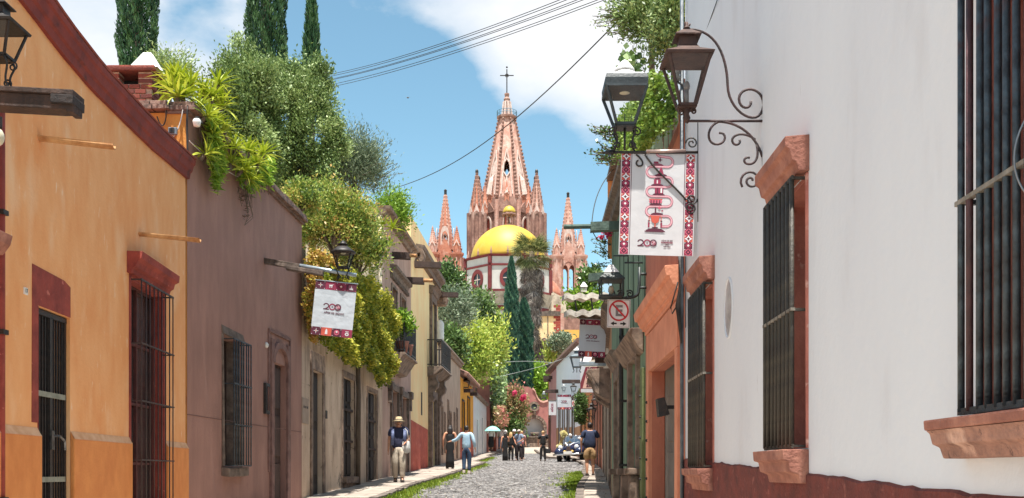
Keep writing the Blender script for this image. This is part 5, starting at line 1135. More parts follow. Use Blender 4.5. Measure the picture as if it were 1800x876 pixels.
# ------------------------------------------------------------------ lanterns
lgl = glassmat('lantern_glass', (.95, .96, .96, 1), .965)
bulbm = mat('lamp_bowl', S(220, 214, 190), S(196, 188, 160), 6, .4, 0)
whp = mat('lantern_white_top', (.75, .75, .74, 1), (.6, .6, .6, 1), 5, .5, .1)
def lantern_body(o, wt, wb, hb, m, roofm, style='square', M0=(0, 0, 0), roof=1.0, legs=True):
    """glazed street lantern standing on (0,0,0): tapered body, roof, chimney and cap; wt, wb = half widths"""
    x0, y0, z0 = M0; z1 = z0+hb
    fr = MB()
    for sx in (-1, 1):
        for sy in (-1, 1): fr.tube([(x0+sx*wb, y0+sy*wb, z0), (x0+sx*wt, y0+sy*wt, z1)], wt*.085, 5)
    for w, z in ((wb, z0), (wt, z1-.001)):
        for s in (-1, 1):
            fr.box(x0-w, x0+w, y0+s*w-wt*.07, y0+s*w+wt*.07, z-wt*.06, z+wt*.06); fr.box(x0+s*w-wt*.07, x0+s*w+wt*.07, y0-w+wt*.07, y0+w-wt*.07, z-wt*.06, z+wt*.06)
    fr.box(x0-wb, x0+wb, y0-wb, y0+wb, z0-wt*.12, z0-wt*.07)
    fr = fr.build('frame', m, o)
    for s, ax in ((-1, 'y'), (1, 'y'), (-1, 'x'), (1, 'x')):
        g_ = MB()
        if ax == 'y': g_.add([(x0-wb, y0+s*wb, z0), (x0+wb, y0+s*wb, z0), (x0+wt, y0+s*wt, z1), (x0-wt, y0+s*wt, z1)], [(0, 1, 2, 3)])
        else: g_.add([(x0+s*wb, y0-wb, z0), (x0+s*wb, y0+wb, z0), (x0+s*wt, y0+wt, z1), (x0+s*wt, y0-wt, z1)], [(0, 1, 2, 3)])
        g_.build('pane', lgl, fr)
    c = (x0, y0, z1)
    if style == 'square':
        MB().sq([(wt*1.13, -.06*wt), (wt*1.17, .06*wt), (wt*.55, .42*wt*roof)], c).build('roof', m, o)
        MB().sq([(wt*.55, .421*wt*roof), (wt*.42, .62*wt*roof), (wt*.40, 1.05*wt*roof)], c).build('chimney', m, o)
        MB().sq([(wt*.62, 1.04*wt*roof), (wt*.62, 1.1*wt*roof), (wt*.22, 1.42*wt*roof), (wt*.1, 1.46*wt*roof)], c).lathe([(wt*.1, 1.46*wt*roof), (wt*.18, 1.56*wt*roof), (wt*.05, 1.7*wt*roof)], 8, c).build('cap', roofm, o)
    elif style == 'band':          # deep square head with a bowl lamp and a round white cap
        MB().sq([(wt*1.03, -.06*wt), (wt*1.06, .36*wt), (wt*1.0, .56*wt)], c).build('head', m, o)
        MB().sq([(wt*.96, .561*wt), (wt*.8, .7*wt)], c).lathe([(wt*.6, .7*wt), (wt*.5, .95*wt), (wt*.36, 1.02*wt)], 14, c).build('roof', roofm, o, True)
        MB().lathe([(wt*.52, 1.03*wt), (wt*.5, 1.1*wt), (wt*.2, 1.5*wt), (wt*.03, 1.62*wt)], 14, c).build('cap', roofm, o, True)
        MB().lathe([(wt*.03, -.12*wt), (wt*.3, -.05*wt), (wt*.38, .08*wt)], 12, c).build('lamp_bowl', bulbm, o, True)
    else:                            # round
        MB().lathe([(wt*1.35, -.08*wt), (wt*1.4, .02*wt), (wt*.95, .35*wt), (wt*.6, .62*wt), (wt*.5, .66*wt)], 16, c).build('roof', m, o, True)
        MB().lathe([(wt*.36, .66*wt), (wt*.34, .8*wt), (wt*.55, .84*wt), (wt*.3, 1.1*wt), (wt*.04, 1.35*wt)], 14, c).build('cap', roofm, o, True)
        MB().lathe([(wt*.03, -.2*wt), (wt*.3, -.12*wt), (wt*.36, .0)], 12, c).build('lamp_bowl', bulbm, o, True)
    return o
def add_legs(o, wb, z0, z1, m, spread=1.5, scroll=True):
    b = MB()
    for sx in (-1, 1):
        for sy in (-1, 1):
            b.tube(bez((sx*wb*.9, sy*wb*.9, z1), (sx*wb*spread, sy*wb*.6, z1-(z1-z0)*.3), (sx*wb*.2, sy*wb*.2, z0+(z1-z0)*.45), (sx*wb*1.15, sy*wb*.5, z0), 10), wb*.1, 5)
        if scroll: b.tube(spiral(sx*wb*1.25, z1-(z1-z0)*.22, wb*.08, wb*.5, 0 if sx > 0 else PI, 1.4*sx, 18), wb*.08, 5); b.tube(spiral(sx*wb*.75, z0+wb*.5, wb*.08, wb*.42, PI/2, -1.4*sx, 18), wb*.08, 5)
    b.tube([(0, 0, z0), (0, 0, z1)], wb*.12, 6)
    return b.build('scroll_support', m, o, True)
# 1: black lantern at the left edge, on its beam
Yb = 7.45; wallx = -3.96-.04*Yb; bx = P(138, 180, Yb).x
LB = thing('lantern_beam', 'dark carved timber beam with a scrolled end at the left edge of the photo', 'beam', (wallx, Yb, P(0, 172, Yb).z))
ln_ = bx-wallx
b = MB(); b.box(-.1, ln_-.12, -.08, .08, -.055, .045); b.box(-.1, ln_, -.1, .1, .046, .085)
b.prism([(ln_-.12, -.055), (ln_-.12, .045), (ln_, .045), (ln_, -.07), (ln_-.05, -.07), (ln_-.06, -.05)], -.08, .08, 'y')
LB.rotation_euler = (0, .055, 0); b.build('timber', woodd, LB, False, .006); MB().box(ln_-.16, ln_+.004, -.105, .105, -.02, .047).box(.0, .1, -.09, .09, -.1, .05).build('carved_end', mat('wood_very_dark', S(52, 42, 40), S(38, 32, 32), 7, .8, .4), LB, False, .008)
def black_lantern(name, label, loc, s, m=None, roofm=None, style='square', leg=.5, group=None, rotz=0, cat='lantern'):
    o = thing(name, label, cat, loc, rotz, group); m = m or iron
    lantern_body(o, .225*s, .125*s, .36*s, m, roofm or m, style, (0, 0, leg*s)); add_legs(o, .13*s, 0, leg*s-.02, m); return o
black_lantern('street_lantern', 'black iron lantern cut by the left edge, standing on the dark beam', (P(-2, 150, Yb).x, Yb, P(0, 157, Yb).z), 0.62, leg=.37)
rp_ = thing('red_drainpipe', 'thin red drainpipe down the left edge of the orange house', 'pipe', (-3.96-.04*8.56+.03, 8.56, 0)); MB().tube([(0, 0, .2), (0, 0, 4.6)], .035, 8).build('pipe', redp, rp_, True)
for z_ in (1.2, 2.6, 3.6): MB().box(-.05, .045, -.045, .045, z_, z_+.04).build('clamp', iron, rp_)
hb_ = thing('stone_hood_end', 'pinkish stone hood end poking in at the left edge below the white bulb', 'hood', (-3.96-.04*8.3, 8.3, P(0, 425, 8.3).z)); MB().prism([(0, -.1), (.14, -.1), (.2, -.02), (.22, .06), (0, .1)], -.4, .06, 'y').build('moulding', cantera, hb_, False, .01)
bl_ = thing('white_bulb', 'white glass globe lamp at the left edge above the stone hood', 'lamp', P(-5, 241, 8.2)); MB().ball((0, 0, 0), .055, None, .075, 12, 8).build('globe', bulbm, bl_, True); MB().lathe([(.04, .075), (.04, .16)], 8).build('socket', iron, bl_)

# 2: lantern and banner on the mauve house beam
Yb = 18.0; wallx = -5.16+.045*Yb
BM = thing('banner_beam', 'weathered timber beam with a grey metal pipe end jutting from the mauve house', 'beam', (wallx, Yb, P(465, 459, Yb).z)); dx = P(626, 486, Yb).x-wallx; dz_ = P(626, 486, Yb).z-P(465, 459, Yb).z
a = math.atan2(-dz_, dx); BM.rotation_euler = (0, a, 0); ln_ = math.hypot(dx, dz_)
MB().box(-.15, .62, -.05, .05, -.05, .05, tx=.0).box(.4, 1.05, -.065, .065, -.095, -.01).build('timber', woodg, BM, False, .012, jit=.01)
MB().tube([(.62, 0, .02), (ln_, 0, .02)], .035, 10).build('pipe', mat('pipe_galvanised', S(176, 190, 200), S(140, 150, 160), 6, .4, .1, metal=.5), BM, True)
lx = P(603, 0, Yb).x
black_lantern('street_lantern', 'round topped black lantern on the beam of the mauve house above the small banner', (lx, Yb, P(603, 492, Yb).z), .72, style='round', leg=.3)
cloth = mat('banner_cloth', (.56, .60, .65, 1), (.50, .54, .59, 1), 3, .6, .5, 5, .5, bdist=.03); clothw = mat('banner_cloth_white', (.60, .59, .61, 1), (.55, .54, .56, 1), 3, .6, .4, 4, .6, bdist=.02)
b_mag = mat('print_magenta', S(156, 44, 80, .9), S(140, 40, 70, .9), 8, .7, 0); b_dark = mat('print_plum', S(92, 28, 54), S(80, 24, 46), 8, .7, 0); b_pink = mat('print_pink', S(206, 96, 120), None, 8, .7, 0); b_or = mat('print_coral', S(206, 92, 72), S(190, 80, 64), 8, .7, 0); b_wh = mat('print_white', (.75, .74, .75, 1), None, 8, .7, 0); b_gr = mat('print_grey', S(120, 116, 124), None, 8, .7, 0)
PR = [b_mag, b_dark, b_pink, b_or, b_wh]
def star4(b, x, z, r, mi, y, k=.35):
    b.add([(x+r*(1 if i % 2 == 0 else k)*math.cos(PI/4*i+PI/2), y, z+r*(1 if i % 2 == 0 else k)*math.sin(PI/4*i+PI/2)) for i in range(8)], [tuple(range(8))[::-1]], mi)
def diamond(b, x, z, r, mi, y): b.add([(x, y, z+r), (x-r, y, z), (x, y, z-r), (x+r, y, z)], [(0, 1, 2, 3)], mi)
def rect(b, x0, x1, z0, z1, mi, y): b.add([(x0, y, z0), (x1, y, z0), (x1, y, z1), (x0, y, z1)], [(0, 1, 2, 3)], mi)
def logo200(o, x, z, s, y):
    """the 200 years emblem: a dark 2 running into a pink and a dark ring"""
    b = MB(); r = .5*s; w = .2*s
    two = [(x-1.55*s+r*math.cos(t)*.9, z+.1*s+r*.8*math.sin(t)) for t in np.linspace(PI*.95, -PI*.18, 10)]+[(x-1.6*s, z-.42*s), (x-2.05*s, z-.5*s)]
    b.add(*ribbon([(p[0], p[1]) for p in two], w, y), 1); rect(b, x-2.0*s, x-1.0*s, z-.58*s, z-.4*s, 1, y-.0005)
    for cx_, mi in ((x-.45*s, 0), (x+.55*s, 1)): b.add(*ribbon([(cx_+.5*s*math.cos(t), z+.5*s*math.sin(t)) for t in np.linspace(0, 2*PI, 25)], w, y-.001 if mi else y-.0005), mi)
    star4(b, x-.45*s, z, .22*s, 1, y); diamond(b, x+.6*s, z, .34*s, 2, y-.0015); diamond(b, x+.6*s, z, .2*s, 4, y-.002); b.add(*ribbon([(x+.3*s, z+.25*s), (x+.62*s, z-.02*s), (x+.95*s, z-.28*s)], .12*s, y-.0025), 0)
    return b.build('emblem', PR, o)
def pictos(b, kind, x, z, r, y):
    """small white pictures in the coloured squares"""
    if kind == 0: star4(b, x, z, r*.8, 4, y, .22); diamond(b, x, z, r*.2, 3, y-.0005)
    elif kind == 1:
        b.add([(x-.5*r, y, z+.25*r), (x-.4*r, y, z-.1*r), (x+.4*r, y, z-.1*r), (x+.7*r, y, z+.55*r), (x+.4*r, y, z+.3*r)], [(0, 1, 2, 3, 4)], 4)
        for t in (-.35, -.15, .2, .36): rect(b, x+t*r-.05*r, x+t*r+.05*r, z-.55*r, z-.1*r, 4, y)
    elif kind == 2: star4(b, x, z, r*.95, 1, y, .5); star4(b, x, z, r*.6, 3, y-.0005, .5); star4(b, x, z, r*.35, 4, y-.001, .4)
    elif kind == 3:
        for t, h in ((-.35, .5), (0, .95), (.35, .5)): b.add([(x+t*r-.14*r, y, z-.6*r), (x+t*r+.14*r, y, z-.6*r), (x+t*r, y, z-.6*r+h*r*1.3)], [(0, 1, 2)], 4)
    elif kind == 4: b.add([(x-.35*r, y, z-.7*r), (x+.35*r, y, z-.7*r), (x+.3*r, y, z+.2*r), (x+.12*r, y, z+.75*r), (x-.12*r, y, z+.75*r), (x-.3*r, y, z+.2*r)], [(0, 1, 2, 3, 4, 5)], 4)
    elif kind == 5: b.add([(x+.75*r*math.cos(t), y, z+.75*r*math.sin(t)) for t in np.linspace(0, 2*PI, 13)[:-1]], [tuple(range(12))], 2); rect(b, x-.5*r, x+.5*r, z-.3*r, z, 0, y-.0005); diamond(b, x, z+.2*r, .3*r, 4, y-.001)
    else:
        b.add([(x+.55*r*math.cos(t), y, z-.2*r+.5*r*math.sin(t)) for t in np.linspace(0, 2*PI, 11)[:-1]], [tuple(range(10))], 4); diamond(b, x, z-.2*r, .25*r, 0, y-.0005)
        for t in (-.3, 0, .3): diamond(b, x+t*r, z+.5*r, .16*r, 4, y)
def banner(label, loc, w, h, tilt=0, shear=0, group='street banners for the two hundredth anniversary', cl=None):
    o = thing('street_banner', label, 'banner', loc, 0, group); o.rotation_euler = (0, tilt, 0)
    n = 14; b = MB()
    def fy(x): return .0018*math.sin(x*9)
    xs = np.linspace(-w/2, w/2, n)
    for a, c in zip(xs, xs[1:]): b.add([(a, fy(a), -h), (c, fy(c), -h), (c, fy(c), 0), (a, fy(a), 0), (a, fy(a)+.004, -h), (c, fy(c)+.004, -h), (c, fy(c)+.004, 0), (a, fy(a)+.004, 0)], [(0, 1, 2, 3), (5, 4, 7, 6)])
    b.build('cloth', cl or cloth, o, True)
    y = -.0026
    for (z0, z1), kinds, cols in (((-.15*h, 0), (0, 1, 2, 3), (1, 0, 0, 1)), ((-h, -.85*h), (0, 4, 5, 6), (1, 3, 1, 0))):
        bb = MB(); bh = z1-z0
        for i in range(4):
            x0 = -w/2+w*i/4; x1 = x0+w/4; rect(bb, x0, x1, z0, z1, cols[i], y); pictos(bb, kinds[i], (x0+x1)/2, (z0+z1)/2, bh*.45, y-.002)
            for sx in (-1, 1):
                for sz in (-1, 1): diamond(bb, (x0+x1)/2+sx*w*.1, (z0+z1)/2+sz*bh*.4, bh*.06, 2 if i % 2 else 4, y-.0015)
        bb.build('printed_border', PR, o)
    logo200(o, .02*w, -.46*h, w*.135, y); text('lettering', 'AÑOS DE LEGADO', w*.058, b_dark, o, (.02*w, y-.001, -.575*h), bold=.001)
    MB().tube([(-w/2-.02, 0, .005), (w/2+.02, 0, .005)], .01, 6).build('top_rod', MC['pipe_galvanised'], o, True)
    return o
tl = P(554, 492, 17.95); tr_ = P(629, 501, 17.95)
banner('small white 200 years banner hanging from the mauve house beam before the vine', ((tl.x+tr_.x)/2, 17.95, (tl.z+tr_.z)/2), (tr_.x-tl.x)*.97, 95/F*18, math.atan2(tl.z-tr_.z, tr_.x-tl.x)*.85)

# 3: rusty lantern on the scrolled bracket of the white house
Yr = 7.15; wx = rx(Yr); k = Yr/F
def RP(px, py): return ((px-CX)*k-wx, 0, E+(HY-py)*k)       # local to the wall point, x towards the street is negative
RL = thing('street_lantern', 'rusty brown lantern on a large scrolled iron bracket on the white house', 'lantern', (wx, Yr, 0))
tb = MB(); r_ = .0095
tb.tube([RP(1343, 165), RP(1343, 300)], .009, 6); tb.tube([RP(1341, 213), RP(1210, 213)], r_, 6)
tb.tube(bez(RP(1206, 52), RP(1262, 48), RP(1278, 105), RP(1279, 150), 14)+bez(RP(1279, 150), RP(1280, 200), RP(1338, 230), RP(1342, 185), 14)[1:]+bez(RP(1342, 185), RP(1342, 150), RP(1300, 150), RP(1299, 174), 12)[1:]+bez(RP(1299, 174), RP(1299, 194), RP(1322, 194), RP(1320, 178), 8)[1:], r_, 6)
tb.tube(bez(RP(1262, 214), RP(1300, 214), RP(1330, 240), RP(1340, 276), 14), r_, 6)
tb.tube(bez(RP(1264, 214), RP(1240, 222), RP(1240, 256), RP(1262, 254), 12)+bez(RP(1262, 254), RP(1278, 252), RP(1278, 232), RP(1264, 234), 8)[1:], r_*.9, 6)
tb.tube(bez(RP(1328, 246), RP(1308, 230), RP(1286, 236), RP(1287, 248), 10)+bez(RP(1287, 248), RP(1290, 260), RP(1304, 254), RP(1300, 246), 8)[1:], r_*.9, 6)
tb.tube(bez(RP(1330, 254), RP(1336, 280), RP(1326, 292), RP(1312, 288), 10)+bez(RP(1312, 288), RP(1304, 284), RP(1310, 274), RP(1318, 278), 8)[1:], r_*.9, 6)
tb.tube(spiral(RP(1320, 318)[0], RP(1320, 318)[2], .01, .075, 0, 1.6, 24), r_*.9, 6); tb.tube(bez(RP(1341, 276), RP(1343, 300), RP(1340, 325), RP(1336, 322), 8), r_*.9, 6)
tb.build('bracket', mat('bracket_iron', S(70, 46, 48), S(44, 34, 36), 12, .6, .3, 60), RL, True)
lc = RP(1207, 188); wt = 40*k
lantern_body(RL, 36*k, 14*k, 82*k, ironr, ironr, 'square', lc, 1.0)
b = MB(); c0 = RP(1207, 188)
b.lathe([(4*k, 0), (9*k, -4*k), (4*k, -12*k), (7*k, -20*k), (2*k, -28*k)], 8, c0)
b.tube(spiral(c0[0]+12*k, c0[2]-8*k, 1*k, 5*k, 0, 1.3, 14), .006, 5); b.tube(spiral(c0[0]-9*k, c0[2]-10*k, 1*k, 6*k, PI, -1.3, 14), .006, 5); b.tube([(c0[0], 0, c0[2]-28*k), (c0[0]+3*k, 0, RP(0, 213)[2])], .01, 6)
b.build('finial', ironr, RL, True)
MB().tube([(c0[0]-.0, 0, c0[2]+3*k), (c0[0], 0, c0[2]+30*k)], 4*k, 8).ball((c0[0], 0, c0[2]+36*k), 6*k, None, 9*k).build('bulb', mat('bulb_dim', S(120, 112, 110), None, 4, .2), RL, True)
b = MB(); tp_ = RP(1207, 52); b.tube([(tp_[0], 0, RP(0, 60)[2]), (tp_[0], 0, RP(0, 40)[2])], 3*k, 6); b.tube(spiral(tp_[0], RP(0, 42)[2], 1*k, 6*k, 0, 1, 14), 1.6*k, 5); b.build('top_ring', ironr, RL, True)

# 4: iron bar with the white-capped lantern and the big banner
Yn = 9.95; wx = rx(Yn); k = Yn/F
def NP(px, py): return ((px-CX)*k-wx, 0, E+(HY-py)*k)
NB = thing('banner_bracket', 'black iron arrow bar with scrolls carrying the large banner on the white house', 'bracket', (wx, Yn, 0))
b = MB(); b.tube([NP(1234, 268), NP(1070, 268)], .014, 8); b.tube([NP(1078, 268), NP(1066, 268), NP(1060, 268)], [.03, .02, .002], 6)
b.tube([NP(1136, 267), NP(1205, 266)], .02, 8, 1); b.tube([NP(1228, 215), NP(1228, 390)], .012, 6)
b.tube(bez(NP(1134, 272), NP(1150, 300), NP(1190, 330), NP(1206, 352), 12), .009, 6); b.tube(spiral(NP(1216, 350)[0], NP(1216, 350)[2], .012, .055, PI, 1.5, 22), .008, 6); b.tube(spiral(NP(1213, 366)[0], NP(1213, 366)[2], .012, .055, PI/2, -1.5, 22), .008, 6)
b.tube(bez(NP(1118, 272), NP(1128, 278), NP(1134, 290), NP(1126, 292), 8)+bez(NP(1126, 292), NP(1118, 294), NP(1116, 284), NP(1122, 282), 6)[1:], .008, 6)
b.tube(spiral(NP(1216, 252)[0], NP(1216, 252)[2], .012, .06, 0, 1.5, 20), .008, 6)
b.build('bar', [iron, mat('metal_pinkish', S(190, 160, 150), S(150, 130, 124), 5, .4, .1, metal=.5)], NB, True)
NL = thing('street_lantern', 'dark lantern with white cone cap standing on the arrow bar above the large banner', 'lantern', (wx+NP(1098, 0)[0], Yn, NP(0, 266)[2]))
lantern_body(NL, 35*k, 16*k, 60*k, mat('lantern_slate', S(58, 66, 70), S(40, 46, 50), 8, .5, .2), whp, 'band', (0, 0, 44*k)); add_legs(NL, 17*k, .01, 43*k, iron)
b = MB(); b.tube([(-.0, 0, 44*k), (-.0, 0, 66*k)], .004, 5); b.tube([(10*k, 0, 44*k), (12*k, 0, 64*k)], .004, 5); b.build('wire_pin', iron, NL)
bw = 131*k; BN = thing('anniversary_banner', 'large white banner with winding pink path and diamond borders on the white house', 'banner', (wx+NP(1158, 0)[0], Yn+.01, NP(0, 269)[2])); BN.rotation_euler = (0, .028, 0)
bh = 180*k; b = MB(); n = 16
fy = lambda x: .0012*math.sin(x*11+1)
for a, c in zip(np.linspace(-bw/2, bw/2, n), np.linspace(-bw/2, bw/2, n)[1:]): b.add([(a, fy(a), -bh), (c, fy(c), -bh), (c, fy(c), 0), (a, fy(a), 0), (a, fy(a)+.004, -bh), (c, fy(c)+.004, -bh), (c, fy(c)+.004, 0), (a, fy(a)+.004, 0)], [(0, 1, 2, 3), (5, 4, 7, 6)])
b.build('cloth', clothw, BN, True); y = -.002; sw = 15*k
for s in (-1, 1):
    xc = s*(bw/2-sw/2-.008); b = MB(); rect(b, xc-sw/2, xc+sw/2, -bh+.006, -.006, 0, y); nd = 15; st = (bh-.012)/nd
    for i in range(nd):
        zc = -.006-st*(i+.5); kd = i % 3
        if kd == 0: rect(b, xc-sw/2, xc+sw/2, zc-st/2, zc+st/2, 3, y-.0005); diamond(b, xc, zc, sw*.5, 0, y-.001); star4(b, xc, zc, sw*.48, 4, y-.0015, .5); star4(b, xc, zc, sw*.22, 1, y-.002, .5)
        elif kd == 1: rect(b, xc-sw/2, xc+sw/2, zc-st/2, zc+st/2, 1, y-.0005); diamond(b, xc, zc, sw*.46, 0, y-.001); diamond(b, xc, zc, sw*.16, 4, y-.0015)
        else: rect(b, xc-sw/2, xc+sw/2, zc-st/2, zc+st/2, 0, y-.0005); diamond(b, xc, zc, sw*.48, 2, y-.001); diamond(b, xc, zc, sw*.34, 1, y-.0015); diamond(b, xc, zc, sw*.12, 2, y-.002)
        for q1 in (-1, 1): diamond(b, xc+q1*sw*.4, zc+st*.38, sw*.07, 4, y-.002)
    b.build('printed_border', PR, BN)
    b = MB(); rect(b, xc-s*(sw/2+.012)-.003, xc-s*(sw/2+.012)+.003, -bh+.006, -.006, 1, y); b.build('border_line', PR, BN)
def bx_(px): return (px-1158)*k
def bz_(py): return -(py-269)*k
rows = [284, 302, 325, 345, 368, 390, 411]; pth = [(bx_(1150), bz_(270)), (bx_(1158), bz_(275))]
L_, R_ = 1141, 1183
pth = bez((bx_(1155), bz_(269)), (bx_(1155), bz_(277)), (bx_(1166), bz_(274)), (bx_(1172), bz_(276)), 6)
side = 1; rws = [276, 293, 311, 328.5, 345, 363, 379.5, 398]
for i in range(len(rws)-1):
    za, zb2 = bz_(rws[i]), bz_(rws[i+1]); r_ = (za-zb2)/2; xe = bx_(R_-8 if side > 0 else L_+6)
    pth += [(xe+side*r_*math.sin(t), (za+zb2)/2+r_*math.cos(t)) for t in np.linspace(0, PI, 9)]; side = -side
pth.append((bx_(1166), bz_(398)))
b = MB(); b.add(*ribbon(pth, 4.2*k, y), 0); b.add(*ribbon(pth, 2.6*k, y-.0006), 1); b.build('winding_path', [mat('print_rose', S(170, 70, 96), None, 8, .7, 0), mat('print_blush', S(222, 168, 178), None, 8, .7, 0)], BN)
ib = MB()
def mound(px, py, w): ib.add([(bx_(px)+w*k*math.cos(t), y-.0015, bz_(py)+w*.35*k*math.sin(t)) for t in np.linspace(0, PI, 8)], [tuple(range(8))], 1)
for i, (px, py) in enumerate(((1156, 291), (1163, 309), (1157, 326.5), (1160, 343), (1155, 361), (1158, 377.5))):
    mound(px, py, 11)
    if i == 0: rect(ib, bx_(px-6), bx_(px+2), bz_(py-4), bz_(py-7), 0, y-.002); star4(ib, bx_(px+5), bz_(py-10), 5*k, 1, y-.002, .3)
    elif i == 1: ib.add([(bx_(px-5), y-.002, bz_(py-2)), (bx_(px+5), y-.002, bz_(py-2)), (bx_(px+3), y-.002, bz_(py-10)), (bx_(px), y-.002, bz_(py-16)), (bx_(px-3), y-.002, bz_(py-10))], [(0, 1, 2, 3, 4)], 0)
    elif i == 2: rect(ib, bx_(px-6), bx_(px+6), bz_(py-3), bz_(py-11), 0, y-.002); rect(ib, bx_(px-4), bx_(px+4), bz_(py-11), bz_(py-14), 1, y-.002); rect(ib, bx_(px-1), bx_(px+1), bz_(py-4), bz_(py-10), 4, y-.0025)
    elif i == 3: rect(ib, bx_(px-7), bx_(px+8), bz_(py-3), bz_(py-13), 0, y-.002); rect(ib, bx_(px-3), bx_(px-1), bz_(py-3), bz_(py-13), 1, y-.0025); rect(ib, bx_(px+3), bx_(px+6), bz_(py-4), bz_(py-12), 4, y-.0025)
    elif i == 4: rect(ib, bx_(px-11), bx_(px+11), bz_(py-4), bz_(py-10), 2, y-.002); [rect(ib, bx_(px+t), bx_(px+t+2), bz_(py-3), bz_(py-9), 1, y-.0025) for t in (-9, -4, 1, 6)]; rect(ib, bx_(px-12), bx_(px+12), bz_(py-10), bz_(py-11.5), 3, y-.0025)
    else: rect(ib, bx_(px-4), bx_(px-1.5), bz_(py-3), bz_(py-13), 1, y-.002); diamond(ib, bx_(px+4), bz_(py-12), 3*k, 2, y-.002); diamond(ib, bx_(px+9), bz_(py-7), 2*k, 0, y-.002)
px, py = 1155, 405
mound(px, py+2, 17); rect(ib, bx_(px-18), bx_(px+18), bz_(py+3), bz_(py+1), 1, y-.002)
ib.add([(bx_(px-8), y-.003, bz_(py-26)), (bx_(px-6), y-.003, bz_(py-15)), (bx_(px), y-.003, bz_(py-11)), (bx_(px+6), y-.003, bz_(py-15)), (bx_(px+8), y-.003, bz_(py-26))], [(0, 1, 2, 3, 4)], 3); rect(ib, bx_(px-1.2), bx_(px+1.2), bz_(py-5), bz_(py-12), 3, y-.003); rect(ib, bx_(px-5), bx_(px+5), bz_(py-4), bz_(py-6), 1, y-.003)
for s in (-1, 1): ib.add(*ribbon([(bx_(px+s*(8+3*math.sin(t))), bz_(py-21+5*math.cos(t))) for t in np.linspace(0, PI, 8)], 1.2*k, y-.003), 3); rect(ib, bx_(px+s*11-1.5), bx_(px+s*11+1.5), bz_(py-5), bz_(py-14), 0, y-.003); diamond(ib, bx_(px+s*11), bz_(py-16), 2*k, 1, y-.003)
ib.build('printed_pictures', PR, BN)
logo200(BN, bx_(1147), bz_(427.5), 10.6*k, y)
for i, (s_, m_) in enumerate((('AÑOS DE SER', b_dark), ('PATRIMONIO', b_mag), ('VIVO', b_dark), ('1824 - 2024', b_dark))): text('lettering', s_, (3.3, 3.4, 2.6, 2.6)[i]*k, m_, BN, (bx_(1177), y-.001, bz_(423+i*3.4)), bold=.0004)

# 5: lantern with the no-parking sign on the green house
Yg = 14.55; wx = rx(Yg); k = Yg/F
def GP(px, py): return ((px-CX)*k-wx, 0, E+(HY-py)*k)
SL = thing('street_lantern', 'small dark lantern with white pyramid top above the no parking sign', 'lantern', (wx, Yg, 0))
b = MB(); b.tube(bez(GP(1052, 524), GP(1090, 524), GP(1118, 528), GP(1122, 515), 12)+[GP(1124, 500), GP(1124, 470)], .022, 7); b.tube([GP(1122, 482), GP(1138, 482)], .02, 6); b.tube([GP(1122, 506), GP(1138, 506)], .02, 6)
for px in (1075, 1091, 1107): b.tube(spiral(GP(px, 517)[0], GP(px, 517)[2], .012, .055, 0, 1.4, 18), .012, 5)
b.tube([GP(1078, 450), GP(1104, 450), GP(1104, 462)], .012, 5); b.tube([GP(1098, 462), GP(1130, 462)], .014, 5)
b.build('bracket', mat('bracket_dark_green', S(44, 54, 54), S(34, 40, 40), 8, .5, .2), SL, True)
c0 = GP(1074, 522)
lantern_body(SL, 19*k, 18*k, 28*k, MC['bracket_dark_green'], whp, 'none' if False else 'square', c0, .01)
for ch_ in list(SL.children):
    if ch_.name.split('.')[0] in ('roof', 'chimney', 'cap'): bpy.data.objects.remove(ch_)
cz = (c0[0], 0, c0[2]+28*k); MB().sq([(22*k, -1*k), (22*k, 2*k), (12*k, 13*k)], cz).build('roof', MC['bracket_dark_green'], SL); MB().sq([(13*k, 13.2*k), (12*k, 15*k), (4*k, 27*k), (1*k, 29*k)], cz).build('cap', whp, SL)
MB().ball((c0[0], 0, c0[2]+12*k), 5*k, None, 8*k).build('bulb', bulbm, SL, True)
sg_ = thing('no_parking_sign', 'white no parking sign with crossed E and two black arrows under the small lantern', 'sign', (wx+GP(1088, 0)[0], Yg-.03, GP(0, 527)[2])); sg_.rotation_euler = (0, .03, 0)
w, h = 20*k, 50*k
sgw = mat('sign_white', (.76, .76, .75, 1), (.7, .69, .68, 1), 5, .4, .05); sgr = mat('sign_red', S(206, 40, 48), None, 5, .5, 0); sgk = mat('sign_black', S(28, 28, 28), None, 5, .5, 0); sge = mat('sign_grey', S(130, 128, 128), None, 5, .5, 0)
MB().box(-w, w, 0, .012, -h, 0).build('plate', sgw, sg_, False, .003)
text('lettering', 'E', 26*k, sge, sg_, (0, -.003, -21*k), bold=.008)
b = MB(); b.add(*ribbon([(16*k*math.cos(t), -20*k+17*k*math.sin(t)) for t in np.linspace(0, 2*PI, 33)], 3*k, -.004)); b.add(*ribbon([(-11*k, -9*k), (11*k, -31*k)], 3*k, -.005)); b.build('prohibition_ring', sgr, sg_)
b = MB()
for s in (-1, 1): rect(b, min(s*3*k, s*9*k), max(s*3*k, s*9*k), -44*k, -41.4*k, 0, -.004); b.add([(s*8*k, -.004, -46.5*k), (s*14*k, -.004, -42.7*k), (s*8*k, -.004, -39*k)], [(0, 1, 2)])
b.build('arrow', sgk, sg_)
b = MB()
for x0, x1, z0, z1 in ((-w+.01, w-.01, -.014, -.01), (-w+.01, w-.01, -h+.01, -h+.014), (-w+.01, -w+.014, -h+.014, -.014), (w-.014, w-.01, -h+.014, -.014)): rect(b, x0, x1, z0, z1, 0, -.002)
b.build('border_line', sgk, sg_)
for s in (-1, 1): MB().tube([(s*w*.6, .0, 0), (s*w*.6, 0, .05)], .008, 5).build('hanger', iron, sg_)

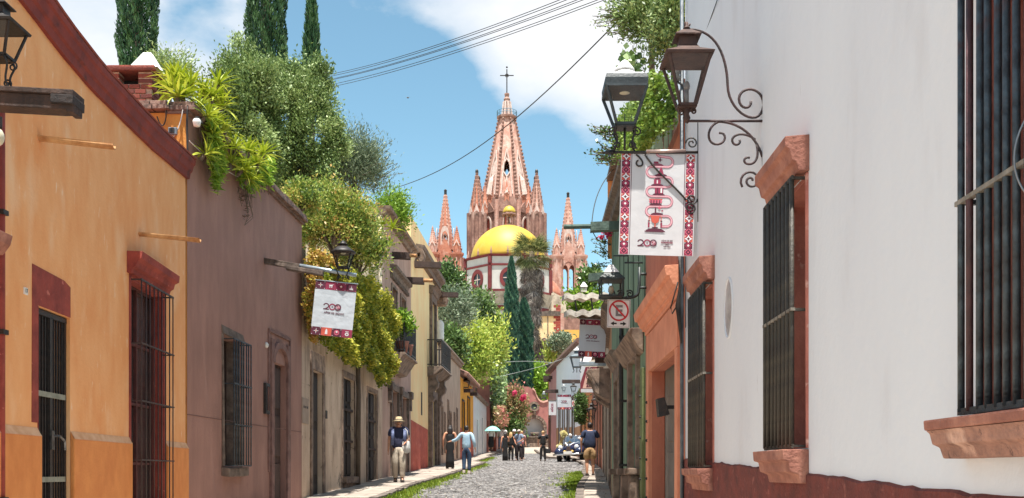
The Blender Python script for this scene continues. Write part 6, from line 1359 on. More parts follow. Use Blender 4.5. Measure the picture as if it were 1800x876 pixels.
# 6: further banners, lanterns and beams on the right
tl = P(1019, 562, 24); banner('white 200 years banner under the wavy canopies on the right', (P(1043, 0, 24).x, 24, tl.z), 47/F*24, 66/F*24, .05)
cr_ = thing('cross_beam', 'timber beam carrying the banner under the wavy canopies', 'beam', (RW(24)+.1, 24.05, tl.z+.06)); MB().box(P(1010, 0, 24).x-RW(24), .2, -.05, .05, -.04, .05).build('timber', woodg, cr_, False, .01)
# small pennant-like banner with letters
Yp = 36; k = Yp/F; pb = P(1036, 640, Yp); PB = thing('shop_banner', 'rose coloured hanging banner with white triangle and upright lettering', 'banner', pb)
b = MB(); rect(b, -16*k, 16*k, -50*k, 0, 0, 0); b.add([(-16*k, .02, -50*k), (16*k, .02, -50*k), (16*k, .02, 0), (-16*k, .02, 0)], [(3, 2, 1, 0)], 0); b.add([(-12*k, -.005, -43*k), (13*k, -.005, -43*k), (5*k, -.005, -4*k), (-2*k, -.005, -4*k)], [(0, 1, 2, 3)], 1); rect(b, -15*k, 17*k, -50*k, -44*k, 2, -.006); b.add([(-16*k, -.006, 0), (-16*k, -.006, -34*k), (-5*k, -.006, 0)], [(0, 1, 2)], 2)
b.build('cloth', [mat('print_wine', S(130, 44, 56), None, 5, .7, 0), mat('print_rose_beige', S(222, 176, 160), None, 5, .7, 0), clothw], PB); text('lettering', 'AÑOS', 11*k, b_dark, PB, (1*k, -.012, -20*k), bold=.006).rotation_euler = (PI/2, -PI/2+.1, 0); text('lettering', '200', 9*k, b_dark, PB, (1*k, -.012, -37*k), bold=.006)
MB().tube([(-17*k, .01, .03), (30*k, .01, .03)], .03, 6).build('rod', woodg, PB)
sgn = thing('shop_sign', 'cream arched shop board above the rose hanging banner', 'sign', P(1048, 638, 33)); k = 33/F; MB().prism([(-20*k, -7*k), (20*k, -7*k), (20*k, 6*k), (8*k, 9*k), (-12*k, 3*k), (-20*k, -1*k)], 0, .05, 'y').build('board', mat('board_cream', S(226, 210, 190), None, 5), sgn); text('lettering', 'TE', 6*k, iron, sgn, (8*k, -.004, -1*k), bold=.01)
Yq = 62; k = Yq/F
bq = banner('small far white 200 years banner over the vintage car', P(992, 694, 58), 24/F*58, 26/F*58)
bv = thing('vertical_banner', 'narrow far vertical banner with upright red lettering beside the pink front', 'banner', P(971, 705, 64)); k = 64/F; MB().box(-6.5*k, 6.5*k, 0, .02, -25*k, 0).build('cloth', clothw, bv); text('lettering', 'AÑOS', 5.5*k, b_mag, bv, (0, -.006, -12*k), bold=.004).rotation_euler = (PI/2, -PI/2, 0); MB().tube([(-7*k, .01, .03), (7*k, .01, .03)], .03, 6).build('rod', woodg, bv)
ns = thing('no_parking_sign', 'tiny far no parking sign beside the leafy pilaster', 'sign', P(1010, 704, 56)); k = 56/F; MB().box(-4.5*k, 4.5*k, 0, .02, -12*k, 0).build('plate', sgw, ns); b = MB(); b.add(*ribbon([(3.6*k*math.cos(t), -5*k+3.6*k*math.sin(t)) for t in np.linspace(0, 2*PI, 17)], 1.1*k, -.01)); b.add(*ribbon([(-2.4*k, -2.6*k), (2.4*k, -7.4*k)], 1*k, -.012)); b.build('prohibition_ring', sgr, ns); text('lettering', 'E', 5*k, sge, ns, (0, -.006, -5*k))
def far_lantern(label, px, pyb, Y, hpx, m=None, roofm=None):
    s = hpx/F*Y/.92; c = P(px, pyb, Y)
    o = thing('street_lantern', label, 'lantern', c, 0); mm = m or iron
    lantern_body(o, .225*s, .14*s, .36*s, mm, roofm or mm, 'square', (0, 0, .2*s)); add_legs(o, .13*s, 0, .19*s, mm, 1.5, False)
    return o
far_lantern('grey lantern with white ball top against the bluish white house', 1014, 655, 34, 44, mat('lantern_grey', S(110, 120, 126), S(84, 92, 98), 6, .5), whp)
far_lantern('pale small lantern hanging left of the far pair by the far banner', 991, 690, 57, 14, MC['lantern_grey'], whp); far_lantern('dark small lantern hanging right of the far pair by the far banner', 1008, 692, 57, 20)
far_lantern('upper black lantern beside the rose house', 1062, 700, 31, 28); far_lantern('middle black lantern, largest of the three by the rose house', 1053, 712, 33, 30); far_lantern('lowest black lantern of the three by the rose house', 1046, 718, 35.5, 24); far_lantern('black lantern hanging in front of the apricot house wall', 1040, 738, 42, 30)
far_lantern('pale lantern at the far orange corner before the fountain wall', 956, 702, 72, 14, MC['lantern_grey'], whp); far_lantern('pale lantern on the creeper covered pink brown house', 885, 730, 90, 15, MC['lantern_grey'], whp)
al = far_lantern('black lantern on the amber house', 819, 687, 56, 27)
def beam(label, px0, px1, py, Y, t, m=beamm): c = P(px1, py, Y); a_ = P(px0, py, Y); o = thing('timber_beam', label, 'beam', c); MB().box(a_.x-c.x, .3, -t, t, -t, t).build('timber', m, o, False, .01); return o
def beaml(label, px0, px1, py, Y, t, m=beamm): c = P(px0, py, Y); a_ = P(px1, py, Y); o = thing('timber_beam', label, 'beam', c); MB().box(-.4, a_.x-c.x, -t, t, -t, t).build('timber', m, o, False, .01); return o
beaml('short timber beam holding the lantern of the amber house', 818, 832, 687, 56, .1); beaml('second timber beam lower down at the end of the amber house', 826, 839, 693, 60, .1)
beam('upper dark beam jutting from the far ochre corner', 955, 973, 664, 76, .12); beam('second dark beam below the upper one at the far ochre corner', 955, 968, 669, 77, .1); beam('long dark beam reaching left over the photographer from the blue white house', 958, 990, 688, 72, .12); beam('dark carved beam holding the far pair of lanterns', 988, 1012, 671, 57.3, .1); beam('dark beam under the banner of the wavy canopies', 1046, 1072, 631, 26, .1); beam('pale pipe under the canopy banner', 1018, 1048, 640, 30, .06, MC['pipe_galvanised'])
# wavy canopies
can = mat('canopy_fibre_cement', S(214, 206, 194), S(170, 160, 150), 4, .9, .4, 20, c3=S(110, 102, 96), c3scale=5, c3lo=.58, c3hi=.72)
for i, (px0, px1, py, Y) in enumerate(((992, 1064, 517, 25), (996, 1070, 546, 23.6))):
    k = Y/F; a_ = P(px0, py, Y); c = P(px1, py, Y); o = thing('canopy', ('upper', 'lower')[i]+' wavy edged pale canopy of corrugated sheet on the right', 'canopy', (c.x, Y, c.z))
    n = 48; b = MB(); L_ = c.x-a_.x+.6
    top = [(-L_+.6+L_*j/n, 0.027*math.sin(j/n*L_/.30*2*PI)+.03*j/n) for j in range(n+1)]; bot = [(x, z_-.13) for x, z_ in top[::-1]]
    b.prism([(x, z_) for x, z_ in (top+bot)][::-1], 0, 1.3, 'y')
    for v in range(len(b.v)): b.v[v] = (b.v[v][0], b.v[v][1], b.v[v][2]+b.v[v][1]*.12)
    b.build('corrugated_sheet', can, o)
    if i == 0:
        for dx_ in (-.35, -.75): MB().tube([(dx_, .1, -.02), (dx_+.06, .1, -.42)], .02, 6).build('strut', iron, o)
    MB().box(-.0, .7, .05, 1.2, -.2, -.1).build('bearer', woodg, o)
wr = thing('roof_pyramid', 'tiny white pyramid chimney cap above the upper canopy', 'chimney', P(1026, 505, 27)); MB().sq([(.1, 0), (.02, .13)]).build('cap', MC['whitewash'], wr); MB().box(-.08, .08, -.08, .08, -.14, -.005).build('stack', can, wr)

# ------------------------------------------------------------------ overhead cables and a bird
ends = [((575, 132), (955, -12)), ((573, 136), (972, -14)), ((574, 141), (985, -12)), ((572, 143), (995, -12)), ((577, 150), (1010, -8)), ((578, 154), (1022, -8))]
ords = ['topmost', 'second from the top', 'third from the top', 'fourth from the top', 'fifth from the top', 'lowest']
for i, (a, c) in enumerate(ends):
    A0 = P(a[0], a[1], 31); dirx = P(c[0], c[1], 18); B0 = dirx+(dirx-A0)*.5
    m1 = A0+(B0-A0)*.33-Vector((0, 0, .35)); m2 = A0+(B0-A0)*.67-Vector((0, 0, .35))
    cable('overhead_cable', ords[i]+' of the six overhead cables crossing the sky from the olive tree', bez(tuple(A0), tuple(m1), tuple(m2), tuple(B0), 20), .007, wm, 'cable', 'overhead cables in a bundle')
cable('overhead_cable', 'single sagging cable crossing before the church spire', bez(q(690, 332, 34), q(800, 300, 28), q(900, 230, 22), q(1095, 28, 15.5), 24), .011, wm)
cable('hanging_cable', 'thin cable looping in the sky left of the green house', bez(q(1078, 298, 20), q(1048, 330, 19.6), q(1042, 365, 19.4), q(1040, 398, 19.2), 12)+bez(q(1040, 398, 19.2), q(1044, 425, 19.4), q(1060, 428, 19.6), q(1074, 430, 20.2), 10)[1:], .009, wm)
cable('street_wire', 'fine grey wire crossing below the palm trunk', bez(q(860, 668, 80), q(900, 655, 84), q(940, 652, 84), q(1012, 622, 62), 14), .02, mat('wire_pale', S(170, 175, 175), None, 5, .5, 0))
cable('street_wire', 'second fine grey wire crossing before the rubble wall', bez(q(865, 640, 84), q(900, 634, 86), q(940, 634, 86), q(990, 640, 70), 14), .018, MC['wire_pale'])
bd = thing('bird', 'tiny dark bird flying in the open sky left of the spire', 'bird', P(717, 172, 60))
b = MB(); b.add([(-.14, 0, .03), (0, -.03, .0), (0, .03, 0), (.14, 0, .04), (0, 0, .04)], [(0, 1, 4), (0, 4, 2), (1, 3, 4), (4, 3, 2), (0, 2, 1), (1, 2, 3)]); b.ball((0, 0, 0), .05, .09, .04, 6, 4); b.build('body', wm, bd)
# ------------------------------------------------------------------ trees and plants
K_ = 1.15
L_olive = leafmat('leaf_olive', [S(58, 76, 38, K_), S(94, 116, 62, K_), S(134, 152, 92, K_), S(176, 188, 132, K_)], .2)
L_grey = leafmat('leaf_grey_green', [S(70, 86, 62, 1), S(112, 128, 100, 1), S(158, 168, 140, 1)], .2)
L_cyp = leafmat('leaf_cypress', [S(28, 54, 34, K_), S(50, 84, 52, K_), S(84, 114, 66, K_)], .12)
L_cypb = leafmat('leaf_cypress_bluish', [S(26, 58, 52, K_), S(46, 86, 70, K_), S(84, 120, 92, K_)], .12)
L_phot = leafmat('leaf_mixed_bush', [S(44, 62, 30, K_), S(84, 108, 46, K_), S(126, 146, 62, K_), S(174, 170, 88, K_), S(184, 122, 78, K_)], .25)
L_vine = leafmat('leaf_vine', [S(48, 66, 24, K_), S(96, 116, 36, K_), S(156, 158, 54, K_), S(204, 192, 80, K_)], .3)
L_rust = leafmat('leaf_vine_rust', [S(104, 112, 40, K_), S(156, 146, 54, K_), S(180, 144, 66, K_), S(144, 92, 54, K_)], .25)
L_dark = leafmat('leaf_dark_glossy', [S(32, 50, 26, K_), S(58, 82, 40, K_), S(98, 124, 66, K_), S(160, 178, 130, K_)], .12, .35)
L_lime = leafmat('leaf_lime', [S(62, 88, 30, 1.05), S(134, 158, 60, 1.05), S(188, 198, 92, 1.05), S(210, 204, 108, 1.05)], .3)
L_bright = leafmat('leaf_bright_green', [S(66, 96, 26, K_), S(112, 146, 44, K_), S(166, 190, 78, K_)], .3)
L_agave = leafmat('leaf_agave', [S(120, 140, 26, .8), S(168, 184, 44, .8), S(208, 214, 84, .8)], .3)
L_boug = leafmat('leaf_bougainvillea', [S(60, 74, 38, K_), S(104, 110, 60, K_), S(160, 122, 92, K_), S(180, 108, 104, K_)], .25)
L_mag = leafmat('petal_magenta', [S(176, 36, 80, 1), S(200, 60, 100, 1), S(220, 100, 130, 1)], .25)
L_dead = leafmat('frond_dead', [S(70, 60, 56, .9), S(120, 108, 100, .9), S(176, 164, 152, .9)], .1)
L_palm = leafmat('frond_green', [S(52, 66, 36, .9), S(100, 112, 64, .9), S(168, 168, 112, .9)], .2)

tree('olive_tree', 'large rounded grey green tree behind the mauve house, left of the twin crowns', 432, 236, 25.5, 66, 148, L_olive, 150, 470, .155, .085, .04, ry=1.0, stems=10, shell=.7, low=.85)
tree('olive_tree', 'large rounded grey green tree below the thin cypress, right of the twin crowns', 532, 244, 27, 68, 150, L_olive, 150, 470, .155, .085, .04, ry=1.0, stems=10, shell=.7, low=.85)
tree('olive_tree', 'pale feathery tree top just left of the agave plants and the first cypress', 300, 132, 24, 34, 34, L_olive, 30, 120, .16, .11, .03, ry=.4)
tree('willow_shrub', 'wispy silvery shrub leaning right against the sky below the thin cypress', 622, 305, 28.5, 56, 80, L_grey, 170, 130, .2, .12, .022, ry=.7, shell=.3, up=.5)
# long feathery sprays of the silvery shrub
def sprays(name, label, roots, length, m, n=60, cat='shrub', Ln=.1, Wd=.02, lean=(0, 0, 1), group=None, parent=None):
    p = []; d = []; rn = []; st = MB(); c0 = Vector(roots[0])
    for r in roots:
        r = Vector(r)-c0; dirv = (Vector(lean)+Vector((random.gauss(0, .35), random.gauss(0, .3), random.gauss(0, .25)))).normalized(); L0 = length*random.uniform(.6, 1.1); v = random.random()
        path = []
        for i in range(n):
            t = i/n; pos = r+dirv*L0*t+Vector((dirv.x*.15*t*t, 0, -.1*t*t*L0)); 
            if i % 12 == 0: path.append(tuple(pos))
            p.append(pos+Vector((random.gauss(0, .02), random.gauss(0, .02), random.gauss(0, .02)))); d.append(dirv+Vector((random.gauss(0, .5), random.gauss(0, .5), random.gauss(0, .5)))); rn.append(min(1, v*.5+random.random()*.5))
        if len(path) > 1: st.tube(path, .006, 4)
    o = parent or thing(name, label, cat, c0, 0, group)
    leaves('sprays', p, d, Ln, Wd, m, o, np.array(rn)); st.build('stems', BARK(), o)['kind'] = 'stuff'; return o
sprays('silvery_shrub', 'silvery feathery sprays reaching up and right from the wispy shrub', [q(random.uniform(585, 668), random.uniform(270, 345), random.uniform(28, 29.5)) for _ in range(60)], .75, L_grey, 40, lean=(.55, 0, .8))
def cypress(label, px, pyt, pyb, w, Y, m=L_cyp, n=16000, tip=.35, lean=0, Ln=.16):
    k = Y/F; top = P(px, pyt, Y); b = g(Y); o = thing('cypress_tree', label, 'tree', (top.x, Y, b)); H_ = top.z-b; R_ = w/2*k
    zb = (P(px, pyb, Y).z-b)
    z = RNG.uniform(max(zb, 0), 1*H_, n*1); t = (z-zb)/(H_-zb); prof = R_*np.clip((1-t)/tip, 0.02, 1)**.55*(.86+.14*np.clip(t*8, 0, 1))
    th = RNG.uniform(0, 2*PI, n); wob = 1+.10*np.sin(th*5+z*2.1)+.08*np.sin(th*3-z*3.7+1); r = prof*np.sqrt(RNG.uniform(.55, 1.08, n))*wob
    p = np.stack([r*np.cos(th), r*np.sin(th), z], 1); d = np.stack([np.cos(th)*.35, np.sin(th)*.35, np.ones(n)], 1)+RNG.normal(size=(n, 3))*.22
    rnd = np.clip(.5+.3*np.sin(th*7+z*5)+RNG.normal(size=n)*.2, 0, 1)
    leaves('crown', p, d, Ln, Ln*.28, m, o, rnd)
    MB().tube([(0, 0, -.3), (0, 0, zb+(H_-zb)*.5), (0, 0, H_*.95)], [R_*.35, R_*.3, .03], 8).build('trunk', BARK(), o, True); return o
cypress('tall dark cypress behind the chimney, leftmost of the three', 242, -150, 190, 64, 30, n=17000)
cypress('tall dark cypress in the middle, rising behind the twin olive crowns', 468, -120, 160, 66, 32, n=17000)
cypress('thin drooping cypress, rightmost of the three on the left', 548, -14, 180, 36, 30, n=2600, tip=.95, Ln=.3)
cypress('left half of the tall dark cypress pair before the church', 899, 452, 690, 25, 112, L_cypb, 22000, .35, Ln=.34); cypress('right broader half of the tall dark cypress pair before the church', 921, 525, 690, 31, 114, L_cypb, 20000, .3, Ln=.34)
tree('flowering_bush', 'bush with yellow and reddish tips above the vine, beside the mauve house end', 590, 405, 24.5, 72, 72, L_phot, 170, 170, .16, .085, .038, ry=.8)
tree('flowering_bush', 'lower yellowish bush behind the round topped lantern', 628, 448, 26, 42, 62, L_phot, 70, 150, .16, .10, .045, ry=.6)
tree('flowering_bush', 'small reddish bush peeking over the mauve parapet end', 528, 355, 22.6, 28, 30, L_phot, 40, 130, .12, .09, .04, ry=.5)
# vine hanging over the garden wall: laid on the wall in its own plane
def hanging(label, h, poly, n, m, thick, Ln, Wd, name='hanging_vine', cat='vine', rn=None, d0=-.04, group=None, droop=-.25):
    pts = [h.hit(px, py, d0) for px, py in poly]; xs = [p[0] for p in pts]; zs = [p[1] for p in pts]
    def inside(x, z):
        c = False; j = len(pts)-1
        for i in range(len(pts)):
            if (pts[i][1] > z) != (pts[j][1] > z) and x < (pts[j][0]-pts[i][0])*(z-pts[i][1])/(pts[j][1]-pts[i][1])+pts[i][0]: c = not c
            j = i
        return c
    o = h.at(name, label, cat, (min(xs)+max(xs))/2, d0, min(zs), group); x0 = (min(xs)+max(xs))/2; z0 = min(zs)
    p = []; d = []; rr = []; k = 0
    while k < n:
        x, z = random.uniform(min(xs), max(xs)), random.uniform(min(zs), max(zs))
        if not inside(x, z): continue
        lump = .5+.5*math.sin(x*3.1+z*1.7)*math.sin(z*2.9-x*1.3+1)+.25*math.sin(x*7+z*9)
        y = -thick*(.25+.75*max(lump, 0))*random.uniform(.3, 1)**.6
        p.append((x-x0+random.gauss(0, .03), y, z-z0+random.gauss(0, .05))); d.append((random.gauss(0, .8), -.6+random.gauss(0, .5), droop+random.gauss(0, .35))); rr.append(min(max(.36+.35*lump+random.gauss(0, .22), 0), 1)); k += 1  # leaf tone lightens with the bulge: highlights and dark hollows painted in
    leaves('foliage', p, d, Ln, Wd, m, o, np.array(rr))
    st = MB()
    for i in range(14):
        t = random.choice(p); st.tube([(t[0], -.02, t[2]+.25), (t[0]+random.gauss(0, .1), -.05, t[2]), (t[0]+random.gauss(0, .1), -.04, t[2]-.2)], .005, 4)
    st.build('stems', BARK(), o)['kind'] = 'stuff'; return o
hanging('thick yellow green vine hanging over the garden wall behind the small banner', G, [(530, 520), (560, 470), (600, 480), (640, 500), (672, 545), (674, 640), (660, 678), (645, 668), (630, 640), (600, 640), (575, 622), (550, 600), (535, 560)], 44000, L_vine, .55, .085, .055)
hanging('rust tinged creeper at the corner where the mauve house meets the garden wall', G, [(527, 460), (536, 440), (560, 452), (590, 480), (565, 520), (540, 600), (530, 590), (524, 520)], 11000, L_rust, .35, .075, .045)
# agave rosettes on the parapet, every leaf a part
def leaf_mesh(ln, w, bend):
    b = MB(); n = 6; vs = []
    for i in range(n+1):
        t = i/n; ww = w*(.55+.9*t if t < .35 else max(.87*(1-((t-.35)/.65)**1.6), .02)); x = ln*t*math.cos(bend*t*.7); z = -ln*.5*bend*t*t
        vs += [(x, -ww/2, z+ww*.18), (x, 0, z), (x, ww/2, z+ww*.18)]
    fs = []
    for i in range(n): a = i*3; fs += [(a, a+1, a+4, a+3), (a+1, a+2, a+5, a+4)]
    me = bpy.data.meshes.new('leaf'); me.from_pydata(vs, [], fs); me.materials.append(L_agave)
    me.attributes.new('rnd', 'FLOAT', 'FACE').data.foreach_set('value', np.full(len(fs), random.random(), np.float32)); return me
LM = [leaf_mesh(random.uniform(.34, .5), .055, random.uniform(.15, .7)) for _ in range(8)]
AG = [(300, 160, 14.6, 'on the ochre end of the parapet nearest the chimney'), (318, 142, 14.9, 'at the very top of the plant row'), (335, 150, 14.7, 'right of the topmost rosette'), (312, 172, 14.3, 'low on the ochre coping'), (358, 168, 15.0, 'at the parapet corner over the floodlight'), (384, 150, 15.3, 'leaning against the grey tree'), (362, 205, 14.5, 'hanging just below the corner'), (388, 190, 15.2, 'above the long hanging strand'), (370, 240, 14.7, 'in the middle of the hanging strand'), (360, 272, 14.5, 'lowest of the hanging strand'), (395, 232, 15.4, 'right of the hanging strand'), (412, 262, 15.8, 'where the coping stones show'), (436, 268, 16.2, 'in the lower clump, upper part'), (452, 290, 16.5, 'at the right end of the lower clump'), (426, 300, 16.0, 'at the bottom of the lower clump'), (438, 316, 16.2, 'drooping below the lower clump'), (462, 272, 17.0, 'farthest along the parapet'), (306, 138, 14.9, 'rising behind the ochre coping'), (322, 168, 14.4, 'low at the right of the ochre coping'), (350, 190, 14.6, 'just above the floodlight'), (376, 218, 14.9, 'at the right of the upper strand'), (384, 262, 15.0, 'between the two hanging clumps'), (404, 288, 15.6, 'at the left end of the lower clump'), (372, 172, 15.0, 'in the thick of the upper clump')]
for i, (px, py, Y, wh) in enumerate(AG):
    c = P(px, py, Y); o = thing('agave_plant', 'bright green spiky rosette '+wh, 'plant', c, random.uniform(0, 6), 'spiky rosettes along the mauve house parapet')
    tilt = .35 if i in (6, 8, 9, 14, 15) else 0; o.rotation_euler = (tilt*random.uniform(-.5, 1), tilt*2.0, o.rotation_euler[2]) if not tilt else (0, tilt*2.2, 0)
    for j in range(30):
        th = j*2.4+random.uniform(-.2, .2); el = -(-.25+1.6*(j/30)**.8)+random.uniform(-.1, .1); s = .95*random.uniform(.8, 1.12)*(1-.25*(j/30))
        lo = link('leaf', random.choice(LM), o, (0, 0, .0), (random.uniform(-.3, .3), el, th)); lo.scale = (s, s, s)
    MB().tube([(0, 0, -.1), (0, 0, .05)], [.035, .025], 6).build('stem', BARK(), o)
hanging('darker trailing leaves hanging under the rosettes on the mauve wall', B, [(348, 215), (372, 210), (380, 300), (374, 330), (362, 330), (356, 290)], 900, L_bright, .22, .16, .035, 'trailing_plant', 'plant', d0=-.05)
hanging('dark trailing leaves under the lower rosette clump on the mauve wall', B, [(402, 285), (470, 280), (465, 320), (432, 335), (415, 320)], 1000, L_bright, .22, .16, .035, 'trailing_plant', 'plant', d0=-.05)
hanging('dry brown tendrils below the parapet plants of the mauve house', B, [(415, 330), (440, 335), (436, 385), (430, 388)], 60, leafmat('leaf_dry', [S(90, 66, 56), S(130, 104, 88)], .1), .05, .1, .02, 'trailing_plant', 'plant', d0=-.03)
# bright plants on the taupe house roof and the big-leaved branch
tree('roof_plant', 'bright green creeper spilling over the taupe house roof edge', 690, 385, 32, 26, 48, L_bright, 50, 120, .2, .12, .04, ry=.6, trunk=False, cat='plant', base=P(690, 430, 32).z)
bp2 = thing('broad_leaf_branch', 'bare curved branch with three clumps of long green leaves before the cream strip', 'plant', P(655, 425, 29.5)); b = MB(); o0 = P(655, 425, 29.5)
def loc_(px, py, Y): return tuple(P(px, py, Y)-o0)
b.tube(bez(loc_(650, 420, 29.7), loc_(662, 440, 29.4), (loc_(672, 436, 29.3)), loc_(680, 425, 29.2), 8), .03, 6); b.build('branch', BARK(), bp2, True)
LM2 = []
for px, py in ((672, 398), (690, 402), (686, 432)):
    for j in range(16):
        lo = link('leaf', random.choice(LM), bp2, loc_(px, py, 29.2), (random.uniform(-.4, .4), -(.0+1.3*(j/16))+random.uniform(-.2, .2), j*2.4)); lo.scale = (.95, 1.3, .95)
# middle distance, left
tree('magnolia_tree', 'dark glossy leaved tree leaning over the low taupe house toward the church', 787, 506, 76, 22, 32, L_dark, 90, 130, .34, .34, .13, ry=2.2)
tree('magnolia_tree', 'lower right part of dark glossy foliage beside the cypress pair', 836, 550, 77, 22, 34, L_dark, 90, 130, .34, .34, .13, ry=1.6)
tree('silver_tree', 'silvery grey green tree behind the cream house balcony', 798, 556, 66, 26, 40, L_grey, 80, 120, .4, .3, .08, ry=1.4)
tree('lime_tree', 'bright yellow green tree over the amber house', 824, 618, 72, 34, 52, L_lime, 130, 120, .5, .30, .12, ry=1.6, low=.9)
tree('lime_tree', 'yellow green tree top touching the cypress pair', 862, 606, 78, 22, 46, L_lime, 80, 120, .42, .30, .12, ry=1.4, low=.9)
tree('dark_shrub', 'dark shrub behind the low taupe house coping', 790, 620, 57, 22, 40, L_dark, 60, 110, .3, .26, .1, ry=.8)
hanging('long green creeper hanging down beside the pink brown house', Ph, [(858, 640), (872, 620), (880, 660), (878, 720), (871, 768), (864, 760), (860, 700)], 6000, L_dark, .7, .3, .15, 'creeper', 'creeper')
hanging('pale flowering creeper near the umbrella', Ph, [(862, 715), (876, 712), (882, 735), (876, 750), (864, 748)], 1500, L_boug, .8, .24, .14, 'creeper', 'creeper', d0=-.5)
tree('bougainvillea', 'rusty pink bougainvillea covering the left of the fountain wall', 896, 720, 107.5, 22, 35, L_boug, 150, 130, .45, .34, .17, ry=1.6, low=.9)
tree('bougainvillea', 'deep green lower mass of the bougainvillea behind the group of people', 890, 746, 106.5, 22, 24, L_dark, 60, 110, .5, .4, .18, ry=1.2, low=.9)
fl_ = thing('magenta_flowers', 'two bright magenta flower clusters on the bougainvillea', 'flowers', P(920, 700, 105.7)); pm, dm_, rm, _ = crown_pts((.3, .2, .26), 7, 30, .09); leaves('petals', np.concatenate([pm, pm*.7+np.array([-.9, 0, .5])]), np.concatenate([dm_, dm_]), .2, .16, L_mag, fl_)
tree('citrus_tree', 'fresh bright green tree behind the fountain wall', 934, 678, 116, 26, 28, L_bright, 90, 120, .5, .5, .24, ry=1.8)
tree('roof_bush', 'grey green bush on the sloping parapet of the blue white house', 986, 606, 80, 13, 15, L_grey, 60, 120, .26, .26, .1, ry=.8, trunk=True, base=P(988, 640, 80).z, cat='bush')
sprays('spiky_bush', 'bright spiky bush left of the grey green parapet bush', [q(random.uniform(960, 978), random.uniform(622, 640), random.uniform(80, 81)) for _ in range(50)], 1.3, L_lime, 14, 'bush', .4, .1, (.15, 0, 1))
tree('canopy_plants', 'bright green plants behind the wavy canopies', 1030, 535, 27.5, 26, 22, L_bright, 40, 120, .14, .12, .06, ry=.4, trunk=False, cat='plant', base=P(1030, 556, 27.5).z)
tree('canopy_plants', 'darker plants rising above the upper wavy canopy beside the lantern', 1040, 492, 27.5, 16, 14, L_dark, 24, 90, .12, .12, .06, ry=.3, trunk=False, cat='plant', base=P(1040, 506, 27.5).z)
hanging('leafy pilaster creeper above the navy shirt man', R6, [(1041.5, 690), (1047, 686), (1050, 700), (1049, 752), (1044, 760)], 100, L_dark, .4, .2, .1, 'creeper', 'creeper') if False else None
tree('pilaster_creeper', 'dark green column of creeper between the far signs and the navy shirt man', 1021, 718, 48, 6.5, 28, L_dark, 80, 110, .1, .12, .055, ry=.35, trunk=True, low=.9, cat='creeper', base=P(1021, 750, 48).z)
# right: tree over the salmon roof, creeper, sprigs
tree('roof_tree', 'airy olive leaved tree leaning over the salmon house roof at the top', 1148, 32, 15.5, 66, 78, L_olive, 120, 100, .12, .075, .03, ry=.5, base=5, shell=.35, stems=12)
tree('roof_tree', 'denser dark part of the roof tree next to the white house corner', 1183, 60, 14.6, 32, 90, L_olive, 90, 120, .11, .075, .03, ry=.4, base=5)
sprays('tree_sprig', 'thin leafy sprig of the roof tree reaching left into the sky', [q(random.uniform(1085, 1130), random.uniform(20, 70), 15.5) for _ in range(18)], .35, L_olive, 26, 'branch', .06, .022, (-1, 0, .1))
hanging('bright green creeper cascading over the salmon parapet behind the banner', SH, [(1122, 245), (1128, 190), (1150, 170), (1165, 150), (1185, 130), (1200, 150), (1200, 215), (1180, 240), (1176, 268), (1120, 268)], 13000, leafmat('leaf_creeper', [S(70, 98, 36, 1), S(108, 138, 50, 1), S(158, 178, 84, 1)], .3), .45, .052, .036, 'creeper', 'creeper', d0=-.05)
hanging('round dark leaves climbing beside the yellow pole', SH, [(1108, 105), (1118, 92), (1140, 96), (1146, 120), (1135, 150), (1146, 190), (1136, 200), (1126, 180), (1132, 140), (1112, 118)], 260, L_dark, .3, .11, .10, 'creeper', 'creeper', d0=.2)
sprays('wall_sprig', 'sparse dark sprig in the sky left of the white capped lantern', [q(random.uniform(1062, 1092), random.uniform(225, 285), 13.5) for _ in range(22)], .22, L_dark, 14, 'branch', .05, .028, (-.6, 0, .5))
sprays('wall_sprig', 'sparse sprig below the arrow bar left of the banner', [q(random.uniform(1074, 1090), random.uniform(272, 292), 14) for _ in range(8)], .18, L_dark, 14, 'branch', .05, .028, (-.6, 0, .1))
sprays('wall_sprig', 'thin creeping sprig on the edge of the green house', [q(random.uniform(1062, 1074), random.uniform(425, 470), 20.8) for _ in range(16)], .25, L_dark, 14, 'branch', .06, .03, (-.5, 0, .4))
mf = thing('bougainvillea_sprig', 'tiny magenta bougainvillea sprig beneath the long green spout', 'flowers', P(1061, 412, 20.6)); pm, dm_, rm, _ = crown_pts((.12, .08, .1), 8, 20, .03); leaves('petals', pm, dm_, .06, .05, L_mag, mf)
# palm: green fronds, thatch of dead fronds, trunk
Yp = 118; k = Yp/F; pc = P(935, 442, Yp); PM = thing('fan_palm', 'fan palm with a long skirt of dead grey fronds before the church drum', 'palm tree', (pc.x, Yp, g(Yp))); hp = pc.z-g(Yp)
def fan(name, m, R_, n=22, spread=2.6):
    vs = [(0, 0, 0)]; fs = []
    for i in range(n):
        a = -spread/2+spread*i/(n-1); da = spread/n*.42; r = R_*random.uniform(.85, 1.05)*(1-.15*abs(a)/1.3)
        o_ = len(vs); vs += [(r*.5*math.cos(a-da), r*.5*math.sin(a-da), .02), (r*math.cos(a), r*math.sin(a), -.25*R_*random.uniform(.3, 1)), (r*.5*math.cos(a+da), r*.5*math.sin(a+da), .02)]
        fs += [(0, o_, o_+2), (o_, o_+1, o_+2)]
    st_ = len(vs); vs += [(-R_*.7, -.03, -.05), (-R_*.7, .03, -.05), (0.1, .03, 0), (.1, -.03, 0)]; fs.append((st_, st_+1, st_+2, st_+3))
    me = bpy.data.meshes.new(name); me.from_pydata([(x+R_*.7, y, z) for x, y, z in vs], [], fs); me.materials.append(m)
    me.attributes.new('rnd', 'FLOAT', 'FACE').data.foreach_set('value', RNG.uniform(0, 1, len(fs)).astype(np.float32)); return me
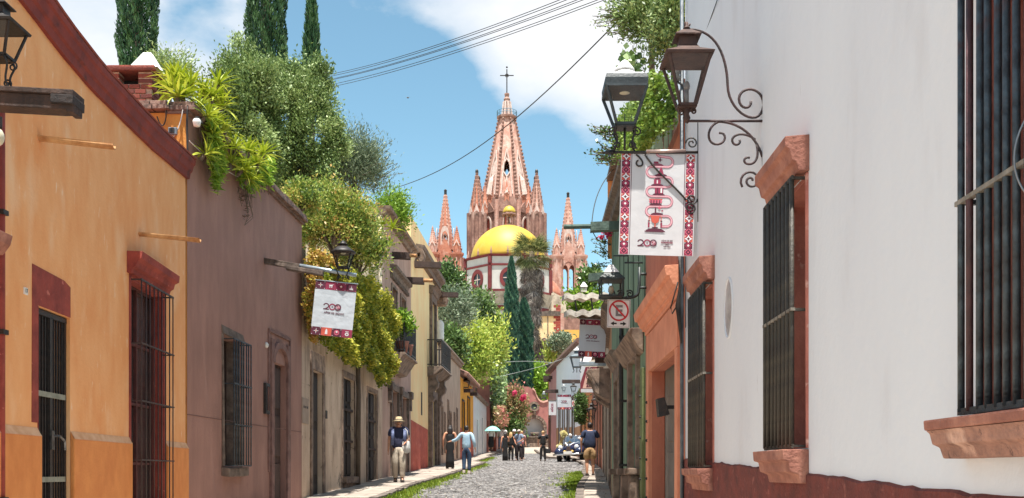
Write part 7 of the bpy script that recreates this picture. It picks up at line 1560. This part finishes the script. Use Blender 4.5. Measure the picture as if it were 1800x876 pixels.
FM = [fan('frond', L_palm, 1.95) for _ in range(4)]; DM = [fan('dead_frond', L_dead, 1.7, 16, 1.9) for _ in range(4)]
for i in range(64):
    th = i*2.4+random.uniform(-.3, .3); el = random.uniform(-1.25, .75); s = random.uniform(.8, 1.1)
    lo = link('frond', random.choice(FM), PM, (0, 0, hp-(2.2 if el > .3 else 1.2)*k*0-.4), (random.uniform(-.5, .5), el, th)); lo.scale = (s, s, s)
for i in range(210):
    t = random.random(); zz = hp-.8-t*8.0; th = random.uniform(0, 2*PI); rr_ = (1.15 if t < .7 else 1.15-(t-.7)*2.6)
    lo = link('dead_frond', random.choice(DM), PM, (math.cos(th)*rr_*.5, math.sin(th)*rr_*.5, zz), (random.uniform(-.6, .6), random.uniform(1.15, 1.5), th)); s = random.uniform(.7, 1.0); lo.scale = (s, s, s)
MB().tube([(0, 0, -.3), (0, 0, hp*.5), (0, 0, hp)], [.45, .36, .3], 10).build('trunk', BARK(), PM, True)
# ------------------------------------------------------------------ people
def skin(name, verts, edges, rad, m, parent, lvl=1, root=0, loc=None, extra=None):
    me = bpy.data.meshes.new(name); me.from_pydata(verts, edges, []); o = bpy.data.objects.new('tmp_skin', me); C.objects.link(o)
    mod = o.modifiers.new('skin', 'SKIN'); mod.use_smooth_shade = True; mod.branch_smoothing = .6
    for i, r in enumerate(rad):
        sv = me.skin_vertices[0].data[i]; sv.radius = r if isinstance(r, tuple) else (r, r); sv.use_root = i == root
    ss = o.modifiers.new('sub', 'SUBSURF'); ss.levels = ss.render_levels = lvl
    bpy.context.view_layer.update()
    res = bpy.data.meshes.new_from_object(o.evaluated_get(bpy.context.evaluated_depsgraph_get())); bpy.data.objects.remove(o)
    if extra:
        b = extra; bm = bmesh.new(); bm.from_mesh(res); tm = bpy.data.meshes.new('t'); tm.from_pydata(b.v, [], b.f); bm.from_mesh(tm); bm.to_mesh(res); bm.free()
    res.name = name; res.materials.clear(); res.materials.append(m)
    res.polygons.foreach_set('use_smooth', [True]*len(res.polygons)); res.polygons.foreach_set('material_index', [0]*len(res.polygons)); res.update()
    return link(name, res, parent, loc)
sk1 = mat('skin_tan', S(206, 152, 122), S(190, 134, 106), 6, .6, .05); sk2 = mat('skin_brown', S(172, 118, 92), S(156, 104, 80), 6, .6, .05)
hair_d = mat('hair_dark', S(40, 30, 28), S(26, 22, 22), 20, .5, .4, 60, .2); hair_b = mat('hair_fair', S(206, 168, 120), S(170, 128, 86), 20, .5, .4, 60, .2); hair_g = mat('hair_grey', S(190, 186, 182), S(150, 146, 144), 20, .5, .4, 60)
def cl(name, c, c2=None, sc=5): return mat('cloth_'+name, c, c2, sc, .85, .5, 22, bdist=.02)
shoe = mat('shoe_dark', S(60, 44, 38), S(42, 34, 32), 8, .6)
def person(label, px, py, Y, H, heading, pose=None, skinm=sk1, top=None, bottom=None, sleeves='short', shoes=shoe, hair=hair_d, hairstyle='short', dress=None, shorts=False, girth=1.0, ground=None, head_dz=0, lean=0, group=None):
    """joints in metres for a 1 m tall figure scaled by H; local +y is the way the figure faces"""
    c = P(px, py, Y); zg = c.z if ground is None else ground
    o = thing('person', label, 'person', (c.x, Y, zg), heading, group); o.scale = (H, H, H)
    J = dict(pel=(0, 0, .53), wai=(0, .0, .62), che=(0, -.005+lean*.3, .73), nec=(0, -.004+lean*.7, .825), nek=(0, .002+lean, .855), hea=(0, .012+lean*1.2, .905), top=(0, .008+lean*1.2, .955),
             hipL=(-.052, 0, .5), hipR=(.052, 0, .5), kneL=(-.056, .012, .285), kneR=(.056, .012, .285), ankL=(-.058, -.006, .05), ankR=(.058, -.006, .05), toeL=(-.066, .075, .018), toeR=(.066, .075, .018),
             shoL=(-.108, 0, .805), shoR=(.108, 0, .805), elbL=(-.14, -.02, .645), elbR=(.14, -.02, .645), wriL=(-.145, .02, .5), wriR=(.145, .02, .5))
    J.update(pose or {})
    V = []; Ed = []; R = []; ix = {}
    def add(n, r, p=None, co_=None):
        ix[n] = len(V); V.append(co_ or J[n]); R.append(r)
        if p is not None: Ed.append((ix[p], ix[n]))
    gth = girth
    add('pel', (.088*gth, .062*gth)); add('wai', (.078*gth, .055*gth), 'pel'); add('che', (.092*gth, .06*gth), 'wai'); add('nec', (.06, .046), 'che'); add('nek', .031, 'nec'); add('hea', (.042, .05), 'nek'); add('top', (.034, .04), 'hea')
    for s in 'LR':
        add('hip'+s, .056*gth, 'pel'); add('kne'+s, .035, 'hip'+s)
        k_, a_ = Vector(J['kne'+s]), Vector(J['ank'+s]); add('clf'+s, .033, 'kne'+s, tuple(k_.lerp(a_, .3)+Vector((0, -.008, 0)))); add('ank'+s, .02, 'clf'+s); add('toe'+s, .02, 'ank'+s)
        add('sho'+s, .034, 'nec'); add('elb'+s, .024, 'sho'+s); add('wri'+s, .0155, 'elb'+s)
        e, w = Vector(J['elb'+s]), Vector(J['wri'+s]); d = (w-e).normalized(); sd = 1 if s == 'R' else -1
        fw = Vector((0, 1, 0)); fw = (fw-d*fw.dot(d)).normalized()
        add('plm'+s, (.012, .02), 'wri'+s, tuple(w+d*.035))
        for f_, (off, ln_) in enumerate(((-.014, .035), (-.005, .042), (.005, .045), (.014, .038))):
            b0 = w+d*.05+fw*off; add('f%d%s' % (f_, s), .0055, 'plm'+s, tuple(b0)); mid = b0+d*ln_*.55; add('g%d%s' % (f_, s), .005, 'f%d%s' % (f_, s), tuple(mid)); add('h%d%s' % (f_, s), .004, 'g%d%s' % (f_, s), tuple(mid+d*ln_*.4+Vector((-sd*.01, 0, 0))))
        t0 = w+d*.022+fw*.02; add('t0'+s, .0065, 'plm'+s, tuple(t0)); add('t1'+s, .005, 't0'+s, tuple(t0+d*.022+fw*.012))
    # face: nose, ears, brow, chin
    fx = MB(); h_ = Vector(J['hea']); 
    fx.prism([(h_.y+.046, h_.z+.012), (h_.y+.064, h_.z-.008), (h_.y+.045, h_.z-.014)], -.007, .007); fx.ball((0, h_.y+.03, h_.z-.04), .022, .02, .016, 8, 5)
    for s in (-1, 1): fx.ball((s*.043, h_.y-.002, h_.z), .007, .012, .018, 6, 4); fx.ball((s*.018, h_.y+.044, h_.z+.014), .008, .005, .005, 6, 4)
    body = skin('body', V, Ed, R, skinm, o, 1, 0, extra=fx)
    eye = MB(); 
    for s in (-1, 1): eye.ball((s*.018, h_.y+.0475, h_.z+.008), .005, .003, .003, 6, 4)
    eye.build('eyes', iron, o); MB().box(-.014, .014, h_.y+.046, h_.y+.0485, h_.z-.028, h_.z-.024).build('mouth', mat('lips', S(160, 90, 82), None, 5), o)
    I = lambda n: J[n]
    if top is not None:
        v = [I('pel'), I('wai'), I('che'), I('nec')]; e = [(0, 1), (1, 2), (2, 3)]; r = [(.106*gth, .08*gth), (.1*gth, .074*gth), (.112*gth, .074*gth), (.066, .05)]
        v[0] = (v[0][0], v[0][1], v[0][2]-.06)
        for s in 'LR':
            a0 = len(v); v.append(I('sho'+s)); e.append((3, a0)); r.append(.05)
            E_ = Vector(I('elb'+s)); S_ = Vector(I('sho'+s))
            if sleeves == 'short': v.append(tuple(S_.lerp(E_, .72))); e.append((a0, a0+1)); r.append(.044)
            elif sleeves == 'long':
                v += [tuple(E_), tuple(Vector(I('wri'+s)).lerp(E_, .1))]; e += [(a0, a0+1), (a0+1, a0+2)]; r += [.038, .028]
        skin('top', v, e, r, top, o)
    if bottom is not None:
        v = [(0, 0, .6), (0, 0, .5)]; e = [(0, 1)]; r = [(.108*gth, .08*gth), (.112*gth, .084*gth)]
        for s in 'LR':
            a0 = len(v); K__ = Vector(I('kne'+s)); A__ = Vector(I('ank'+s)); v.append(I('hip'+s)); e.append((1, a0)); r.append(.069*gth)
            if shorts: v.append(tuple(Vector(I('hip'+s)).lerp(K__, .88))); e.append((a0, a0+1)); r.append(.058*gth)
            else:
                v += [tuple(K__), tuple(K__.lerp(A__, .5)), tuple(K__.lerp(A__, .96))]; e += [(a0, a0+1), (a0+1, a0+2), (a0+2, a0+3)]; r += [.05*gth, .042*gth, .04*gth]
        skin('trousers' if not shorts else 'shorts', v, e, r, bottom, o)
    if dress is not None:
        prof = [(.09, .03), (.084, .2), (.078, .38), (.086, .5), (.075, .62), (.084, .74), (.07, .79)]
        b = MB(); b.lathe([(rr*gth, z) for rr, z in prof], 18, (0, 0, 0), 0, 0, None, 1.12, .8); b.build('dress', dress, o, True)
        for s in (-1, 1): MB().tube([(s*.06, .03, .78), (s*.075, -.0, .83), (s*.06, -.045, .78)], .01, 6).build('strap', dress, o, True)
    if shoes:
        for s in 'LR':
            a_, t_ = Vector(I('ank'+s)), Vector(I('toe'+s)); b = MB(); d = (t_-a_); d.z = 0; d.normalize(); base = a_-d*.03; base.z = a_.z-.045
            th = math.atan2(d.x, d.y); M = Matrix.Translation(base) @ Matrix.Rotation(-th, 4, 'Z')
            b.prism([(-.0, 0), (.13, 0), (.135, .018), (.09, .034), (.05, .055), (0, .055)], -.026, .026, 'x', 0, M); b.build('shoe', shoes, o, False, .008)
    if hair is not None:
        b = MB(); hz = h_.z
        if hairstyle == 'short': b.lathe([(.046, hz+.005), (.05, hz+.03), (.044, hz+.06), (.02, hz+.078)], 12, (0, h_.y-.012, 0), 0, 0, None, .96, 1.05); b.ball((0, h_.y-.03, hz+.005), .044, .028, .034, 8, 6)
        elif hairstyle == 'long':
            b.lathe([(.048, hz+.0), (.052, hz+.03), (.045, hz+.06), (.02, hz+.08)], 12, (0, h_.y-.01, 0)); b.lathe([(.03, hz-.19), (.062, hz-.13), (.066, hz-.06), (.056, hz+.0), (.05, hz+.03)], 12, (0, h_.y-.032, 0), 0, 0, None, 1.05, .62)
        elif hairstyle == 'bun': b.lathe([(.047, hz+.0), (.051, hz+.03), (.044, hz+.06), (.02, hz+.078)], 12, (0, h_.y-.012, 0)); b.ball((0, h_.y-.05, hz+.07), .026, None, .026, 8, 6)
        b.build('hair', hair, o, True, jit=.0015)
    return o, J
def headpos(J): return J['hea']
def hat(o, J, m, brim=.1, bandm=None):
    y, z = J['hea'][1], J['hea'][2]
    h = MB().lathe([(brim*.6, .036), (brim, .03), (brim*1.02, .034), (.056, .044), (.053, .075), (.046, .095), (.02, .1)], 18, (0, y-.005, z)).build('hat', m, o, True)
    if bandm: MB().lathe([(.057, .046), (.0555, .058)], 18, (0, y-.005, z), caps=False).build('hat_band', bandm, h, True)
def cap(o, J, m):
    y, z = J['hea'][1], J['hea'][2]; b = MB(); b.lathe([(.052, .022), (.052, .045), (.04, .068), (.015, .078)], 14, (0, y-.004, z)); b.add([(-.036, y+.03, z+.026), (.036, y+.03, z+.026), (.028, y+.09, z+.018), (-.028, y+.09, z+.018), (-.036, y+.03, z+.034), (.036, y+.03, z+.034), (.028, y+.09, z+.024), (-.028, y+.09, z+.024)], [(0, 3, 2, 1), (4, 5, 6, 7), (0, 1, 5, 4), (2, 3, 7, 6)]); b.build('cap', m, o, True)
# man with the straw hat and tote bag, walking towards us on the left pavement
o, J = person('man in straw hat, open navy shirt and pale trousers walking with a white tote bag', 701, 848.5, 27.4, 1.77, PI+.1,
    dict(kneL=(-.06, .05, .29), kneR=(.055, .03, .285), ankL=(-.05, .03, .06), ankR=(.05, -.06, .055), toeL=(-.06, .115, .022), toeR=(.055, .02, .02), elbL=(-.15, -.005, .655), wriL=(-.1, .08, .6), elbR=(.145, -.01, .645), wriR=(.155, .035, .5), hea=(0, .035, .895), top=(0, .045, .945)),
    sk1, cl('navy', S(58, 62, 92, .9), S(40, 42, 66, .9)), cl('khaki_pale', S(196, 182, 164), S(170, 154, 138)), 'short', girth=1.12, hair=hair_g)
hat(o, J, mat('straw', S(206, 186, 150), S(176, 154, 118), 30, .8, .4, 80), .098, mat('hat_band_grey', S(120, 112, 100), None, 6))
sh = cl('shirt_check', S(122, 132, 166), S(70, 78, 112), 14)
for s in (-1, 1): MB().prism([(s*.074, .56), (s*.118, .56), (s*.118, .78), (s*.07, .81), (s*.066, .7)][::s], -.078, -.06, 'y').build('open_shirt_front', sh, o, True).rotation_euler = (0, 0, PI) if False else (0, 0, 0)
for ch_ in [c for c in o.children if c.name.startswith('open_shirt')]: ch_.location = (0, .14, 0)
tg = thing('tote_bag', 'white cloth tote bag hanging from the shoulder of the straw hat man', 'bag', o.location+Vector((.20, -.06, .98)), PI+.1)
b = MB(); b.lathe([(.03, -.2), (.105, -.17), (.12, -.05), (.10, .09), (.085, .12)], 12, (0, 0, 0), 0, 0, None, 1, .5); b.build('bag', cl('white', (.72, .7, .68, 1), (.6, .58, .56, 1)), tg, True, jit=.004)
MB().tube([(-.07, 0, .1), (-.03, .02, .4), (0.03, .0, .46), (.06, -.02, .4), (.07, 0, .1)], .013, 6).build('strap', MC['cloth_white'], tg, True)
# couple seen from behind
o1, J1 = person('woman with long dark hair in a black dress walking beside the man in light blue', 791, 824.5, 38.5, 1.66, .1, dict(elbL=(-.15, -.02, .66), wriL=(-.15, .03, .53), elbR=(.15, .0, .65), wriR=(.13, .05, .52)), sk1, None, None, dress=cl('black', S(26, 25, 28), S(16, 16, 18)), hairstyle='long', shoes=shoe)
o2, J2 = person('man in light blue shirt and blue jeans with his arm round the woman in black', 820, 833, 36.0, 1.72, -.12, dict(elbL=(-.21, .0, .69), wriL=(-.33, .03, .665), elbR=(.16, -.03, .65), wriR=(.175, .02, .52), ankL=(-.045, -.05, .06), kneL=(-.05, .0, .29), toeL=(-.05, .03, .02)), sk1, cl('light_blue', S(170, 196, 212), S(142, 172, 192)), cl('jeans', S(44, 66, 92), S(32, 48, 72)), 'long', shoes=mat('shoe_pale', S(214, 200, 190), None, 6))
# group in the street
blk = cl('black', S(26, 25, 28)); 
person('bare armed woman in a long black dress standing leftmost in the street group', 888, 811.5, 55, 1.62, .3, dict(elbR=(.15, .05, .66), wriR=(.06, .12, .7)), sk1, None, None, dress=blk, hairstyle='long')
person('fair haired woman in black trousers beside the woman in the long black dress', 898, 811.5, 55.4, 1.62, -.4, dict(elbL=(-.15, .06, .66), wriL=(-.06, .12, .74), elbR=(.16, .03, .66), wriR=(.08, .12, .72)), sk1, cl('black', S(26, 25, 28)), blk, 'none', hair=hair_b, hairstyle='long')
o, J = person('man in pale cap and grey blue shirt with dark trousers in the street group', 912.5, 811, 55.2, 1.74, PI-.5, dict(ankL=(-.09, .0, .05), ankR=(.085, -.03, .05), kneL=(-.075, .02, .285), toeL=(-.11, .07, .018), toeR=(.1, .05, .018), elbL=(-.15, .03, .66), wriL=(-.06, .12, .6), elbR=(.15, .02, .66), wriR=(.07, .12, .58)), sk2, cl('grey_blue', S(126, 140, 160), S(100, 112, 134)), cl('charcoal', S(44, 36, 40), S(34, 28, 32)), 'short'); cap(o, J, mat('cap_pale', S(210, 196, 186), None, 6))
o, J = person('person in white cap and red top half hidden behind the capped man', 917, 808, 58.5, 1.66, PI+.3, None, sk1, cl('crimson', S(164, 64, 72), S(200, 180, 176), 9), cl('charcoal', S(44, 36, 40)), 'short', hair=hair_b)
o, J = person('person with white hat and black top between the two women and the capped man', 904, 806, 60, 1.7, PI, None, sk1, cl('black', S(26, 25, 28)), blk, 'short', hair=None); hat(o, J, mat('hat_white', (.76, .74, .72, 1), None, 6), .075)
o, J = person('man in white shirt and pale jeans strolling far back by the left pavement', 880, 789, 78, 1.74, PI, None, sk2, cl('white', (.72, .7, .68, 1)), cl('jeans_pale', S(110, 130, 156), S(90, 110, 136)), 'long'); hat(o, J, MC['hat_white'], .08)
person('dark haired person in white top behind the strolling far man', 886, 787, 82, 1.66, PI-.3, None, sk2, MC['cloth_white'], blk, 'short')
o, J = person('person in white top and dark skirt carrying the mint green umbrella', 863, 792, 66, 1.62, PI-.2, dict(elbR=(.13, .05, .68), wriR=(.07, .1, .78)), sk1, MC['cloth_white'], None, 'long', dress=None); MB().lathe([(.1, .12), (.11, .3), (.09, .48), (.085, .56)], 14, sx=1.1, sy=.8).build('skirt', blk, o, True)
um = thing('umbrella', 'mint green umbrella held open on the left pavement', 'umbrella', P(864, 790, 66)); k = 66/F; cu = P(864, 790, 66)
mint = mat('umbrella_mint', S(150, 220, 206), S(126, 200, 186), 3, .6, .1); n = 8; ub_ = MB(); uc = P(866, 758, 66)-cu
for i in range(n):
    a0, a1 = 2*PI*i/n, 2*PI*(i+1)/n; R__ = .52
    rows_ = [(0, .33), (.5, .26), (.85, .11), (1, 0)]
    for (ra, za), (rb, zb2) in zip(rows_, rows_[1:]):
        ub_.add([(uc.x+R__*ra*math.cos(a0), R__*ra*math.sin(a0), uc.z+za), (uc.x+R__*rb*math.cos(a0), R__*rb*math.sin(a0), uc.z+zb2), (uc.x+R__*rb*math.cos(a1), R__*rb*math.sin(a1), uc.z+zb2), (uc.x+R__*ra*math.cos(a1), R__*ra*math.sin(a1), uc.z+za)], [(0, 1, 2, 3)])
ub_.build('canopy', mint, um); MB().tube([(uc.x, 0, uc.z+.4), (uc.x, 0, uc.z-.75)], .012, 6).build('shaft', iron, um)
# photographer
o, J = person('photographer in black with camera raised, seen from behind in mid street', 954.5, 812, 54.5, 1.68, .15, dict(elbL=(-.15, .03, .67), wriL=(-.14, .07, .55), elbR=(.17, .06, .7), wriR=(.16, .14, .79), ankL=(-.075, .0, .05), ankR=(.07, .0, .05), hea=(.005, .02, .905)), sk1, blk, blk, 'short', hair=hair_b, hairstyle='short')
cm = thing('camera', 'black camera in the raised hand of the photographer', 'camera', o.location+Vector((.22, .2, 1.40)), .15); MB().box(-.07, .07, -.03, .03, -.05, .05).build('camera_body', iron, cm, False, .008); MB().lathe([(.035, 0), (.038, .08), (.03, .081)], 10).build('lens', iron, cm, True, rot=(-PI/2, 0, 0)); MB().box(-.02, .02, -.02, .02, .051, .09).build('flash', MC['plastic_grey'], cm)
cbag = thing('camera_bag', 'small dark bag on the low pavement block behind the photographer', 'bag', P(963, 797, 58)); MB().box(-.16, .16, -.1, .1, 0, .26, tx=.02, ty=.02).build('bag', blk, cbag, False, .03); MB().tube([(-.1, 0, .25), (0, 0, .38), (.1, 0, .25)], .012, 5).build('strap', blk, cbag)
# man in navy shirt and khaki shorts on the right pavement
person('man in navy T-shirt and khaki shorts walking away on the right pavement', 1037, 839, 32, 1.74, -.03, dict(ankL=(-.052, -.03, .055), kneL=(-.056, .005, .285), ankR=(.058, .015, .05), elbL=(-.155, -.02, .655), wriL=(-.15, .03, .52), elbR=(.17, -.0, .65), wriR=(.165, .03, .5)), sk1, cl('navy_shirt', S(44, 56, 88), S(30, 36, 58), 4), cl('khaki', S(186, 150, 108), S(160, 126, 88)), 'short', shoes=shoe, shorts=True, girth=1.2)

# ------------------------------------------------------------------ vintage car, front to us, nosing to the left of the picture
Yc = 52.5; cc_ = P(1003, 811, Yc); zc = g(Yc)
CAR = thing('vintage_car', 'dark navy vintage open car with chrome bumper and white wedding ribbons', 'car', (cc_.x+.35, Yc+1.7, zc+.06), PI-.30); CAR.rotation_euler = (-.035, .05, PI-.24)
paint = mat('car_paint_navy', S(40, 52, 84), S(32, 40, 66), 3, .12, 0, spec=.8); chrome = mat('chrome', S(214, 214, 216), S(180, 182, 186), 6, .12, 0, metal=.9); tyre = mat('tyre', S(34, 33, 34), None, 8, .8, .3)
# local: +y forward, x to the car's right, z up; length 3.9
def loft(secs, m, name, parent, n=14, p=2.4):
    """superellipse cross-sections: (y, half width, z low, z high)"""
    b = MB(); vs = []; fs = []
    for y, w, z0, z1 in secs:
        zc_, hh = (z0+z1)/2, (z1-z0)/2
        for i in range(n):
            t = 2*PI*i/n; cs, sn = math.cos(t), math.sin(t)
            vs.append((w*math.copysign(abs(cs)**(2/p), cs), y, zc_+hh*math.copysign(abs(sn)**(2/p), sn)))
    for j in range(len(secs)-1):
        for i in range(n): fs.append((j*n+i, (j+1)*n+i, (j+1)*n+(i+1) % n, j*n+(i+1) % n))
    fs += [tuple(range(n)), tuple((len(secs)-1)*n+i for i in range(n))[::-1]]
    b.add(vs, fs); return b.build(name, m, parent, True)
loft([(-2.0, .45, .4, .75), (-1.7, .6, .32, .95), (-1.0, .66, .3, 1.0), (-.3, .64, .3, 1.0), (.1, .62, .32, 1.0)], paint, 'rear_body', CAR)
loft([(.08, .58, .34, 1.0), (.6, .46, .36, 1.0), (1.2, .34, .4, .96), (1.62, .24, .46, .9), (1.78, .17, .5, .84)], paint, 'bonnet', CAR, 16, 2.2)
gr_ = MB().box(-.13, .13, 1.74, 1.80, .5, .84, tx=.03).build('radiator_grille', chrome, CAR, False, .02)
for i in range(7): MB().box(-.1+i*.03, -.085+i*.03, 1.80, 1.81, .53, .81).build('grille_bar', iron, gr_)
for s in (-1, 1):
    fn = bpy.data.objects
    b = MB(); secs = []
    for i in range(11):
        t = i/10; y = .1+1.75*t; zc2 = .32+.42*math.sin(min(t*1.35, 1)*PI*.62) if t < .9 else .62; w = .1+.13*math.sin(min(t*1.2, 1)*PI*.55)
        secs.append((y, w, zc2-.22-.05*t, zc2+.12))
    n = 12; vs = []; fs = []
    for y, w, z0, z1 in secs:
        for i in range(n): t = 2*PI*i/n; vs.append((s*.52+w*math.cos(t), y, (z0+z1)/2+(z1-z0)/2*math.sin(t)))
    for j in range(len(secs)-1):
        for i in range(n): fs.append((j*n+i, (j+1)*n+i, (j+1)*n+(i+1) % n, j*n+(i+1) % n))
    fs += [tuple(range(n)), tuple((len(secs)-1)*n+i for i in range(n))[::-1]]
    b.add(vs, fs); b.build('front_wing', paint, CAR, True)
    rb_ = MB(); rb_.ball((s*.62, -1.25, .55), .17, .62, .36, 12, 8); rb_.build('rear_wing', paint, CAR, True)
    for yw in (1.28, -1.2):
        w_ = MB().lathe([(.16, -.075), (.3, -.085), (.325, -.05), (.325, .05), (.3, .085), (.16, .075)], 20).build('wheel', tyre, CAR, True, loc=(s*.60, yw, .325), rot=(0, PI/2, 0))
        MB().lathe([(.17, -.06), (.17, .06), (.12, .085*1), (.03, .10)], 16).lathe([(.03, -.10), (.12, -.085), (.17, -.06)], 16).build('rim', chrome, w_, True)
    hl = MB().lathe([(.02, -.17), (.09, -.12), (.13, -.02), (.135, .0)], 16).build('headlamp', chrome, CAR, True, loc=(s*.42, 1.78, .78), rot=(-PI/2, 0, 0)); MB().lathe([(.125, .003), (.11, .03), (.05, .05), (.01, .055)], 16).build('lens', mat('lamp_lens', (.75, .76, .78, 1), (.5, .52, .55, 1), 9, .08, 0), hl, True)
    fg = MB().lathe([(.02, -.08), (.07, -.03), (.075, .01), (.03, .03)], 12).build('fog_lamp', mat('lamp_amber', S(226, 190, 110), S(200, 150, 70), 6, .2, 0), CAR, True, loc=(s*.2, 1.86, .56), rot=(-PI/2, 0, 0))
b = MB(); b.tube([(-.8, 1.86, .42), (-.5, 1.98, .42), (0, 2.02, .42), (.5, 1.98, .42), (.8, 1.86, .42)], .05, 8); b.build('bumper', chrome, CAR, True)
for s in (-1, 1): MB().tube([(s*.3, 1.7, .4), (s*.3, 2.0, .42)], .03, 6).build('bumper_iron', iron, CAR)
npl = MB().box(-.22, .22, 2.05, 2.065, .44, .58).build('number_plate', sgw, CAR); text('lettering', '200', .1, iron, npl, (0, 2.07, .51), rotz=PI) if False else None
ws = MB(); ws.add([(-.56, .02, .98), (.56, .02, .98), (.5, -.12, 1.34), (-.5, -.12, 1.34)], [(0, 1, 2, 3)]); ws.build('windscreen', glassmat('car_glass', (.8, .88, .92, 1), .6), CAR)
b = MB(); b.tube([(-.56, .02, .97), (-.5, -.12, 1.35), (.5, -.12, 1.35), (.56, .02, .97), (-.56, .02, .97)], .022, 6); b.tube([(0, .02, .97), (0, -.12, 1.35)], .015, 6); b.build('windscreen_frame', chrome, CAR)
MB().box(-.5, .5, -1.0, -.75, .7, 1.22, ty=.04).box(-.5, .5, -.78, -.25, .66, .8).build('seat', cl('seat_dark', S(60, 44, 44)), CAR, False, .05)
MB().lathe([(.19, 0), (.2, .01), (.19, .02)], 16, caps=False).build('steering_wheel', iron, CAR, True, loc=(-.25, -.22, 1.05), rot=(1.1, 0, 0))
rbm = cl('ribbon_white', (.78, .77, .76, 1), (.68, .67, .66, 1))
b = MB()
for s in (-1, 1):
    pth_ = [(s*.5, .0, 1.02), (s*.36, .7, 1.02), (s*.2, 1.3, .98), (s*.06, 1.76, .86)]
    for p0_, p1_ in zip(pth_, pth_[1:]): b.add([(p0_[0]-.03, p0_[1], p0_[2]+.02), (p0_[0]+.03, p0_[1], p0_[2]+.02), (p1_[0]+.03, p1_[1], p1_[2]+.02), (p1_[0]-.03, p1_[1], p1_[2]+.02)], [(0, 1, 2, 3)])
b.build('wedding_ribbon', rbm, CAR)
bt = MB(); [bt.ball((-.3+.25*i, -.1+random.gauss(0, .1), 1.2+random.uniform(0, .22)), .09, .12, .07, 8, 5) for i in range(3)]; bt.build('tulle_bow', rbm, CAR, True, jit=.03)
bq_ = thing('flower_bouquet', 'pale yellow flower bouquet on long stems leaning on the vintage car', 'bouquet', P(980.5, 797, 53.6)); c0 = P(980.5, 797, 53.6)
hd_ = P(990.5, 763, 53.6)-c0
b = MB(); [b.tube([(random.gauss(0, .03), 0, .25), tuple(hd_+Vector((random.gauss(0, .07), random.gauss(0, .05), -.1)))], .018, 5) for _ in range(6)]; b.build('stems', mat('stem_straw', S(200, 170, 110), S(150, 140, 80), 6), bq_)
pm, dm_, rm, _ = crown_pts((.15, .14, .14), 26, 26, .04); leaves('blossoms', pm, dm_, .09, .08, leafmat('petal_cream', [S(214, 204, 140), S(236, 228, 178), S(240, 236, 214)], .2), bq_, rm, tuple(hd_))
pm, dm_, rm, _ = crown_pts((.14, .14, .1), 12, 24, .04); leaves('blossoms', pm, dm_, .08, .07, MC['petal_cream'], bq_, rm, (.12, 0, .34))
